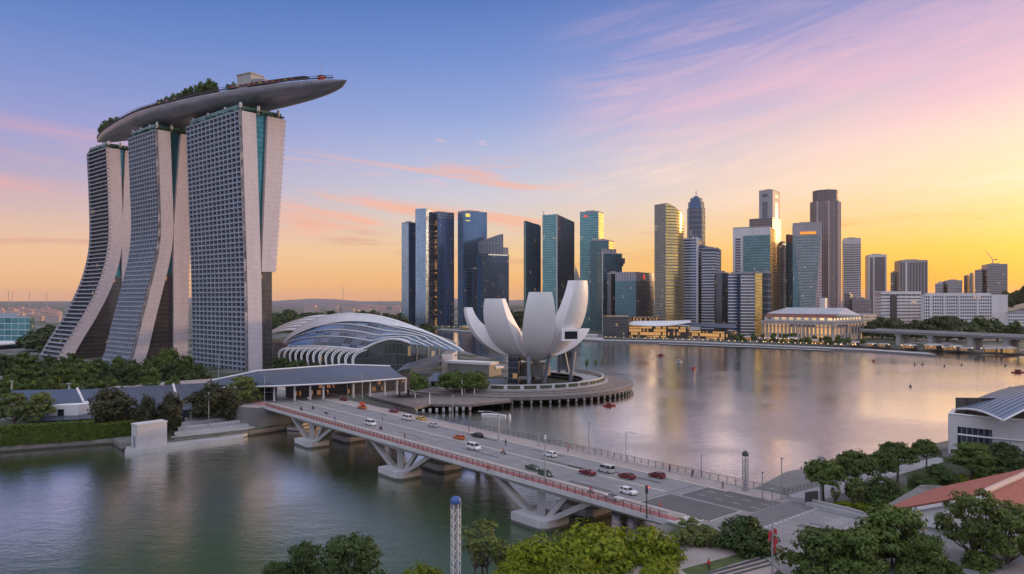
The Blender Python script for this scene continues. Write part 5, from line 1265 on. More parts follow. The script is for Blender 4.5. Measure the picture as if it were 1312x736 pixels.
pv = thing('arcade', 'long low arcade of warm lit windows under a pale blue roof by the water', 'arcade', D(912,434,900)[:])
g = MB(); g.prism([D(884,434,925)[:2], D(940,437,885)[:2], D(946,437,905)[:2], D(888,434,945)[:2]], GZ, 11, cap=1); g.build('lit_front', [M_rest, M_roofd], pv)
g = MB(); a = [D(884,418,922), D(941,420.5,882), D(944,415,906), D(888,414,946)]; g.face(a); g.face([v-Vector((0,0,0.7)) for v in reversed(a)])
for i in range(4): g.face([a[i], a[i]-Vector((0,0,.7)), a[(i+1)%4]-Vector((0,0,.7)), a[(i+1)%4]])
g.build('roof', M_bluroof, pv)
# waterfront walk and floating pontoon
wf = [P(560,423,1), P(770,437.5,1), P(880,440,1), P(1000,445,1), P(1110,450,1), P(1200,456,1)]
g = MB(); 
def ribbon(pts, dy, z0, z1):
    o = [Vector((p.x, p.y, 0)) for p in pts]; b_ = [v+Vector((0.25*dy, dy, 0)) for v in o]
    g.prism([v[:2] for v in o]+[v[:2] for v in reversed(b_)], z0, z1, mi=1, cap=0, bottom=False)
ribbon(wf, 26, -2, 1.9); tag(g.build('waterfront_walk', [M_conc, M_concd]), kind='structure')
g = MB(); ribbon([P(845,441,.8), P(960,445,.8), P(1062,449.5,.8)], 7, -0.4, 0.9); tag(g.build('pontoon', [M_concl, M_dsteel]), 'long low pontoon moored in front of the lit arcade', 'pontoon')
g = MB(); c = P(760,436,0.5); g.box((c.x, c.y+8, 1.4), (26, 12, 2.8), -0.2); g.build('hull', M_white, t2 := thing('ferry_landing', 'small white ferry landing left of the black pavilion', 'landing', (c.x, c.y+8, 0)))
g = MB(); g.box((c.x-3, c.y+8, 4.6), (16, 8, 3.4), -0.2); g.build('cabin', [GL_cream], t2); g = MB(); g.box((c.x-3, c.y+8, 6.6), (19, 10, 0.6), -0.2); g.build('roof', M_white, t2)

# small lit kiosks and cafes strung along the far walk
rnd = random.Random(31); kb = None
for i in range(30):
    px_ = rnd.uniform(955,1105) if i < 13 else rnd.uniform(1110,1300) if i < 24 else rnd.uniform(590,650)
    p = P(px_, (436+(px_-955)*0.05) if px_ > 900 else 420+(px_-548)*0.035, 2); seg = 'before the colonnaded hotel' if i < 13 else 'under and beyond the viaduct' if i < 24 else 'below the navy towers'
    lab = 'small lit waterfront cafe pavilion %s' % seg; s_ = rnd.uniform(0.7,1.3)
    if kb is None:
        kb = thing('cafe_pavilion', lab, 'pavilion', p[:], 0.3, 'small lit pavilions on the far waterfront'); g = MB(); g.prism([(-4,-2.5),(4,-2.5),(4,2.5),(-4,2.5)], 0, 3.4, cap=1); g.build('wall', [M_rest, M_roofd], kb, world=False)
        g = MB(); g.mesh([(-4.8,-3.2,3.4),(4.8,-3.2,3.4),(4.8,3.2,3.4),(-4.8,3.2,3.4),(-3,0,4.8),(3,0,4.8)], [(0,1,5,4),(1,2,5),(2,3,4,5),(3,0,4),(3,2,1,0)]); g.build('roof', M_gstone, kb, world=False)
    else: dup(kb, p[:], rnd.uniform(-0.6,0.6), (s_*rnd.uniform(0.8,1.8), s_, s_), lab)

# --- road viaduct at the right
VA, VB = Vector((386,815,0)), Vector((455,660,0)); vd = (VB-VA).normalized(); vn = Vector((vd.y,-vd.x,0))*-1
via = thing('road_viaduct', 'low grey concrete viaduct on paired piers at the right edge', 'viaduct', VA.lerp(VB,0.5)[:])
VE = VB+vd*160; VS = VA-vd*4
zv0, zv1 = 14.0, 17.6
g = MB(); q = [VS, VE, VE+vn*24, VS+vn*24]; q = [v[:2] for v in q]
import functools
def ccw(q):
    s_ = sum(q[i][0]*q[(i+1)%len(q)][1]-q[(i+1)%len(q)][0]*q[i][1] for i in range(len(q))); return q if s_ > 0 else list(reversed(q))
g.prism(ccw(q), zv0, zv1-1.2, cap=0); g.build('deck', M_concd, via)
g = MB(); g.bar(VS+Vector((0,0,zv1-0.6)), VE+Vector((0,0,zv1-0.6)), 0.6, 1.8); g.bar(VS+vn*24+Vector((0,0,zv1-0.6)), VE+vn*24+Vector((0,0,zv1-0.6)), 0.6, 1.8); g.build('parapet', M_conc, via)
for px_ in (1149, 1190, 1241, 1287):
    r_ = (px_-CX)/F; k = (r_*VA.y-VA.x)/(vd.x-r_*vd.y); b0 = VA+vd*k
    for o in (3.5, 15):
        c = b0+vn*o; g = MB(); g.box((c.x, c.y, (zv0-2)/2), (3.4, 5.0, zv0+2.0), math.atan2(vd.y,vd.x)+math.pi/2); g.box((c.x,c.y,zv0-1.0), (5.0,7.0,2.0), math.atan2(vd.y,vd.x)+math.pi/2); g.build('pier', M_conc, via)

# --- warm lamp posts along the far waterfront
tmpl = None; rnd = random.Random(11)
spots = []
for (xa, ya, xb, yb, n, dy) in ((548,421,640,425.5,12,5), (770,437,975,444,24,4), (975,444,1105,449,18,5), (980,441,1075,444,14,40), (1110,449,1300,457,10,30)):
    for i in range(n):
        f = (i+rnd.uniform(0.25,0.75))/n; p = P(xa+(xb-xa)*f, ya+(yb-ya)*f, 1.9); spots.append((p.x+rnd.uniform(-1,1), p.y+dy+rnd.uniform(0,5)))
for i, (x_, y_) in enumerate(spots):
    seg = 'under the navy towers at the left' if x_ < 0 else 'before the pavilions and arcade' if x_ < 270 else 'round the colonnaded hotel and viaduct'
    lab = 'small warm globe lamp on the far waterfront %s' % seg
    if tmpl is None:
        tmpl = thing('waterfront_lamp', lab, 'street lamp', (x_,y_,1.9), 0, 'globe lamps on the far waterfront')
        g = MB(); g.tube([(0,0,0),(0,0,4.2)], 0.14, 5); g.build('post', M_dsteel, tmpl, world=False)
        g = MB(); g.lathe([(0.01,-.34),(0.25,-.24),(0.34,0),(0.25,.24),(0.01,.34)], (0,0,4.6), 8); g.build('globe', M_lamp, tmpl, world=False)
    else: dup(tmpl, (x_,y_,1.9), 0, 1.0, lab)

# --- far town at the left horizon, and the teal office beside the hotel
rnd = random.Random(23)
tr = paint('town_tiles', (0.34,0.21,0.18), 0.8, 0.2, 0.05); tg = facade('town_windows', (0.10,0.09,0.1), (0.55,0.44,0.42), 3.2, 3.0, 0.5, 0.4, lit=0.02, metal=0)
base = None
for i in range(70):
    left_ = i < 34
    px_ = rnd.uniform(-8, 74) if left_ else rnd.uniform(392, 512); Y = rnd.uniform(1500, 2500) if left_ else rnd.uniform(2300, 3100)
    x_ = XP(px_, Y); lab = 'far pinkish house among those %s' % ('at the left edge beyond the teal office' if left_ else 'on the wooded horizon above the shopping hall')
    sx = rnd.uniform(0.8,1.9)
    if base is None:
        base = thing('town_house', lab, 'house', (x_,Y,2), 0, 'far town houses'); q = [(-9,-7),(9,-7),(9,7),(-9,7)]
        g = MB(); g.prism(q, 0, 12, cap=None, bottom=False); g.build('wall', tg, base, world=False)
        g = MB(); g.mesh([(-9.6,-7.6,12),(9.6,-7.6,12),(9.6,7.6,12),(-9.6,7.6,12),(-6,0,15.5),(6,0,15.5)], [(0,1,5,4),(1,2,5),(2,3,4,5),(3,0,4)]); g.build('roof', tr, base, world=False)
    else: dup(base, (x_,Y,2), rnd.uniform(-0.5,0.5), (sx, 1, rnd.uniform(0.8,1.9)), lab)
t, p, z = tower('low teal glass office with white mullions at the far left', -30, 38, 44, 407, 760, 8, facade('teal_grid_glass', (0.10,0.26,0.29), (0.42,0.50,0.54), 6.2, 8.0, 0.12, 0.05, lit=0.014, metal=0.5, var=0.5), GL_teal, name='glass_office', cat='offices')
g = MB(); g.prism(ring_off(inset(p,0,0.75,0,0.9),0.2), z, ZY(401.5,760), cap=0); g.build('upper_storey', paint('pale_blue_cladding', (0.33,0.38,0.46), 0.5, 0.1), t)
g = MB(); q = [P(-20,442,8), P(42,437.5,8), P(44,434.5,8), P(-20,437,8)]; g.prism(ccw([v[:2] for v in q]), 6.5, 7.6, cap=0); g.build('canopy', M_white, thing('entrance_canopy', 'curved white canopy in front of the teal glass office', 'canopy', q[0][:]))
for ant in ((11,371,384,3300),(16,374,384,3300),(38,373,384,3200),(60,374,384,3300),(439.5,366,384,3000)):
    px_, y0, y1, Y = ant; q = D(px_, y1, Y); lab = 'lone thin radio mast on the horizon above the shopping hall' if px_ > 100 else 'thin radio mast on the left horizon beyond the town'
    m_ = thing('radio_mast', lab, 'mast', (q.x, Y, 2), 0, None if px_ > 100 else 'radio masts on the left horizon')
    g = MB(); g.tube([(q.x,Y,2),(q.x,Y,ZY(y0,Y))], [1.6,0.7], 5); g.build('pole', M_steel, m_); g = MB(); g.box((q.x,Y,ZY(y0,Y)*0.8), (4,4,1.2)); g.build('platform', M_steel, m_)
# ------------------------------------------------------------------ trees
LF = {'dark': leafmat('dark_green_leaf', (0.044,0.074,0.022)), 'mid': leafmat('mid_green_leaf', (0.068,0.108,0.026)), 'bright': leafmat('yellow_green_leaf', (0.155,0.200,0.014), 0.4, 0.3),
      'pale': leafmat('pale_green_leaf', (0.115,0.150,0.048)), 'maroon': leafmat('dark_purplish_leaf', (0.046,0.052,0.028)), 'far': leafmat('far_wood_leaf', (0.050,0.070,0.034))}
M_bark = paint('grey_brown_bark', (0.11,0.085,0.065), 0.9, 0.3, 1.2)
def proto_tree(name, label, leaf, H, R_, crown_h, seed, clumps=60, per=60, ls=0.3, shape='dome', base_h=None, group=None, n_limb=7, trunk_r=None, cr=0.27, trunk_n=1):
    """a tree at the origin: forked trunk and a crown of leaf clumps with gaps between them"""
    rr = random.Random(seed); t = thing(name, label, 'tree' if 'bush' not in name and 'shrub' not in name else 'shrub', (0,0,-500), 0, group)
    zc = H-crown_h; g = MB(); pos = []
    for i in range(clumps):
        while True:
            v = Vector((rr.uniform(-1,1), rr.uniform(-1,1), rr.uniform(-1,1)))
            if 0.35 < v.length < 1: break
        v = v.normalized()*(0.45+0.5*rr.random()**0.6)
        if shape == 'dome':
            v.z = abs(v.z)*0.95-0.05*rr.random(); c = Vector((v.x*R_, v.y*R_, zc+max(0.05,v.z)*crown_h*0.92))
        elif shape == 'layer':
            k = rr.choice((0.25,0.5,0.75,0.95)); wv = math.sqrt(max(0.08, 1-(k-0.25)**2*1.35)); a = rr.uniform(0,2*math.pi); q = math.sqrt(rr.uniform(0.08,1))
            c = Vector((math.cos(a)*q*R_*wv, math.sin(a)*q*R_*wv, zc+crown_h*(k+rr.uniform(-0.07,0.04))))
        else:
            c = Vector((v.x*R_, v.y*R_, zc+(v.z*0.5+0.5)*crown_h))
        lump = 0.82+0.36*noise.noise(Vector((c.x*0.28/R_*5, c.y*0.28/R_*5, seed*1.7)))
        c.x *= lump; c.y *= lump; pos.append(c)
        rc = R_*cr*rr.uniform(0.65,1.25); flat = 0.55 if shape != 'round' else 0.8
        mid_ = Vector((0,0,zc+crown_h*0.35))
        for k in range(per):
            d = Vector((rr.gauss(0,1), rr.gauss(0,1), rr.gauss(0,1))).normalized(); p = c+Vector((d.x*rc, d.y*rc, d.z*rc*flat))*(0.55+0.45*rr.random())
            n = (d*0.9+(p-mid_).normalized()*0.7+Vector((0,0,0.5))+Vector((rr.gauss(0,.55), rr.gauss(0,.55), rr.gauss(0,.55)))).normalized()
            e1 = n.orthogonal().normalized(); e1.rotate(Matrix.Rotation(rr.uniform(0,6.28), 3, n)); e2 = n.cross(e1); s_ = ls*rr.uniform(0.5,1.5)
            g.face([p-e1*s_, p-e2*s_*0.55, p+e1*s_, p+e2*s_*0.55])
    g.build('crown', leaf, t, world=False)
    g = MB(); tr = trunk_r or max(0.14, R_*0.055)
    for tn in range(trunk_n):
        off = Vector((rr.uniform(-1,1)*R_*0.3, rr.uniform(-1,1)*R_*0.3, 0)) if trunk_n > 1 else Vector((0,0,0))
        fork = off+Vector((rr.uniform(-.15,.15), rr.uniform(-.15,.15), zc*0.82)); g.tube([off+Vector((0,0,-0.6)), off+Vector((0,0,0.3)), fork*0.6+off*0.4, fork], [tr*1.5, tr*1.1, tr*0.9, tr*0.75], 7)
        for c in rr.sample(pos, min(n_limb, len(pos))):
            m_ = fork.lerp(c, 0.5)+Vector((rr.uniform(-.3,.3), rr.uniform(-.3,.3), -0.10*crown_h)); g.tube([fork-Vector((0,0,0.2)), m_, c], [tr*0.55, tr*0.32, tr*0.10], 5)
    g.build('trunk', M_bark, t, world=False)
    return t
_used = set()
def plant_tree(proto, p, rz, sc, label, group=None):
    if proto.name not in _used:
        _used.add(proto.name); kids(proto)
        if proto.name not in _tree_cache: _tree_cache[proto.name] = [(c, kids(c)) for c in kids(proto)]
        proto.location = p; proto.rotation_euler = (0,0,rz); proto.scale = sc if isinstance(sc, (tuple, list)) else (sc,)*3; proto['label'] = label
        if group: proto['group'] = group
        elif 'group' in proto: del proto['group']
        return proto
    o = dup(proto, p, rz, sc, label)
    if group: o['group'] = group
    elif 'group' in o: del o['group']
    return o

# ---- near bank
rr = random.Random(5)
def near_tree(px, ytop, Y, H, proto, Hp, label, rz=0.0, wide=1.0, group=None):
    """stand a tree of height H so that its top shows at column px, row ytop at depth Y"""
    zt = ZY(ytop, Y); s = H/Hp
    return plant_tree(proto, (XP(px, Y), Y, zt-H), rz, (s*wide, s*wide, s), label, group)
BIG_B = proto_tree('broad_tree', '', LF['bright'], 10, 6.2, 6.6, 3, 95, 75, 0.30, 'dome', n_limb=8)
near_tree(690, 680, 112, 11, BIG_B, 10, 'left and lower of three bright yellow-green trees before the bridge end', 0.4, 0.95)
near_tree(757, 662, 115, 13, BIG_B, 10, 'tallest bright yellow-green tree, middle of three in front of the bridge end', 2.1, 1.05)
near_tree(826, 668, 117, 12, BIG_B, 10, 'right one of three bright yellow-green trees, beside the thin airy tree', 4.0, 0.95)
near_tree(540, 717, 108, 7, BIG_B, 10, 'small bright yellow-green treetop between the dark spreading tree and the lattice column', 1.2, 0.9)
near_tree(735, 708, 104, 8, BIG_B, 10, 'low bright yellow-green tree cut off by the bottom edge, under the middle one', 5.2, 1.1)
near_tree(655, 712, 106, 7.5, BIG_B, 10, 'low bright yellow-green tree cut off by the bottom edge, under the left one', 3.3, 0.8)
near_tree(845, 712, 107, 7.0, BIG_B, 10, 'low bright yellow-green tree cut off by the bottom edge, under the right one', 0.9, 0.8)
SPREAD = proto_tree('spreading_tree', '', LF['dark'], 10, 6.6, 5.6, 11, 85, 62, 0.27, 'layer', n_limb=10, cr=0.22)
near_tree(446, 693, 110, 10, SPREAD, 10, 'dark spreading tree at the bottom left in front of open water', 0.3, 0.92)
near_tree(392, 702, 112, 9, SPREAD, 10, 'dark lower tree leaning left of the spreading one over open water', 2.2, 0.72)
near_tree(352, 724, 108, 6, SPREAD, 10, 'smallest dark treetop at the bottom left edge of its clump', 4.4, 0.7)
SAP = proto_tree('airy_tree', '', LF['pale'], 8, 2.7, 5.4, 21, 34, 40, 0.20, 'round', n_limb=12, trunk_n=3, trunk_r=0.12, cr=0.26)
near_tree(618, 666, 116, 9.8, SAP, 8, 'thin many-stemmed tree standing just right of the blue-capped lattice column', 0.0, 1.25)
near_tree(640, 690, 116, 6.5, SAP, 8, 'thin ragged tree between the many-stemmed one and the bright trees', 1.5, 1.0)
near_tree(888, 663, 124, 9.4, SAP, 8, 'airy young tree between the bright row and the round dark tree', 2.4, 1.25)
near_tree(914, 678, 126, 6.4, SAP, 8, 'smaller airy sapling just left of the round dark tree', 3.9, 0.9)
ROUNDT = proto_tree('round_tree', '', LF['dark'], 9, 4.6, 5.8, 31, 80, 60, 0.26, 'dome', n_limb=8, cr=0.26)
near_tree(957, 652, 121, 9.6, ROUNDT, 9, 'round dark green tree beside the pole with red flags', 0.0, 1.2)
for (px_, y_, h_, lab) in ((872,686,7.6,'slender sapling on the grass strip, first from the bright trees'),(932,690,6.6,'slender sapling half behind the round dark tree'),(902,692,6.2,'short sapling in the middle of the grass strip'),(948,697,5.6,'short sapling at the foot of the round dark tree')): near_tree(px_, y_-8, 122, h_+1.6, SAP, 8, lab, px_, 1.0)
MIDT = proto_tree('bushy_tree', '', LF['mid'], 10, 5.6, 6.8, 41, 95, 66, 0.28, 'layer', n_limb=9, cr=0.23)
near_tree(1056, 684, 106, 11.5, MIDT, 10, 'bushy tree at the bottom right, lowest and left of its clump', 0.5, 1.05)
near_tree(1146, 655, 112, 13.0, MIDT, 10, 'big bushy tree before the red-roofed house, its crown over the white wall', 2.2, 0.95)
near_tree(1100, 684, 104, 11.0, MIDT, 10, 'bushy tree wedged between the big one and the bottom left one of its clump', 1.1, 0.8)
near_tree(1188, 692, 105, 9.5, MIDT, 10, 'low bushy tree under the red-roofed house, half under the big crown', 3.7, 0.75)
WILD = proto_tree('feathery_tree', '', leafmat('olive_leaf', (0.075,0.105,0.028)), 10, 5.6, 6.4, 51, 70, 58, 0.24, 'layer', n_limb=12, cr=0.20)
near_tree(1246, 634, 115, 12.5, WILD, 10, 'feathery loose tree in front of the white gable of the red-roofed house', 0.0, 0.9)
near_tree(1292, 648, 114, 12.0, WILD, 10, 'feathery tree at the right edge overlapping the red roof', 1.9, 0.95)
SHRUB = proto_tree('round_shrub', '', LF['mid'], 3, 2.6, 2.9, 61, 46, 60, 0.17, 'dome', n_limb=4, cr=0.3, trunk_r=0.1)
for (px_, y_, Y_, h_, w_, lab) in ((1255,699,112,3.6,1.0,'long clipped shrub under the feathery tree by the white wall'), (1185,715,104,3.4,0.9,'round shrub at the bottom edge before the road at the right'), (1222,716,107,2.6,0.8,'small shrub beside the white wall foot at the bottom right'), (1120,722,100,3.2,0.9,'dark round shrub at the bottom edge under the bushy trees'), (1160,720,100,3.0,0.9,'low round shrub left of the one before the road'), (960,722,113,2.4,0.8,'small pale shrub at the bottom edge below the round dark tree')):
    near_tree(px_, y_, Y_, h_, SHRUB, 3, lab, px_, w_)

# ---- right bank: promenade trees and planting
PROM_T = proto_tree('promenade_tree', '', LF['mid'], 11, 5.2, 5.4, 71, 80, 55, 0.32, 'dome', n_limb=9, cr=0.25)
for (px_, yt, yb, w_, lab) in ((1055,582,646,1.0,'first promenade tree from the junction, round crown beside a pole'), (1098,572,638,1.1,'second promenade tree, wide crown leaning over the water'), (1128,573,628,0.9,'third promenade tree, crown joined to the second'), (1150,562,618,1.05,'fourth promenade tree with bare stems against the water'), (1187,559,605,0.9,'fifth promenade tree, the last before the curved glass building')):
    p = P(px_, yb, 3.6); H_ = ZY(yt, p.y)-3.6; s_ = H_/11; plant_tree(PROM_T, p[:], px_*0.7, (s_*w_, s_*w_, s_), lab, None)
for (px_, yt, yb, w_, pr, Hp, lab) in ((1130,603,660,1.15,ROUNDT,9,'dark full tree behind the junction, above the pole by the red roof'), (1098,606,650,1.0,ROUNDT,9,'dark tree left of the full one behind the junction'), (1180,602,640,1.25,ROUNDT,9,'dark wide tree between promenade and red roof'), (1204,590,628,1.3,ROUNDT,9,'dark tree standing before the corner of the curved glass building'), (1245,570,615,1.3,MIDT,10,'mid green tree hiding the glass of the curved building'), (1285,560,612,1.3,ROUNDT,9,'dark tree beside the wall of the curved building at the right'), (1312,572,630,1.1,ROUNDT,9,'dark tree cut by the right edge above the red roof'), (1262,585,625,0.9,MIDT,10,'smaller mid green tree in front of the curved white wall'),
        (1071,618,652,0.75,SAP,8,'slim young tree on the lawn beside the junction wall'), (1097,612,660,0.85,SAP,8,'second slim young tree on the lawn with a yellowish crown')):
    p = P(px_, yb, 3.6); H_ = ZY(yt, p.y)-3.6; s_ = H_/Hp; plant_tree(pr, p[:], px_*1.3, (s_*w_, s_*w_, s_), lab, None)
SHB = proto_tree('yellow_shrub', '', LF['bright'], 3, 2.6, 2.8, 81, 36, 50, 0.2, 'dome', n_limb=3, cr=0.32, trunk_r=0.08)
for (px_, yt, yb, w_, lab) in ((1232,606,622,1.0,'bright round shrub on the slope behind the red roof'), (1252,603,615,1.0,'brightest round shrub on the slope, farther up'), (1213,612,628,1.1,'yellow-green shrub low on the slope behind the red roof'), (1190,626,640,1.2,'spreading yellow shrub among the dark trees'), (1085,640,658,1.4,'yellow-green ground shrub on the lawn by the junction wall'), (1108,641,662,1.3,'yellow-green shrub on the lawn nearest the pole')):
    p = P(px_, yb, 3.6); H_ = ZY(yt, p.y)-3.6; s_ = H_/3; plant_tree(SHB, p[:], px_, (s_*w_, s_*w_, s_), lab, None)

# ---- left bank
LB = proto_tree('grove_tree', '', LF['mid'], 15, 7.8, 10.5, 91, 62, 44, 0.62, 'dome', n_limb=6, cr=0.27)
LB2 = proto_tree('grove_tree', '', LF['dark'], 15, 8.4, 11, 92, 62, 44, 0.65, 'dome', n_limb=6, cr=0.26)
LB3 = proto_tree('grove_tree', '', leafmat('fresh_grove_leaf', (0.085,0.125,0.03)), 14, 7.0, 10.5, 93, 56, 44, 0.6, 'round', n_limb=6, cr=0.27)
rr = random.Random(77); grove = []
for (px_, yt, Y) in ((8,450,430),(34,447,450),(62,452,440),(88,448,450),(104,455,430),(128,456,440),(152,452,455),(172,457,430),(196,452,450),(215,446,440),(236,452,445),(252,462,400),
                    (20,462,380),(48,463,385),(78,460,390),(110,463,385),(140,464,380),(166,463,390),(192,462,385),(220,458,395),(240,470,380),(10,478,345),(34,480,340),(62,476,345),(92,482,340),(120,480,345),(-14,458,430),(-12,480,345),(140,478,350),(165,480,352),(195,480,352),(222,478,350)):
    H_ = ZY(yt, Y)-2; H_ = min(H_, 26); pr = rr.choice((LB,LB2,LB2,LB3 if px_ > 190 else LB)); Hp = 14 if pr is LB3 else 15
    s_ = H_/Hp; row = 'back row of the grove below the hotel towers' if Y > 400 else 'middle row of the grove before the hotel towers' if Y > 360 else 'front row of the grove behind the long metal roof'
    plant_tree(pr, (XP(px_,Y), Y, 2), rr.uniform(0,6), (s_*rr.uniform(0.75,0.95),)*2+(s_,), 'leafy green tree in the %s' % row, 'grove trees at the foot of the hotel')
TOP = proto_tree('dense_tree', '', LF['maroon'], 12, 6.6, 9.8, 101, 85, 60, 0.40, 'round', n_limb=6, cr=0.26)
for (px_, yt, Y, w_, lab) in ((145,497,268,1.05,'large dense dark tree before the long metal roof, left of two small ones'), (187,508,262,0.62,'left one of two small dark egg-shaped trees before the metal roof'), (219,504,264,0.66,'right one of two small dark egg-shaped trees before the metal roof'), (268,492,280,1.15,'largest dense tree, beside the thin pole left of the bridgehead'), (292,506,283,0.9,'dense tree merging into the largest one, nearest the bridgehead')):
    H_ = ZY(yt,Y)-2; s_ = H_/12; plant_tree(TOP, (XP(px_,Y),Y,2), px_, (s_*w_, s_*w_, s_), lab, None)
AIR = proto_tree('light_tree', '', LF['pale'], 11, 6.2, 6.2, 111, 60, 46, 0.36, 'layer', n_limb=9, cr=0.2)
for (px_, yt, Y, w_, lab) in ((18,506,262,1.0,'light airy tree behind the left end of the hedge'), (-6,512,262,0.9,'light airy tree cut by the left edge behind the hedge'), (42,520,262,0.7,'lower airy tree between the left one and the white hut'), (52,505,268,0.75,'light airy tree overhanging the blue roof of the white hut'), (313,485,292,0.9,'flat-crowned light tree before the concourse glazing')):
    H_ = ZY(yt,Y)-2; s_ = H_/11; plant_tree(AIR, (XP(px_,Y),Y,2), px_, (s_*w_, s_*w_, s_), lab, None)
PL = proto_tree('plaza_tree', '', LF['mid'], 9, 6.6, 6.0, 121, 80, 60, 0.38, 'dome', n_limb=8, cr=0.26)
for (px_, yt, yb, w_, lab) in ((523,472,508,1.1,'round green plaza tree before the low roof of the shopping hall'), (582,470,506,0.95,'left half of the paired plaza trees before the lotus building'), (604,470,505,0.95,'right half of the paired plaza trees before the lotus building'), (512,478,508,0.8,'smaller plaza tree tucked against the round one')):
    p = P(px_,yb,3.2); H_ = ZY(yt,p.y)-3.2; s_ = H_/9; plant_tree(PL, p[:], px_, (s_*w_, s_*w_, s_), lab, None)
for (px_, yt, Y, w_, lab) in ((362,455,470,1.2,'dark tree beside the foot of the nearest tower'), (382,458,462,1.2,'dark tree left of the bow ribs of the shopping hall'), (402,462,455,1.1,'dark tree in front of the first bow ribs')):
    H_ = ZY(yt,Y)-2; s_ = H_/15; plant_tree(LB2, (XP(px_,Y),Y,2), px_, (s_*w_, s_*w_, s_), lab, None)
for (px_, yb, h_, lab) in ((752,474,7,'small yellow-green tree on the round promenade right of the lotus'), (763,472,6,'slim dark cypress-like tree on the promenade'), (772,470,5,'smaller slim dark tree at the right of the promenade planting')):
    p = P(px_,yb,4.5); s_ = h_/8; plant_tree(SAP, p[:], px_, (s_*0.8,s_*0.8,s_), lab, None)

# ---- woods beyond: single crowns
FW = proto_tree('far_tree', '', LF['far'], 14, 9.5, 11, 131, 36, 26, 1.3, 'dome', n_limb=3, cr=0.32)
FW2 = proto_tree('far_tree', '', LF['dark'], 14, 9.0, 11.5, 132, 36, 26, 1.3, 'dome', n_limb=3, cr=0.32)
rr = random.Random(99)
def wood(n, x0, x1, y0, y1, where, hs=(0.8,1.5), zg=2.0):
    for i in range(n):
        Y = rr.uniform(y0,y1); px_ = rr.uniform(x0,x1); s_ = rr.uniform(*hs); plant_tree(rr.choice((FW,FW2)), (XP(px_,Y),Y,zg), rr.uniform(0,6), (s_*rr.uniform(1.0,1.4), s_*rr.uniform(1.0,1.4), s_), 'far dark tree in the wood %s' % where, 'trees of the far woods')
wood(26, 30, 122, 690, 1100, 'between the teal office and the farthest tower')
wood(10, 24, 118, 620, 700, 'between the teal office and the farthest tower', (0.8,1.2))
wood(80, 346, 520, 1050, 1900, 'behind the shopping hall', (1.2,1.9))
wood(18, 500, 552, 900, 1180, 'on the shore left of the navy towers', (0.5,0.9))
wood(14, 648, 676, 1250, 1500, 'between the crown tower and the sloping-top tower', (1.6,2.4))
for (px_, yt, Y, w_) in ((1130,402,900,1.5),(1146,404,870,1.3),(1174,406,860,1.2),(1200,401,850,1.6),(1214,400,855,1.7),(1250,401,850,1.7),(1278,404,850,1.4),(1303,408,840,1.3),(1118,408,900,1.2)):
    H_ = ZY(yt,Y)-2; s_ = H_/14; plant_tree(rr.choice((FW,FW2)), (XP(px_,Y),Y,2), rr.uniform(0,6), (s_*0.66*w_, s_*0.66*w_, s_), 'dark domed tree in front of the long white offices', 'domed trees before the white offices')
for i in range(22):
    px_ = rr.uniform(1288,1335); Y = rr.uniform(1330,1480); z_ = ZY(384-rr.uniform(-6,10)-(px_-1288)*0.25, Y)-10; s_ = rr.uniform(1.0,1.5); plant_tree(FW2, (XP(px_,Y),Y,max(2,z_)), rr.uniform(0,6), (s_*1.1,s_*1.1,s_), 'dark tree on the wooded hill at the right edge', 'trees on the right hill')
PALM = proto_tree('waterfront_tree', '', LF['mid'], 8, 3.4, 5.0, 141, 22, 24, 0.6, 'round', n_limb=5, cr=0.34)
for i in range(72):
    if i < 58: px_ = rr.uniform(938,1106); yb = rr.uniform(434,441)+ (px_-938)*0.03
    else: px_ = rr.uniform(548,650); yb = 420+(px_-548)*0.035
    p = P(px_,yb,2); s_ = rr.uniform(0.55,1.0)*(1.15 if i < 58 else 0.8); plant_tree(PALM, p[:], rr.uniform(0,6), s_, 'small tree on the far waterfront %s' % ('before the colonnaded hotel' if i < 58 else 'before the navy towers'), 'small trees along the far waterfront')
# ---- trees growing on the sky deck
SKY = proto_tree('roof_garden_tree', '', LF['mid'], 8, 4.2, 5.0, 151, 26, 28, 0.62, 'round', n_limb=6, cr=0.3)
for i, f in enumerate((0.085,0.11,0.135,0.16,0.19,0.22,0.26,0.12,0.16,0.21)):
    p = onDeck(f, -0.2 if i < 7 else 0.3, 0.2); s_ = 1.15+0.2*(i % 3); plant_tree(SKY, p[:], i, s_, 'leafy roof garden tree in the clump at the left end of the sky deck', 'roof garden trees on the sky deck')
for i, f in enumerate((0.545,0.57,0.595,0.62,0.645,0.668,0.69,0.712,0.735,0.655)):
    p = onDeck(f, -0.5 if i < 8 else 0.1, 0.2); s_ = (0.95,1.0,1.05,1.1,1.25,1.3,1.4,1.45,1.4,1.2)[i]; plant_tree(SKY, p[:], i*1.3, (s_*0.9,s_*0.9,s_*1.15), 'palm-like roof garden tree in the row left of the lift housing', 'roof garden trees on the sky deck')
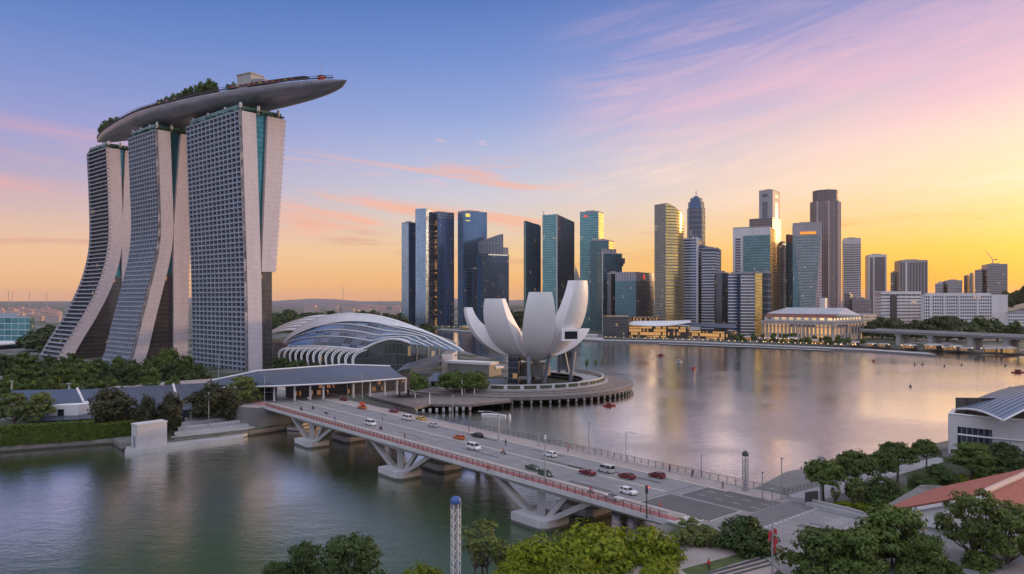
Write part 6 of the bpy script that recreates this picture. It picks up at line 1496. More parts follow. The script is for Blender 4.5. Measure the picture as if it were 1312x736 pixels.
# ------------------------------------------------------------------ right bank buildings
def curvglass():
    t = thing('curved_roof_hall', 'white-walled hall with a sweeping blue metal roof at the right edge by the water', 'hall', P(1270,590,3.6)[:])
    # curved white wall: plan arc from the left corner bulging towards the camera
    c0 = P(1216,583,3.6); wall = [c0+Vector((0,10,0)), c0, Vector((c0.x+10, c0.y-9, 0)), Vector((c0.x+24, c0.y-17, 0)), Vector((c0.x+42, c0.y-22, 0)), Vector((c0.x+66, c0.y-22,0)), Vector((c0.x+100,c0.y-10,0))]
    pth = spline([(v.x,v.y,0) for v in wall[1:]], 6); zt = ZY(531, c0.y)
    out = [v for v in pth]; inn = [v+Vector((0.4,1.0,0)) for v in pth]
    g = MB()
    def band(z0, z1, i0=0, i1=None):
        o, n_ = out[i0:i1], inn[i0:i1]; rows = [[Vector((p.x,p.y,z0)), Vector((p.x,p.y,z1)), Vector((q.x,q.y,z1)), Vector((q.x,q.y,z0))] for p, q in zip(o, n_)]
        g.grid(rows, 0, False, None, False); g.face([rows[0][3],rows[0][2],rows[0][1],rows[0][0]]); g.face(rows[-1])
    band(zt-3.4, zt); band(2, zt-3.42, 0, 2); band(2, zt-3.42, 5, None)
    g.bar(Vector((c0.x+0.7,c0.y+0.5,(zt+2)/2)), Vector((c0.x+8.2,c0.y+11,(zt+2)/2)), 1.2, zt-2)
    g.build('white_wall', M_concl, t)
    g = MB(); rows = [[Vector((p.x+0.4,p.y+1.6,3)), Vector((p.x+0.4,p.y+1.6,zt-3.3))] for p in pth[1:12]]
    g.grid(rows, 0, False, [[(i*2,0),(i*2,9)] for i in range(len(rows))], True); g.build('window', facade('tall_hall_glazing', (0.06,0.085,0.12), (0.24,0.26,0.30), 12, 1.3, 0.02, 0.16, lit=0.0, metal=0.6), t)
    g = MB(); g.tube([Vector((p.x-0.2,p.y-0.5,zt-5.6)) for p in pth[1:11]], 0.3, 5); g.tube([Vector((p.x,p.y,zt+0.2)) for p in pth], 0.28, 5); g.build('white_rail', M_white, t)
    # upper glass storey set back and roof sheet
    up = [v+Vector((5.5,6.0,0)) for v in pth]; g = MB(); rows = [[Vector((p.x,p.y,zt-1)), Vector((p.x,p.y,zt+4.2+0.16*i))] for i, p in enumerate(up)]
    g.grid(rows, 0, False, [[(i*3,0),(i*3,6)] for i in range(len(rows))], True); g.build('upper_glass', facade('upper_gallery_glass', (0.09,0.08,0.08), (0.06,0.06,0.06), 6.5, 1.6, 0.06, 0.1, lit=0.10, metal=0.5, var=0.8, lits=0.25), t)
    A, B_, C_, D_ = D(1226,523,c0.y+6), D(1285,537.5,c0.y-24), D(1420,490,c0.y-10), D(1330,492,c0.y+38)
    rws = []
    for i in range(13):
        f = i/12; lo_ = A.lerp(B_, f)-Vector((0,0,0)) ; hi_ = D_.lerp(C_, f); row = []
        lo_.z += 1.1*math.sin(math.pi*f); hi_.z += 0.6*math.sin(math.pi*f)
        for k in range(9): q = lo_.lerp(hi_, k/8); q.z += 1.6*math.sin(math.pi*k/8); row.append(q)
        rws.append(row)
    g = MB(); g.grid(rws, 0, True); g.grid([[v-Vector((0,0,0.6)) for v in r] for r in rws], 0, True, None, True)
    g.build('roof', paint('blue_metal_roof', (0.15,0.22,0.32), 0.38, 0.12, 0.1, metal=0.4), t)
    g = MB(); g.tube([r[0]-Vector((0,0,0.3)) for r in rws], 0.35, 6); g.tube([v-Vector((0,0,0.3)) for v in rws[-1]], 0.35, 6); g.build('roof_edge', M_white, t)
    g = MB()
    for k in range(0, 13, 1): g.tube([v+Vector((0,0,0.06)) for v in rws[k]], 0.09, 4)
    g.build('roof_seam', M_bluroof, t)
curvglass()
t = thing('quay_pavilion', 'small dark structure on the water behind the curved roof at the right edge', 'pavilion', D(1308,500,330)[:]); q = D(1309,499,330)
g = MB(); g.box((q.x+4, 330, q.z/2-1), (12,8,q.z+2)); g.build('wall', M_rest, t); g = MB(); g.box((q.x+4,330,q.z+0.3),(13.5,9.5,0.6)); g.build('roof', M_dsteel, t)

# red-roofed house: eaves from the left low corner up to the gable peak, ridge running back right
def tiles(name, c):
    m, tt, b = mat(name); uv = tt.add('ShaderNodeUVMap'); u, v, _ = tt.sep(uv.outputs[0])
    fv = tt.m('FRACT', tt.m('DIVIDE', v, 0.42)); fu = tt.m('FRACT', tt.m('DIVIDE', u, 0.34))
    wn = tt.add('ShaderNodeTexWhiteNoise', noise_dimensions='2D'); tt.put(wn.inputs['Vector'], tt.comb(tt.m('FLOOR', tt.m('DIVIDE', u, 0.34)), tt.m('FLOOR', tt.m('DIVIDE', v, 0.42))))
    n = tt.noise(tt.comb(u, v), 0.35, 4, 0.6)
    k = tt.m('ADD', 0.62, tt.m('ADD', tt.m('MULTIPLY', wn.outputs[0], 0.32), tt.m('MULTIPLY', n, 0.45)))
    j = tt.m('MULTIPLY', tt.m('LESS_THAN', fv, 0.16), 0.55)
    tt.put(b.inputs['Base Color'], tt.mix(j, tt.mix(1.0, tuple(c)+(1,), tt.comb(k,k,k), 'MULTIPLY'), (0.05,0.02,0.018,1))); b.inputs['Roughness'].default_value = 0.75
    bn = tt.add('ShaderNodeBump'); tt.put(bn.inputs['Height'], tt.m('ADD', fv, tt.m('MULTIPLY', fu, 0.4))); bn.inputs['Strength'].default_value = 0.5; bn.inputs['Distance'].default_value = 0.05; tt.l.new(bn.outputs[0], b.inputs['Normal'])
    return m
house = thing('red_roofed_house', 'white house under a broad red tiled roof with a pale ridge strip, bottom right', 'house', P(1230,690,4)[:])
M_tile = tiles('red_roof_tiles', (0.36,0.105,0.075)); M_ridge = paint('pale_ridge_tiles', (0.50,0.36,0.32), 0.7, 0.15, 0.5)
eL = D(1122,656.5,136); pk = D(1259,632.5,128); eR = D(1330,674,116)             # left eave corner, gable peak, right low corner
bL = D(1194,626.5,160); bR = D(1352,592,152)                                       # back-left eave, far end of the ridge
def slab4(g, q, th=0.35):
    u1 = (q[1]-q[0]).length; v1 = (q[3]-q[0]).length
    g.face(q, 0, [(0,0),(u1,0),(u1,v1),(0,v1)]); g.face([v-Vector((0,0,th)) for v in reversed(q)])
    for i in range(4): g.face([q[i], q[i]-Vector((0,0,th)), q[(i+1)%4]-Vector((0,0,th)), q[(i+1)%4]])
g = MB(); slab4(g, [eL, pk, bR, bL]); eR2 = eR+(bR-pk)
slab4(g, [pk, eR, eR2, bR]); g.build('roof', M_tile, house)
g = MB(); g.tube([pk+Vector((0,-0.1,0.12)), bR+Vector((0,0,0.12))], 0.62, 8); g.build('ridge', M_ridge, house)
g = MB(); off = Vector((0,-0.12,-0.62)); g.bar(eL+off, pk+off, 0.22, 0.55); g.bar(pk+off, eR+off, 0.22, 0.55); g.bar(eL+Vector((-.1,0,-.6)), bL+Vector((-.1,0,-.6)), 0.25, 0.5); g.build('barge_board', M_white, house)
inn = (bR-pk).normalized()*0.9
w0, w1, w2 = eL.lerp(pk, 0.16)+inn, pk+inn, eR+inn
g = MB(); zb = DZ-0.4
g.face([(w0.x,w0.y,zb), (w1.x,w1.y,zb), (w1.x,w1.y,w1.z-.5), (w0.x,w0.y,w0.z-.45)]); g.face([(w1.x,w1.y,zb), (w2.x,w2.y,zb), (w2.x,w2.y,w2.z-.45), (w1.x,w1.y,w1.z-.5)])
bb = bL.lerp(bR, 0.12); g.face([(bb.x,bb.y,zb), (w0.x,w0.y,zb), (w0.x,w0.y,w0.z-.45), (bb.x,bb.y,bb.z-.45)]); g.build('wall', M_white, house)
g = MB(); d = (w1-w0).normalized(); an = math.atan2(d.y,d.x)
for u in (0.03, 0.07): q = w0.lerp(w1, u+0.04); g.box((q.x+0.05, q.y-0.08, w0.z-1.6), (0.9,0.2,1.5), an)
g.build('window', M_glassd, house)
q = w0.lerp(w1, 0.17); g = MB(); g.box((q.x,q.y-0.1,w0.z-1.3), (0.7,0.25,0.35), an); g.bar((q.x,q.y-0.12,w0.z-4.5), (q.x,q.y-0.12,w0.z-1.4), 0.08, 0.08); g.build('wall_lamp', M_dsteel, house)

# promenade path, lawn and junction wall at the right
g = MB(); pl = [P(1010,634,3.604), P(1060,621,3.604), P(1120,604,3.604), P(1200,586,3.604), P(1216,590,3.604), P(1140,612,3.604), P(1075,634,3.604), P(1030,648,3.604)]
g.face(ccw([v[:2] for v in pl]) and [Vector((v.x,v.y,3.62)) for v in pl] if False else [Vector((v[0],v[1],3.62)) for v in ccw([v[:2] for v in pl])])
tag(g.build('promenade_path', paint('promenade_paving', (0.30,0.29,0.31), 0.75, 0.15, 0.2)), kind='structure')
g = MB(); pl = [P(1060,646,3.6), P(1120,634,3.6), P(1200,610,3.6), P(1290,606,3.6), P(1330,640,3.6), P(1130,676,3.6), P(1085,668,3.6)]
g.face([Vector((v[0],v[1],3.63)) for v in ccw([v[:2] for v in pl])]); tag(g.build('lawn', paint('lawn_grass', (0.062,0.090,0.022), 0.9, 0.35, 0.4, bump=0.5)), kind='structure')
g = MB(); pl = [P(1262,616,3.6), P(1318,600,3.6), P(1330,608,3.6), P(1275,626,3.6)]; g.face([Vector((v[0],v[1],3.66)) for v in ccw([v[:2] for v in pl])]); tag(g.build('path', M_conc), kind='structure')
rb_ = thing('promenade_railing', 'low dark railing along the promenade edge right of the bridge', 'railing', P(1050,628,3.6)[:])
pts = [P(1000,634,3.7), P(1040,624,3.7), P(1090,610,3.7), P(1150,596,3.7), P(1212,580,3.7)]
g = MB(); 
for hh in (1.1,0.6): g.tube([v+Vector((0,0,hh)) for v in pts], 0.07, 5)
for i in range(len(pts)-1):
    for k in range(8): q = pts[i].lerp(pts[i+1], k/8); g.tube([q, q+Vector((0,0,1.1))], 0.06, 4)
g.build('rails', M_rail2, rb_)
jw = thing('junction_wall', 'low pale wall with grey fins curving along the junction at the right', 'wall', P(1060,652,9.4)[:])
pts = [BR(192,30.5), BR(197,31.5), P(1033,648.5,DZ), P(1060,655,DZ), P(1086,661,DZ), P(1106,667,DZ)]
g = MB()
for a_, b_ in zip(pts, pts[1:]): g.bar(a_+Vector((0,0,0.35)), b_+Vector((0,0,0.35)), 0.35, 1.0)
g.build('low_wall', M_conc, jw)
g = MB()
for a_, b_ in zip(pts[2:], pts[3:]): g.bar(a_+Vector((0.6,1.2,0.6)), b_+Vector((0.6,1.2,0.6)), 0.25, 1.3)
g.build('upper_wall', M_conc, jw)
for i in range(9):
    q = pts[1].lerp(pts[2], i/8)+Vector((0,0,0.8)); g = MB(); g.bar(q, q+Vector((0,0,1.9)), 0.35, 0.5); g.build('fin', M_dsteel, jw)

# near pavement, planted strip and dark kerb lines at the bottom
def flat(name, pts, z, m): g = MB(); g.face([Vector((v[0],v[1],z)) for v in ccw([tuple(p)[:2] for p in pts])]); return tag(g.build(name, m), kind='structure')
z9 = DZ-0.16
flat('near_pavement', [P(840,684,z9), P(905,690,z9), P(1010,715,z9), P(960,770,z9), P(800,770,z9), P(800,700,z9)], z9+0.006, M_pave)
flat('grass_strip', [P(872,730,z9), P(962,706,z9), P(975,712,z9), P(885,740,z9)], z9+0.012, paint('verge_grass', (0.075,0.095,0.03), 0.9, 0.35, 0.8))
dk = paint('dark_drain_strip', (0.06,0.06,0.065), 0.7, 0.2)
for k in range(3): flat('drain_strip', [P(893,737+k*5,z9), P(1008,706+k*5.5,z9), P(1010,708+k*5.5,z9), P(896,740+k*5,z9)], z9+0.016, dk)
flat('near_road', [P(1170,745,z9), P(1320,702,z9), P(1420,740,z9), P(1300,800,z9)], z9+0.02, M_road)
flat('near_kerb', [P(1160,745,z9), P(1320,699.5,z9), P(1320,702.5,z9), P(1170,748,z9)], z9+0.09, paint('brown_kerb', (0.20,0.12,0.085), 0.8))

# ------------------------------------------------------------------ lattice columns with domed caps
def lattice_column(label, px, ytop, Y, zb, r, capc, m):
    zt = ZY(ytop, Y); x_ = XP(px, Y); t = thing('lattice_column', label, 'light column', (x_,Y,zb))
    g = MB(); n = 6; 
    for k in range(n): a = 2*math.pi*k/n; g.tube([(x_+r*math.cos(a),Y+r*math.sin(a),zb),(x_+r*math.cos(a),Y+r*math.sin(a),zt-1.0)], r*0.06, 5)
    st = r*1.9; L_ = zt-1.2-zb; m_ = int(L_/st)
    for j in range(m_):
        z0, z1 = zb+j*st, zb+(j+1)*st
        for k in range(n):
            a, b_ = 2*math.pi*k/n, 2*math.pi*(k+1)/n
            p0, p1 = (x_+r*math.cos(a),Y+r*math.sin(a)), (x_+r*math.cos(b_),Y+r*math.sin(b_))
            g.tube([p0+(z0,), p1+(z1,)], r*0.045, 4, caps=False); g.tube([p1+(z0,), p0+(z1,)], r*0.045, 4, caps=False)
    g.build('lattice', m, t)
    g = MB(); g.lathe([(r*0.12,-L_),(r*0.12,-0.2)], (x_,Y,zt-1), 8); g.build('core', M_steel, t)
    g = MB(); g.lathe([(r*1.02,-1.05),(r*1.10,-0.9),(r*1.10,-0.5),(r*0.85,-0.18),(r*0.35,0)], (x_,Y,zt), 14); g.build('cap', capc, t)
    return t
lattice_column('white lattice column with a domed blue cap at the bottom middle', 584, 636, 108, 6, 0.72, paint('blue_cap', (0.05,0.11,0.30), 0.45), M_white)
lattice_column('grey lattice column with a dark domed cap at the far kerb of the bridge', 955, 578, 156.5, DZ, 0.62, M_dsteel, M_steel)

# ------------------------------------------------------------------ street poles
def pole(label, px, ybase, ytop, z=DZ, r=0.13, arm=None, head='lamp', m=None, name='street_lamp', cat='street lamp', Y=None):
    b0 = P(px, ybase, z) if Y is None else Vector((XP(px,Y),Y,z)); zt = ZY(ytop, b0.y); t = thing(name, label, cat, b0[:])
    g = MB(); g.tube([b0, b0+Vector((0,0,0.5)), (b0.x,b0.y,zt)], [r*1.6, r*1.25, r*0.8], 7); g.build('pole', m or M_steel, t)
    tp = Vector((b0.x,b0.y,zt))
    if arm:
        for k, a in enumerate(arm):
            e = tp+Vector((a[0], a[1], a[2] if len(a) > 2 else 0.25)); g = MB(); g.tube([tp-Vector((0,0,0.15)), tp.lerp(e,0.6)+Vector((0,0,0.15)), e], r*0.5, 5); g.build('arm', m or M_steel, t)
            if head == 'lamp': g = MB(); d = Vector((a[0],a[1],0)).normalized(); g.box(e+d*0.5+Vector((0,0,-0.04)), (1.5,0.42,0.2), math.atan2(d.y,d.x)); g.build('lamp_head', M_concl, t)
    elif head == 'cap': g = MB(); g.box(tp+Vector((0,0,0.1)), (r*4,r*4,0.25)); g.build('cap', M_steel, t)
    return t, tp
along, across = BU, BN
def ar(a, b_, u=0.25): v = along*a+across*b_; return (v.x, v.y, u)
pole('tall lamp post at the concourse roof edge, left end of the bridge', 339, 516, 483, arm=None, head='cap')
pole('double-headed lamp post on the bridge beside the far carriageway start', 415, 502, 474, arm=[ar(1.2,1.2),ar(-1,-1.0)])
pole('plain lamp post in front of the lit shop fronts, left of the pair', 445, 508, 482, head='cap'); pole('plain lamp post in front of the lit shop fronts, right of the pair', 464, 512, 479, head='cap')
pole('thin pole by the largest dense tree left of the bridgehead', 267.5, 551, 504, z=2, r=0.15, head='cap'); pole('pole standing before the dark foot of the nearest hotel tower', 280, 496, 455, z=2, r=0.25, head='cap', Y=420)
pole('thin pole behind the long metal roof near its left end', 15, 505, 489, z=10, r=0.3, head='cap', Y=330)
pole('stubby grey post at the ridge of the long metal roof', 88.5, 505, 492, z=10, r=0.45, head='cap', Y=325)
pole('white lamp post at the far kerb with a round mirror, before the pier tip', 580, 537, 507, arm=None, head='cap')
pole('lamp post on the bridge with a long arm reaching left over the water side', 639, 567, 529, r=0.2, arm=[(-4.6,0.6,0.3)])
pole('camera pole standing before the white car on the near carriageway', 698.5, 618, 562, r=0.14, arm=[ar(-0.6,0.6,0.3),ar(0.6,-0.6,0.3)])
pole('slim lamp post at the far railing near the middle of the bridge', 754.5, 583, 542, arm=None, head='cap')
pole('far railing lamp post with a thin horizontal arm', 802, 594, 554, arm=[ar(1.8,0.2,0.1)], r=0.1)
pole('far railing post with a small bracket right of the dark red car', 898.5, 611, 582, arm=[ar(0.6,0.1,-0.6)], r=0.12, head='none')
pole('short post standing behind the far railing next to the lattice column', 977, 640, 606, r=0.13, head='cap'); pole('tall thin post behind the junction wall fins', 1001.5, 640, 588, r=0.13, head='cap')
pole('thick pale lamp post beside the first promenade tree', 1052, 648, 586, z=3.6, r=0.26, arm=None, head='cap')
pole('short pale pole between the dark full tree and the red roof', 1129, 662, 618, z=3.6, r=0.2, head='cap'); pole('short pale pole before the curved white hall', 1295, 600, 565, z=3.6, r=0.2, head='cap')
pole('small post at the far railing between two lamp posts', 690, 573, 556, r=0.14, head='cap'); 
t, tp = pole('dark traffic signal post at the near kerb of the junction', 828.5, 664, 628, r=0.12, name='traffic_signal', cat='traffic light', head='none', m=M_dsteel)
g = MB(); g.box(tp+Vector((0,0,0.1)), (0.5,0.45,1.4)); g.build('signal_box', M_dsteel, t); g = MB(); g.box(tp+Vector((0.3,-0.24,0.5)), (0.24,0.06,0.24)); g.build('red_lens', M_redsig, t)
t, tp = pole('tall grey pole hung with red flags at the bottom right of the junction', 989.5, 742, 628, r=0.12, name='flag_pole', cat='flag pole', head='cap')
M_flag = paint('red_flag_cloth', (0.45,0.045,0.06), 0.7, 0.2, 1.0)
for k, (dx, py) in enumerate(((0.55,676),(-0.5,684),(0.7,688),(0.45,694),(-0.55,679),(0.3,700))):
    z_ = ZY(py, tp.y); g = MB(); rows = [[Vector((tp.x+dx*0.25+dx*i/3*0.9, tp.y-0.1+0.12*math.sin(i*2+k), z_-j*0.4-0.1*i)) for j in range(3)] for i in range(4)]; g.grid(rows, 0, True); g.build('flag', M_flag, t)
for (px_, yb, yt, lab) in ((592,508,488,'left thin white post on the boardwalk before the lotus'), (595.5,506,488,'second thin white post on the boardwalk, close by the left one'), (608,507,490,'third thin white post, before the white terrace band'), (611.5,505,490,'fourth thin white post beside the white terrace band'), (532,510,500,'short white post on the boardwalk left of the lotus'), (550.5,518,504,'pale post near the tip of the boardwalk pier')):
    pole(lab, px_, yb, yt, z=3.2, r=0.22, m=M_white, head='cap', name='boardwalk_post', cat='post')

# ------------------------------------------------------------------ vehicles
paints = {k: paint(k+'_car_paint', c, 0.25, 0.03, 0.3, spec=0.6, metal=0.1) for k, c in {'white': (0.72,0.72,0.74), 'silver': (0.48,0.49,0.52), 'dark_red': (0.16,0.015,0.022), 'orange': (0.55,0.12,0.025), 'yellow': (0.60,0.38,0.06), 'black': (0.02,0.02,0.024), 'green': (0.05,0.075,0.05), 'blue': (0.06,0.10,0.22)}.items()}
M_tyre = paint('tyre_rubber', (0.018,0.018,0.018), 0.85, 0.1); M_hub = paint('wheel_rim', (0.4,0.4,0.42), 0.35, 0.1, metal=0.6)
M_head = paint('headlamp_glass', (0.75,0.75,0.72), 0.15, 0.05); M_tail = paint('tail_lamp_plastic', (0.38,0.02,0.02), 0.3, 0.05)
M_cglass = paint('car_glass', (0.022,0.026,0.034), 0.08, 0.1, metal=0.3)
def car_proto(name, kind):
    """low body lofted from a side profile, glass cabin, roof, wheels, lamps; faces +x"""
    t = thing(name, '', 'car', (0,0,-500))
    if kind == 'van': L, Wd, prof, cab, rt = 4.9, 1.9, [(-2.45,.55),(-2.45,1.15),(1.5,1.15),(2.3,1.0),(2.45,.6)], [(-2.4,-2.3),(1.55,1.0)], 2.0
    elif kind == 'bus': L, Wd, prof, cab, rt = 7.0, 2.2, [(-3.5,.6),(-3.5,1.3),(3.2,1.3),(3.5,1.2),(3.5,.6)], [(-3.45,-3.4),(3.35,3.0)], 2.7
    elif kind == 'open': L, Wd, prof, cab, rt = 4.6, 1.85, [(-2.3,.5),(-2.2,.95),(-0.9,1.0),(0.6,.98),(2.1,.82),(2.3,.5)], [(-0.1,0.1),(0.75,0.25)], 1.25
    elif kind == 'hatch': L, Wd, prof, cab, rt = 4.2, 1.8, [(-2.1,.5),(-2.08,1.02),(0.8,1.0),(1.9,.85),(2.1,.5)], [(-2.0,-1.55),(0.95,0.15)], 1.52
    else: L, Wd, prof, cab, rt = 4.6, 1.82, [(-2.3,.5),(-2.25,.98),(-1.4,1.02),(0.8,1.0),(2.05,.84),(2.3,.5)], [(-1.75,-0.95),(1.0,0.2)], 1.46
    g = MB(); low = [(prof[0][0]+0.05,.28),(prof[-1][0]-0.05,.28)]; ring_ = [low[0]]+prof+[low[1]]; hw = Wd/2
    vs = [(x_, s_*hw*(1 if z_ < 0.95 else 0.94)*(0.93 if abs(x_) > L/2-0.2 else 1), z_) for s_ in (-1,1) for x_, z_ in ring_]; n = len(ring_)
    g.mesh(vs, [tuple(range(n))]+[tuple(range(2*n-1,n-1,-1))]+[(i,(i+1)%n+0,(i+1)%n+n,i+n)[::-1] for i in range(n)])
    g.build('body', paints['white'], t, world=False)
    zb = 1.0 if kind not in ('van','bus') else (1.15 if kind == 'van' else 1.3); (xb0,xb1),(xf0,xf1) = cab
    g = MB(); vs = [(xb0,-hw*.92,zb),(xf0,-hw*.92,zb),(xf0,hw*.92,zb),(xb0,hw*.92,zb),(xb1,-hw*.76,rt-.06),(xf1,-hw*.76,rt-.06),(xf1,hw*.76,rt-.06),(xb1,hw*.76,rt-.06)]
    g.mesh(vs, [(0,1,5,4),(1,2,6,5),(2,3,7,6),(3,0,4,7)] if kind != 'open' else [(1,2,6,5),(5,6,2,1)]); g.build('cabin_glass', M_cglass, t, world=False)
    if kind != 'open':
        g = MB(); g.mesh([(xb1-.04,-hw*.79,rt-.07),(xf1+.05,-hw*.79,rt-.07),(xf1+.05,hw*.79,rt-.07),(xb1-.04,hw*.79,rt-.07),(xb1+.15,-hw*.66,rt),(xf1-.15,-hw*.66,rt),(xf1-.15,hw*.66,rt),(xb1+.15,hw*.66,rt)], [(3,2,1,0),(4,5,6,7),(0,1,5,4),(1,2,6,5),(2,3,7,6),(3,0,4,7)])
        for s_ in (-1,1):
            for xx in ((xb1+xf1)/2,): g.bar((xx,s_*hw*.935,zb),(xx,s_*hw*.775,rt-.05),0.1,0.1)
            g.bar((xb0,s_*hw*.925,zb),(xb1,s_*hw*.77,rt-.05),0.12,0.12); g.bar((xf0,s_*hw*.925,zb),(xf1,s_*hw*.77,rt-.05),0.08,0.08)
        g.build('roof', paints['white'], t, world=False)
    else:
        g = MB()
        for s_ in (-.42,.42): g.box((-0.35,s_,0.95),(0.5,0.5,0.2)); g.box((-0.62,s_,1.12),(0.15,0.48,0.5))
        g.build('seats', M_dsteel, t, world=False)
    wx = L*0.31
    for sx in (-1,1):
        for sy in (-1,1):
            g = MB(); n = 12; y0, y1 = sy*(hw-.2), sy*(hw+.01); c = (sx*wx, 0, .33)
            for yy in (y0,y1): pass
            vs = [(c[0]+.33*math.cos(2*math.pi*k/n), yy, c[2]+.33*math.sin(2*math.pi*k/n)) for yy in (y0,y1) for k in range(n)]
            g.mesh(vs, [(k,(k+1)%n,(k+1)%n+n,k+n) for k in range(n)]+[tuple(range(n))]+[tuple(range(2*n-1,n-1,-1))]); wh = g.build('wheel', M_tyre, t, world=False)
            g = MB(); yy = sy*(hw+.02); g.face([(c[0]+.19*math.cos(2*math.pi*k/n), yy, c[2]+.19*math.sin(2*math.pi*k/n)) for k in range(n)]); g.build('rim', M_hub, wh, world=False)
    for sy in (-1,1):
        g = MB(); g.box((L/2-.06, sy*hw*.66, .70),(.16,.42,.17)); g.build('headlight', M_head, t, world=False)
        g = MB(); g.box((-L/2+.04, sy*hw*.68, .86),(.12,.38,.2)); g.build('tail_light', M_tail, t, world=False)
    return t
protos = {k: car_proto({'van':'van','bus':'minibus','open':'open_car','hatch':'hatchback','sedan':'car'}[k], k) for k in ('van','open','hatch','sedan')}
_vu = set()
WHITE = paints['white'].name
def vehicle(kind, px, py, colour, label, fwd=True, cat=None, sc=1.0):
    pr = protos[kind]; p = P(px, py, DZ+0.01); rz = BRZ if fwd else BRZ+math.pi
    if pr.name not in _tree_cache: _tree_cache[pr.name] = [(c, kids(c)) for c in kids(pr)]
    if kind not in _vu:
        _vu.add(kind); o = pr; o.location = p; o.rotation_euler = (0,0,rz); o.scale = (sc,)*3; o['label'] = label
    else: o = dup(pr, p, rz, sc, label)
    o.scale = (sc*0.92,)*3; o['category'] = cat or {'van':'van','bus':'minibus'}.get(kind,'car'); o['group'] = 'traffic on the bridge'
    for c in kids(o) if o is pr else [c for c in bpy.data.objects if c.parent == o]:
        if c.name.split('.')[0] in ('body','roof'): c.material_slots[0].link = 'OBJECT'; c.material_slots[0].material = paints[colour]
    return o
vehicle('hatch', 440, 514, 'dark_red', 'small dark red car farthest left on the far carriageway', False)
vehicle('sedan', 464, 524, 'orange', 'orange-red car with a red board on its roof', False)
vehicle('sedan', 504, 529, 'dark_red', 'dark red car between the orange one and the white van', False)
vehicle('van', 521, 538, 'white', 'white van right in front of the yellow taxi', False); vehicle('sedan', 539, 538.5, 'yellow', 'yellow taxi close behind the white van', False, 'taxi')
vehicle('sedan', 555, 547, 'silver', 'silver car alone in the far lanes behind the yellow taxi', False)
vehicle('hatch', 588, 563, 'orange', 'orange car with pale roof on the lane beside the median', False); vehicle('sedan', 611.5, 560, 'black', 'dark car with an orange tail near the long-armed lamp post', False)
vehicle('van', 607, 576, 'white', 'white van, largest vehicle, in the middle of the bridge', True)
vehicle('hatch', 705, 585, 'white', 'white hatchback behind the camera pole on the far carriageway', False)
vehicle('open', 683, 602, 'green', 'dark green open buggy left of the camera pole', True); vehicle('hatch', 699, 610, 'green', 'dark green car beside the camera pole', True)
vehicle('open', 752.5, 608, 'dark_red', 'dark red open car close to the median', False); vehicle('van', 776, 605, 'silver', 'pale silver van beside the dark red open car', False)
vehicle('sedan', 803, 613, 'dark_red', 'dark red saloon in the middle of three far lane cars', False); vehicle('hatch', 841.5, 612, 'dark_red', 'dark red hatchback nearest the far railing', False)
vehicle('hatch', 805, 633, 'white', 'white hatchback near the junction on the near carriageway', True); vehicle('open', 785, 641, 'silver', 'pale open car by the red walkway railing', True)
vehicle('van', 475, 545, 'white', 'white van by the near kerb beside a dark scooter', True)
b0 = P(464,524,DZ); sg = thing('roof_board', 'red board standing on the roof of the orange car', 'sign board', b0[:]); g = MB(); g.box(b0+Vector((0,0,2.0)), (2.6,0.9,0.9), BRZ); g.build('board', paint('red_board', (0.6,0.07,0.03), 0.5), sg)

# ------------------------------------------------------------------ people and bikes
def skinned(verts, edges, radii, m, name, parent):
    me = bpy.data.meshes.new(name); me.from_pydata([tuple(v) for v in verts], edges, []); o = bpy.data.objects.new(name, me); COL.objects.link(o)
    md = o.modifiers.new('Skin', 'SKIN'); 
    for i, r in enumerate(radii): me.skin_vertices[0].data[i].radius = (r, r) if not isinstance(r, tuple) else r
    me.skin_vertices[0].data[0].use_root = True
    o.modifiers.new('Subsurf', 'SUBSURF').levels = 1
    dg = bpy.context.evaluated_depsgraph_get(); me2 = bpy.data.meshes.new_from_object(o.evaluated_get(dg)); bpy.data.objects.remove(o)
    me2.materials.clear()
    for q in m: me2.materials.append(q)
    for p in me2.polygons: p.use_smooth = True
    o = bpy.data.objects.new(name, me2); COL.objects.link(o); o.parent = parent
    return o
M_skin = paint('skin', (0.42,0.26,0.19), 0.6, 0.06)
cloth = {k: paint(k+'_cloth', c, 0.8, 0.12, 3.0) for k, c in {'black':(0.02,0.02,0.025),'blue':(0.05,0.10,0.26),'white':(0.6,0.6,0.6),'purple':(0.17,0.03,0.13),'orange':(0.5,0.13,0.04),'brown':(0.14,0.08,0.04),'red':(0.45,0.04,0.04),'grey':(0.2,0.2,0.22),'green':(0.07,0.10,0.05),'denim':(0.06,0.08,0.14)}.items()}
M_hair = paint('dark_hair', (0.018,0.014,0.012), 0.6, 0.2)
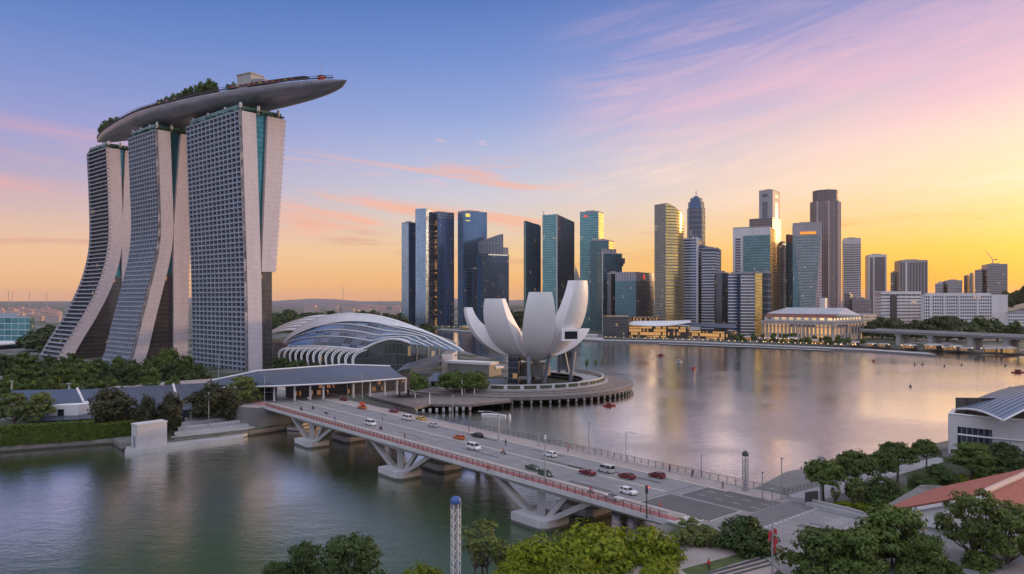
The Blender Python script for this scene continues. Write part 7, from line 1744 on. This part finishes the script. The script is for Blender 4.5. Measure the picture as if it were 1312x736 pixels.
def person(label, px, py, top, legs, pose='walk', rz=0.0, z=DZ, at=None):
    p = Vector(at) if at is not None else P(px, py, z); t = thing('person', label, 'person', p[:], rz)
    if pose == 'walk': fl, fr, kl, kr = (0.28,.1,.04), (-0.30,-.1,.06), (0.16,.1,.50), (-0.06,-.1,.48); hl, hr = (-0.20,.26,.86), (0.26,-.26,.90); lean = 0.03
    elif pose == 'ride': fl, fr, kl, kr = (0.12,.14,.32), (0.12,-.14,.32), (0.34,.16,.66), (0.34,-.16,.66); hl, hr = (0.52,.24,1.0), (0.52,-.24,1.0); lean = 0.14
    elif pose == 'lean': fl, fr, kl, kr = (0.02,.11,.04), (-0.12,-.11,.04), (0.03,.11,.5), (-0.06,-.11,.5); hl, hr = (0.45,.2,1.12), (0.45,-.2,1.12); lean = 0.18
    else: fl, fr, kl, kr = (0.03,.1,.04), (-0.02,-.1,.04), (0.02,.1,.5), (0.0,-.1,.5); hl, hr = (0.06,.27,.78), (0.08,-.27,.80); lean = 0.0
    hz = 0.93 if pose != 'ride' else 0.80; dz_ = hz-0.93
    V = [(0,0,hz), (lean*0.5,0,hz+.25), (lean,0,hz+.48), (lean*1.1,0,hz+.60), (lean*1.3,0,hz+.73), (lean,.19,hz+.46), (lean,-.19,hz+.46),
         ((lean+hl[0])*.5-.03,.25,(hz+.46+hl[2])*.5), ((lean+hr[0])*.5-.03,-.25,(hz+.46+hr[2])*.5), hl, hr, (0,.10,hz-.06), (0,-.10,hz-.06), kl, kr, fl, fr, (fl[0]+.2,fl[1],fl[2]-.01), (fr[0]+.2,fr[1],fr[2]-.01)]
    E = [(0,1),(1,2),(2,3),(3,4),(2,5),(2,6),(5,7),(6,8),(7,9),(8,10),(0,11),(0,12),(11,13),(12,14),(13,15),(14,16),(15,17),(16,18)]
    Rr = [.15,.14,.16,.06,.105,.075,.075,.05,.05,.04,.04,.10,.10,.068,.068,.05,.05,.04,.04]
    b = skinned(V, E, Rr, [cloth[top], cloth[legs], M_skin], 'body', t)
    for pl_ in b.data.polygons:
        c = pl_.center; pl_.material_index = 2 if c.z > hz+.57 or (Vector(hl)-c).length < .11 or (Vector(hr)-c).length < .11 else (1 if c.z < hz+.02 else 0)
    g = MB(); c = Vector((lean*1.3,0,hz+.75)); g.lathe([(.001,.125),(.06,.11),(.105,.05),(.118,-.01),(.11,-.05)], c-Vector((.018,0,0)), 10); g.build('hair', M_hair, t, world=False)
    # features of the face: nose and eyes as one small child mesh
    g = MB(); g.lathe([(.022,-.03),(.012,.03)], c+Vector((.108,0,-.035)), 5)
    for s_ in (-1,1): g.lathe([(.001,-.012),(.014,0),(.001,.012)], c+Vector((.098,s_*.04,0.0)), 5)
    g.build('face', M_skin, t, world=False)
    return t
def bike(label, px, py, rz, kind='motorbike', colour='black'):
    p = P(px,py,DZ+0.01); t = thing(kind, label, kind, p[:], rz); mt = paints[colour]
    for sx in (-0.62,0.62):
        g = MB(); n = 14
        for (ri, ro) in ((.2,.31),):
            vs = []
            for yy in (-.06,.06):
                for k in range(n): a = 2*math.pi*k/n; vs.append((sx+ro*math.cos(a), yy, .31+ro*math.sin(a)))
            for yy in (-.06,.06):
                for k in range(n): a = 2*math.pi*k/n; vs.append((sx+ri*math.cos(a), yy, .31+ri*math.sin(a)))
            fs = []
            for k in range(n):
                j = (k+1)%n; fs += [(k,j,n+j,n+k), (2*n+k,3*n+k,3*n+j,2*n+j), (k,2*n+k,2*n+j,j), (n+k,n+j,3*n+j,3*n+k)]
            g.mesh(vs, fs)
        g.build('wheel', M_tyre, t, world=False)
    g = MB(); 
    if kind == 'motorbike':
        g.box((0,0,.5),(0.7,.3,.4)); g.box((-.3,0,.78),(.75,.28,.14)); g.box((.2,0,.8),(.4,.3,.22),top=.7); g.bar((.62,0,.31),(.42,0,1.0),.1,.1); g.bar((-.62,0,.31),(-.1,0,.5),.1,.1)
    else:
        g.bar((-.62,0,.31),(-.15,0,.8),.05,.05); g.bar((-.15,0,.8),(.45,0,.78),.05,.05); g.bar((.62,0,.31),(.42,0,.98),.05,.05); g.bar((-.05,0,.3),(.45,0,.78),.05,.05); g.bar((-.62,0,.31),(-.05,0,.3),.05,.05); g.box((-.18,0,.86),(.26,.14,.07))
    g.build('frame', mt, t, world=False)
    g = MB(); g.bar((.44,-.32,1.02),(.44,.32,1.02),.05,.05); g.build('handlebar', M_dsteel, t, world=False)
    return p
def rider(label, blabel, px, py, top, legs, colour, kind='motorbike', fwd=True):
    rz = BRZ if fwd else BRZ+math.pi; p = bike(blabel, px, py, rz, kind, colour); o = Vector((math.cos(rz),math.sin(rz),0))*-0.22
    person(label, px, py, top, legs, 'ride', rz, at=(p.x+o.x, p.y+o.y, p.z+0.03))
rider('rider in black on the leftmost motorbike by the red walkway', 'black motorbike at the left start of the bridge', 386, 526, 'black', 'black', 'black')
rider('crouched rider in dark clothes on the small motorbike', 'small dark motorbike second from the left on the near lanes', 401, 524.5, 'grey', 'black', 'black')
rider('rider with white top on the scooter before the blue walker', 'dark scooter third from the left on the near lanes', 418, 531, 'white', 'denim', 'blue')
rider('rider in dark red behind the white van', 'dark scooter beside the white van at the near kerb', 488, 551, 'red', 'denim', 'black')
rider('cyclist in orange near the long-armed lamp post', 'bicycle near the long-armed lamp post', 645, 582, 'orange', 'black', 'black', 'bicycle')
rider('cyclist in red by the near kerb before the pale open car', 'bicycle by the near kerb before the pale open car', 757, 633, 'red', 'denim', 'black', 'bicycle')
person('person in blue walking at the near kerb beside the scooter', 429, 540, 'blue', 'blue', 'walk', BRZ); person('person in dark clothes standing by the white van', 490, 541, 'black', 'denim', 'stand', 0.3)
person('person in brown on the red walkway left of the middle', 518.5, 563, 'brown', 'brown', 'walk', BRZ+3.1, DZ+.15); person('person in orange on the red walkway over the second pier span', 625, 604, 'orange', 'brown', 'stand', 1.0, DZ+.15)
person('person in black standing behind the long-armed lamp post', 648, 571, 'black', 'black', 'stand', 2.0); person('person in purple leaning on the far railing near the dark red hatchback', 857.5, 605, 'purple', 'black', 'lean', math.atan2(BN.y,BN.x), DZ+.15)
person('person in black at the far railing between purple person and lattice column', 886.5, 612, 'black', 'black', 'lean', math.atan2(BN.y,BN.x), DZ+.15); person('person in green on the far pavement left of the lattice column', 926, 627, 'green', 'black', 'walk', BRZ, DZ+.15)
person('person in red at the foot of the saplings, bottom edge', 908, 731, 'red', 'black', 'stand', 1.2, DZ-.15); person('person in red on the far pavement beside the railing box', 728, 579, 'red', 'black', 'walk', BRZ+3.1, DZ+.15)
person('person in grey on the far pavement near the middle of the bridge', 601, 553, 'grey', 'red', 'walk', BRZ, DZ+.15); person('person in white by the shop columns at the bridge start', 395, 514, 'white', 'grey', 'walk', 2.0, DZ+.0)

# traffic cone and boats
cn = P(846.5,648,DZ+.012); t = thing('traffic_cone', 'small orange traffic cone at the edge of the dark asphalt', 'cone', cn[:]); g = MB(); g.box(cn+Vector((0,0,.03)),(.5,.5,.06)); g.lathe([(.2,.06),(.04,.9)], cn, 8); g.build('cone', paints['orange'], t)
def boat(label, px, py, L, c, cabin=True, rz=0.2, name='small_boat', cat='boat'):
    p = P(px,py,0); t = thing(name, label, cat, (p.x,p.y,0), rz); g = MB(); rows = []
    for i in range(9):
        f = i/8; x_ = (f-.5)*L; w_ = L*.17*(1 if f < .55 else max(.02,1-((f-.55)/.45)**2)); zt = .55*L*.16+.25*(f-.3)**2*L*.2
        rows.append([Vector((x_,-w_,zt)), Vector((x_*.96,-w_*.7,-.15)), Vector((x_*.96,w_*.7,-.15)), Vector((x_,w_,zt))])
    g.grid(rows, 0, False); g.face(list(reversed(rows[0]))); g.grid([[r[0]-Vector((0,0,.12)), r[3]-Vector((0,0,.12))] for r in rows], 0, False); g.build('hull', c, t, world=False)
    if cabin:
        g = MB(); g.box((-L*.06,0,L*.16),(L*.36,L*.22,L*.14),top=.85); g.build('cabin', M_cglass, t, world=False); g = MB(); g.box((-L*.06,0,L*.24),(L*.42,L*.26,L*.03)); g.build('roof', c, t, world=False)
M_rb, M_wb = paint('red_boat_paint', (0.42,0.05,0.05), 0.5), M_white
boat('dark red boat on the water right below the round promenade', 781, 520.5, 6, M_rb, True, 0.1); boat('small red boat near the far shore left of its pale neighbour', 847, 456, 7, M_rb, True, 0.3); boat('small pale boat between two red ones near the far shore', 870, 464, 6.5, M_wb, True, 0.5)
boat('red boat nearest the middle of the bay, right of the pale one', 889.5, 473, 6, M_rb, True, 0.9); boat('red boat near the viaduct, alone', 1119, 463.5, 6, M_rb, True, 1.2); boat('low dark raft with red awning at the right edge', 1305, 478, 9, M_rb, True, 0.1)
for (px_, py, lab) in ((1172,468,'tiny dark buoy farthest left of three under the viaduct'), (1182,468,'tiny dark buoy, middle of three under the viaduct'), (1232,468.5,'tiny dark buoy, right of three under the viaduct'), (1288,469,'tiny dark buoy near the right edge'), (1166.5,496,'dark conical buoy alone in the golden water'), (1210,470,'small dark buoy between the viaduct piers')):
    p = P(px_,py,0); t = thing('buoy', lab, 'buoy', p[:]); g = MB(); g.lathe([(.3,-.3),(.75,0),(.7,.4),(.2,1.3),(.05,1.9)], p, 8); g.build('float', M_dsteel, t); g = MB(); g.lathe([(.01,-.2),(.22,0),(.01,.2)], p+Vector((0,0,2)), 6); g.build('lamp', M_rb, t)
p = P(632,530,0); t = thing('floating_boom', 'white floating boom with a buoy in the water beside the promenade', 'boom', p[:]); g = MB(); a_, b_ = P(617,531,.25), P(648,533,.25); g.tube([a_, a_.lerp(b_,.5)+Vector((0,1.5,0)), b_], .42, 8); g.build('tube', M_white, t); g = MB(); q = P(653,535,0); g.lathe([(.5,-.2),(.7,.4),(.1,1.6)], q, 8); g.build('buoy', M_white, t)
# ------------------------------------------------------------------ evening haze over land and water
hz = MB(); hz.box((0, 9700, 116), (29000, 25000, 238)); hm = bpy.data.materials.new('evening_haze'); hm.use_nodes = True; ht = NT(hm.node_tree)
for n_ in list(ht.n):
    if n_.type == 'BSDF_PRINCIPLED': ht.n.remove(n_)
pvn = ht.add('ShaderNodeVolumePrincipled'); pvn.inputs['Color'].default_value = (0.90,0.86,0.90,1); pvn.inputs['Density'].default_value = 0.000018; pvn.inputs['Anisotropy'].default_value = 0.3
ho = [n_ for n_ in ht.n if n_.type == 'OUTPUT_MATERIAL'][0]; ht.l.new(pvn.outputs[0], ho.inputs['Volume'])
tag(hz.build('haze', hm), kind='stuff')
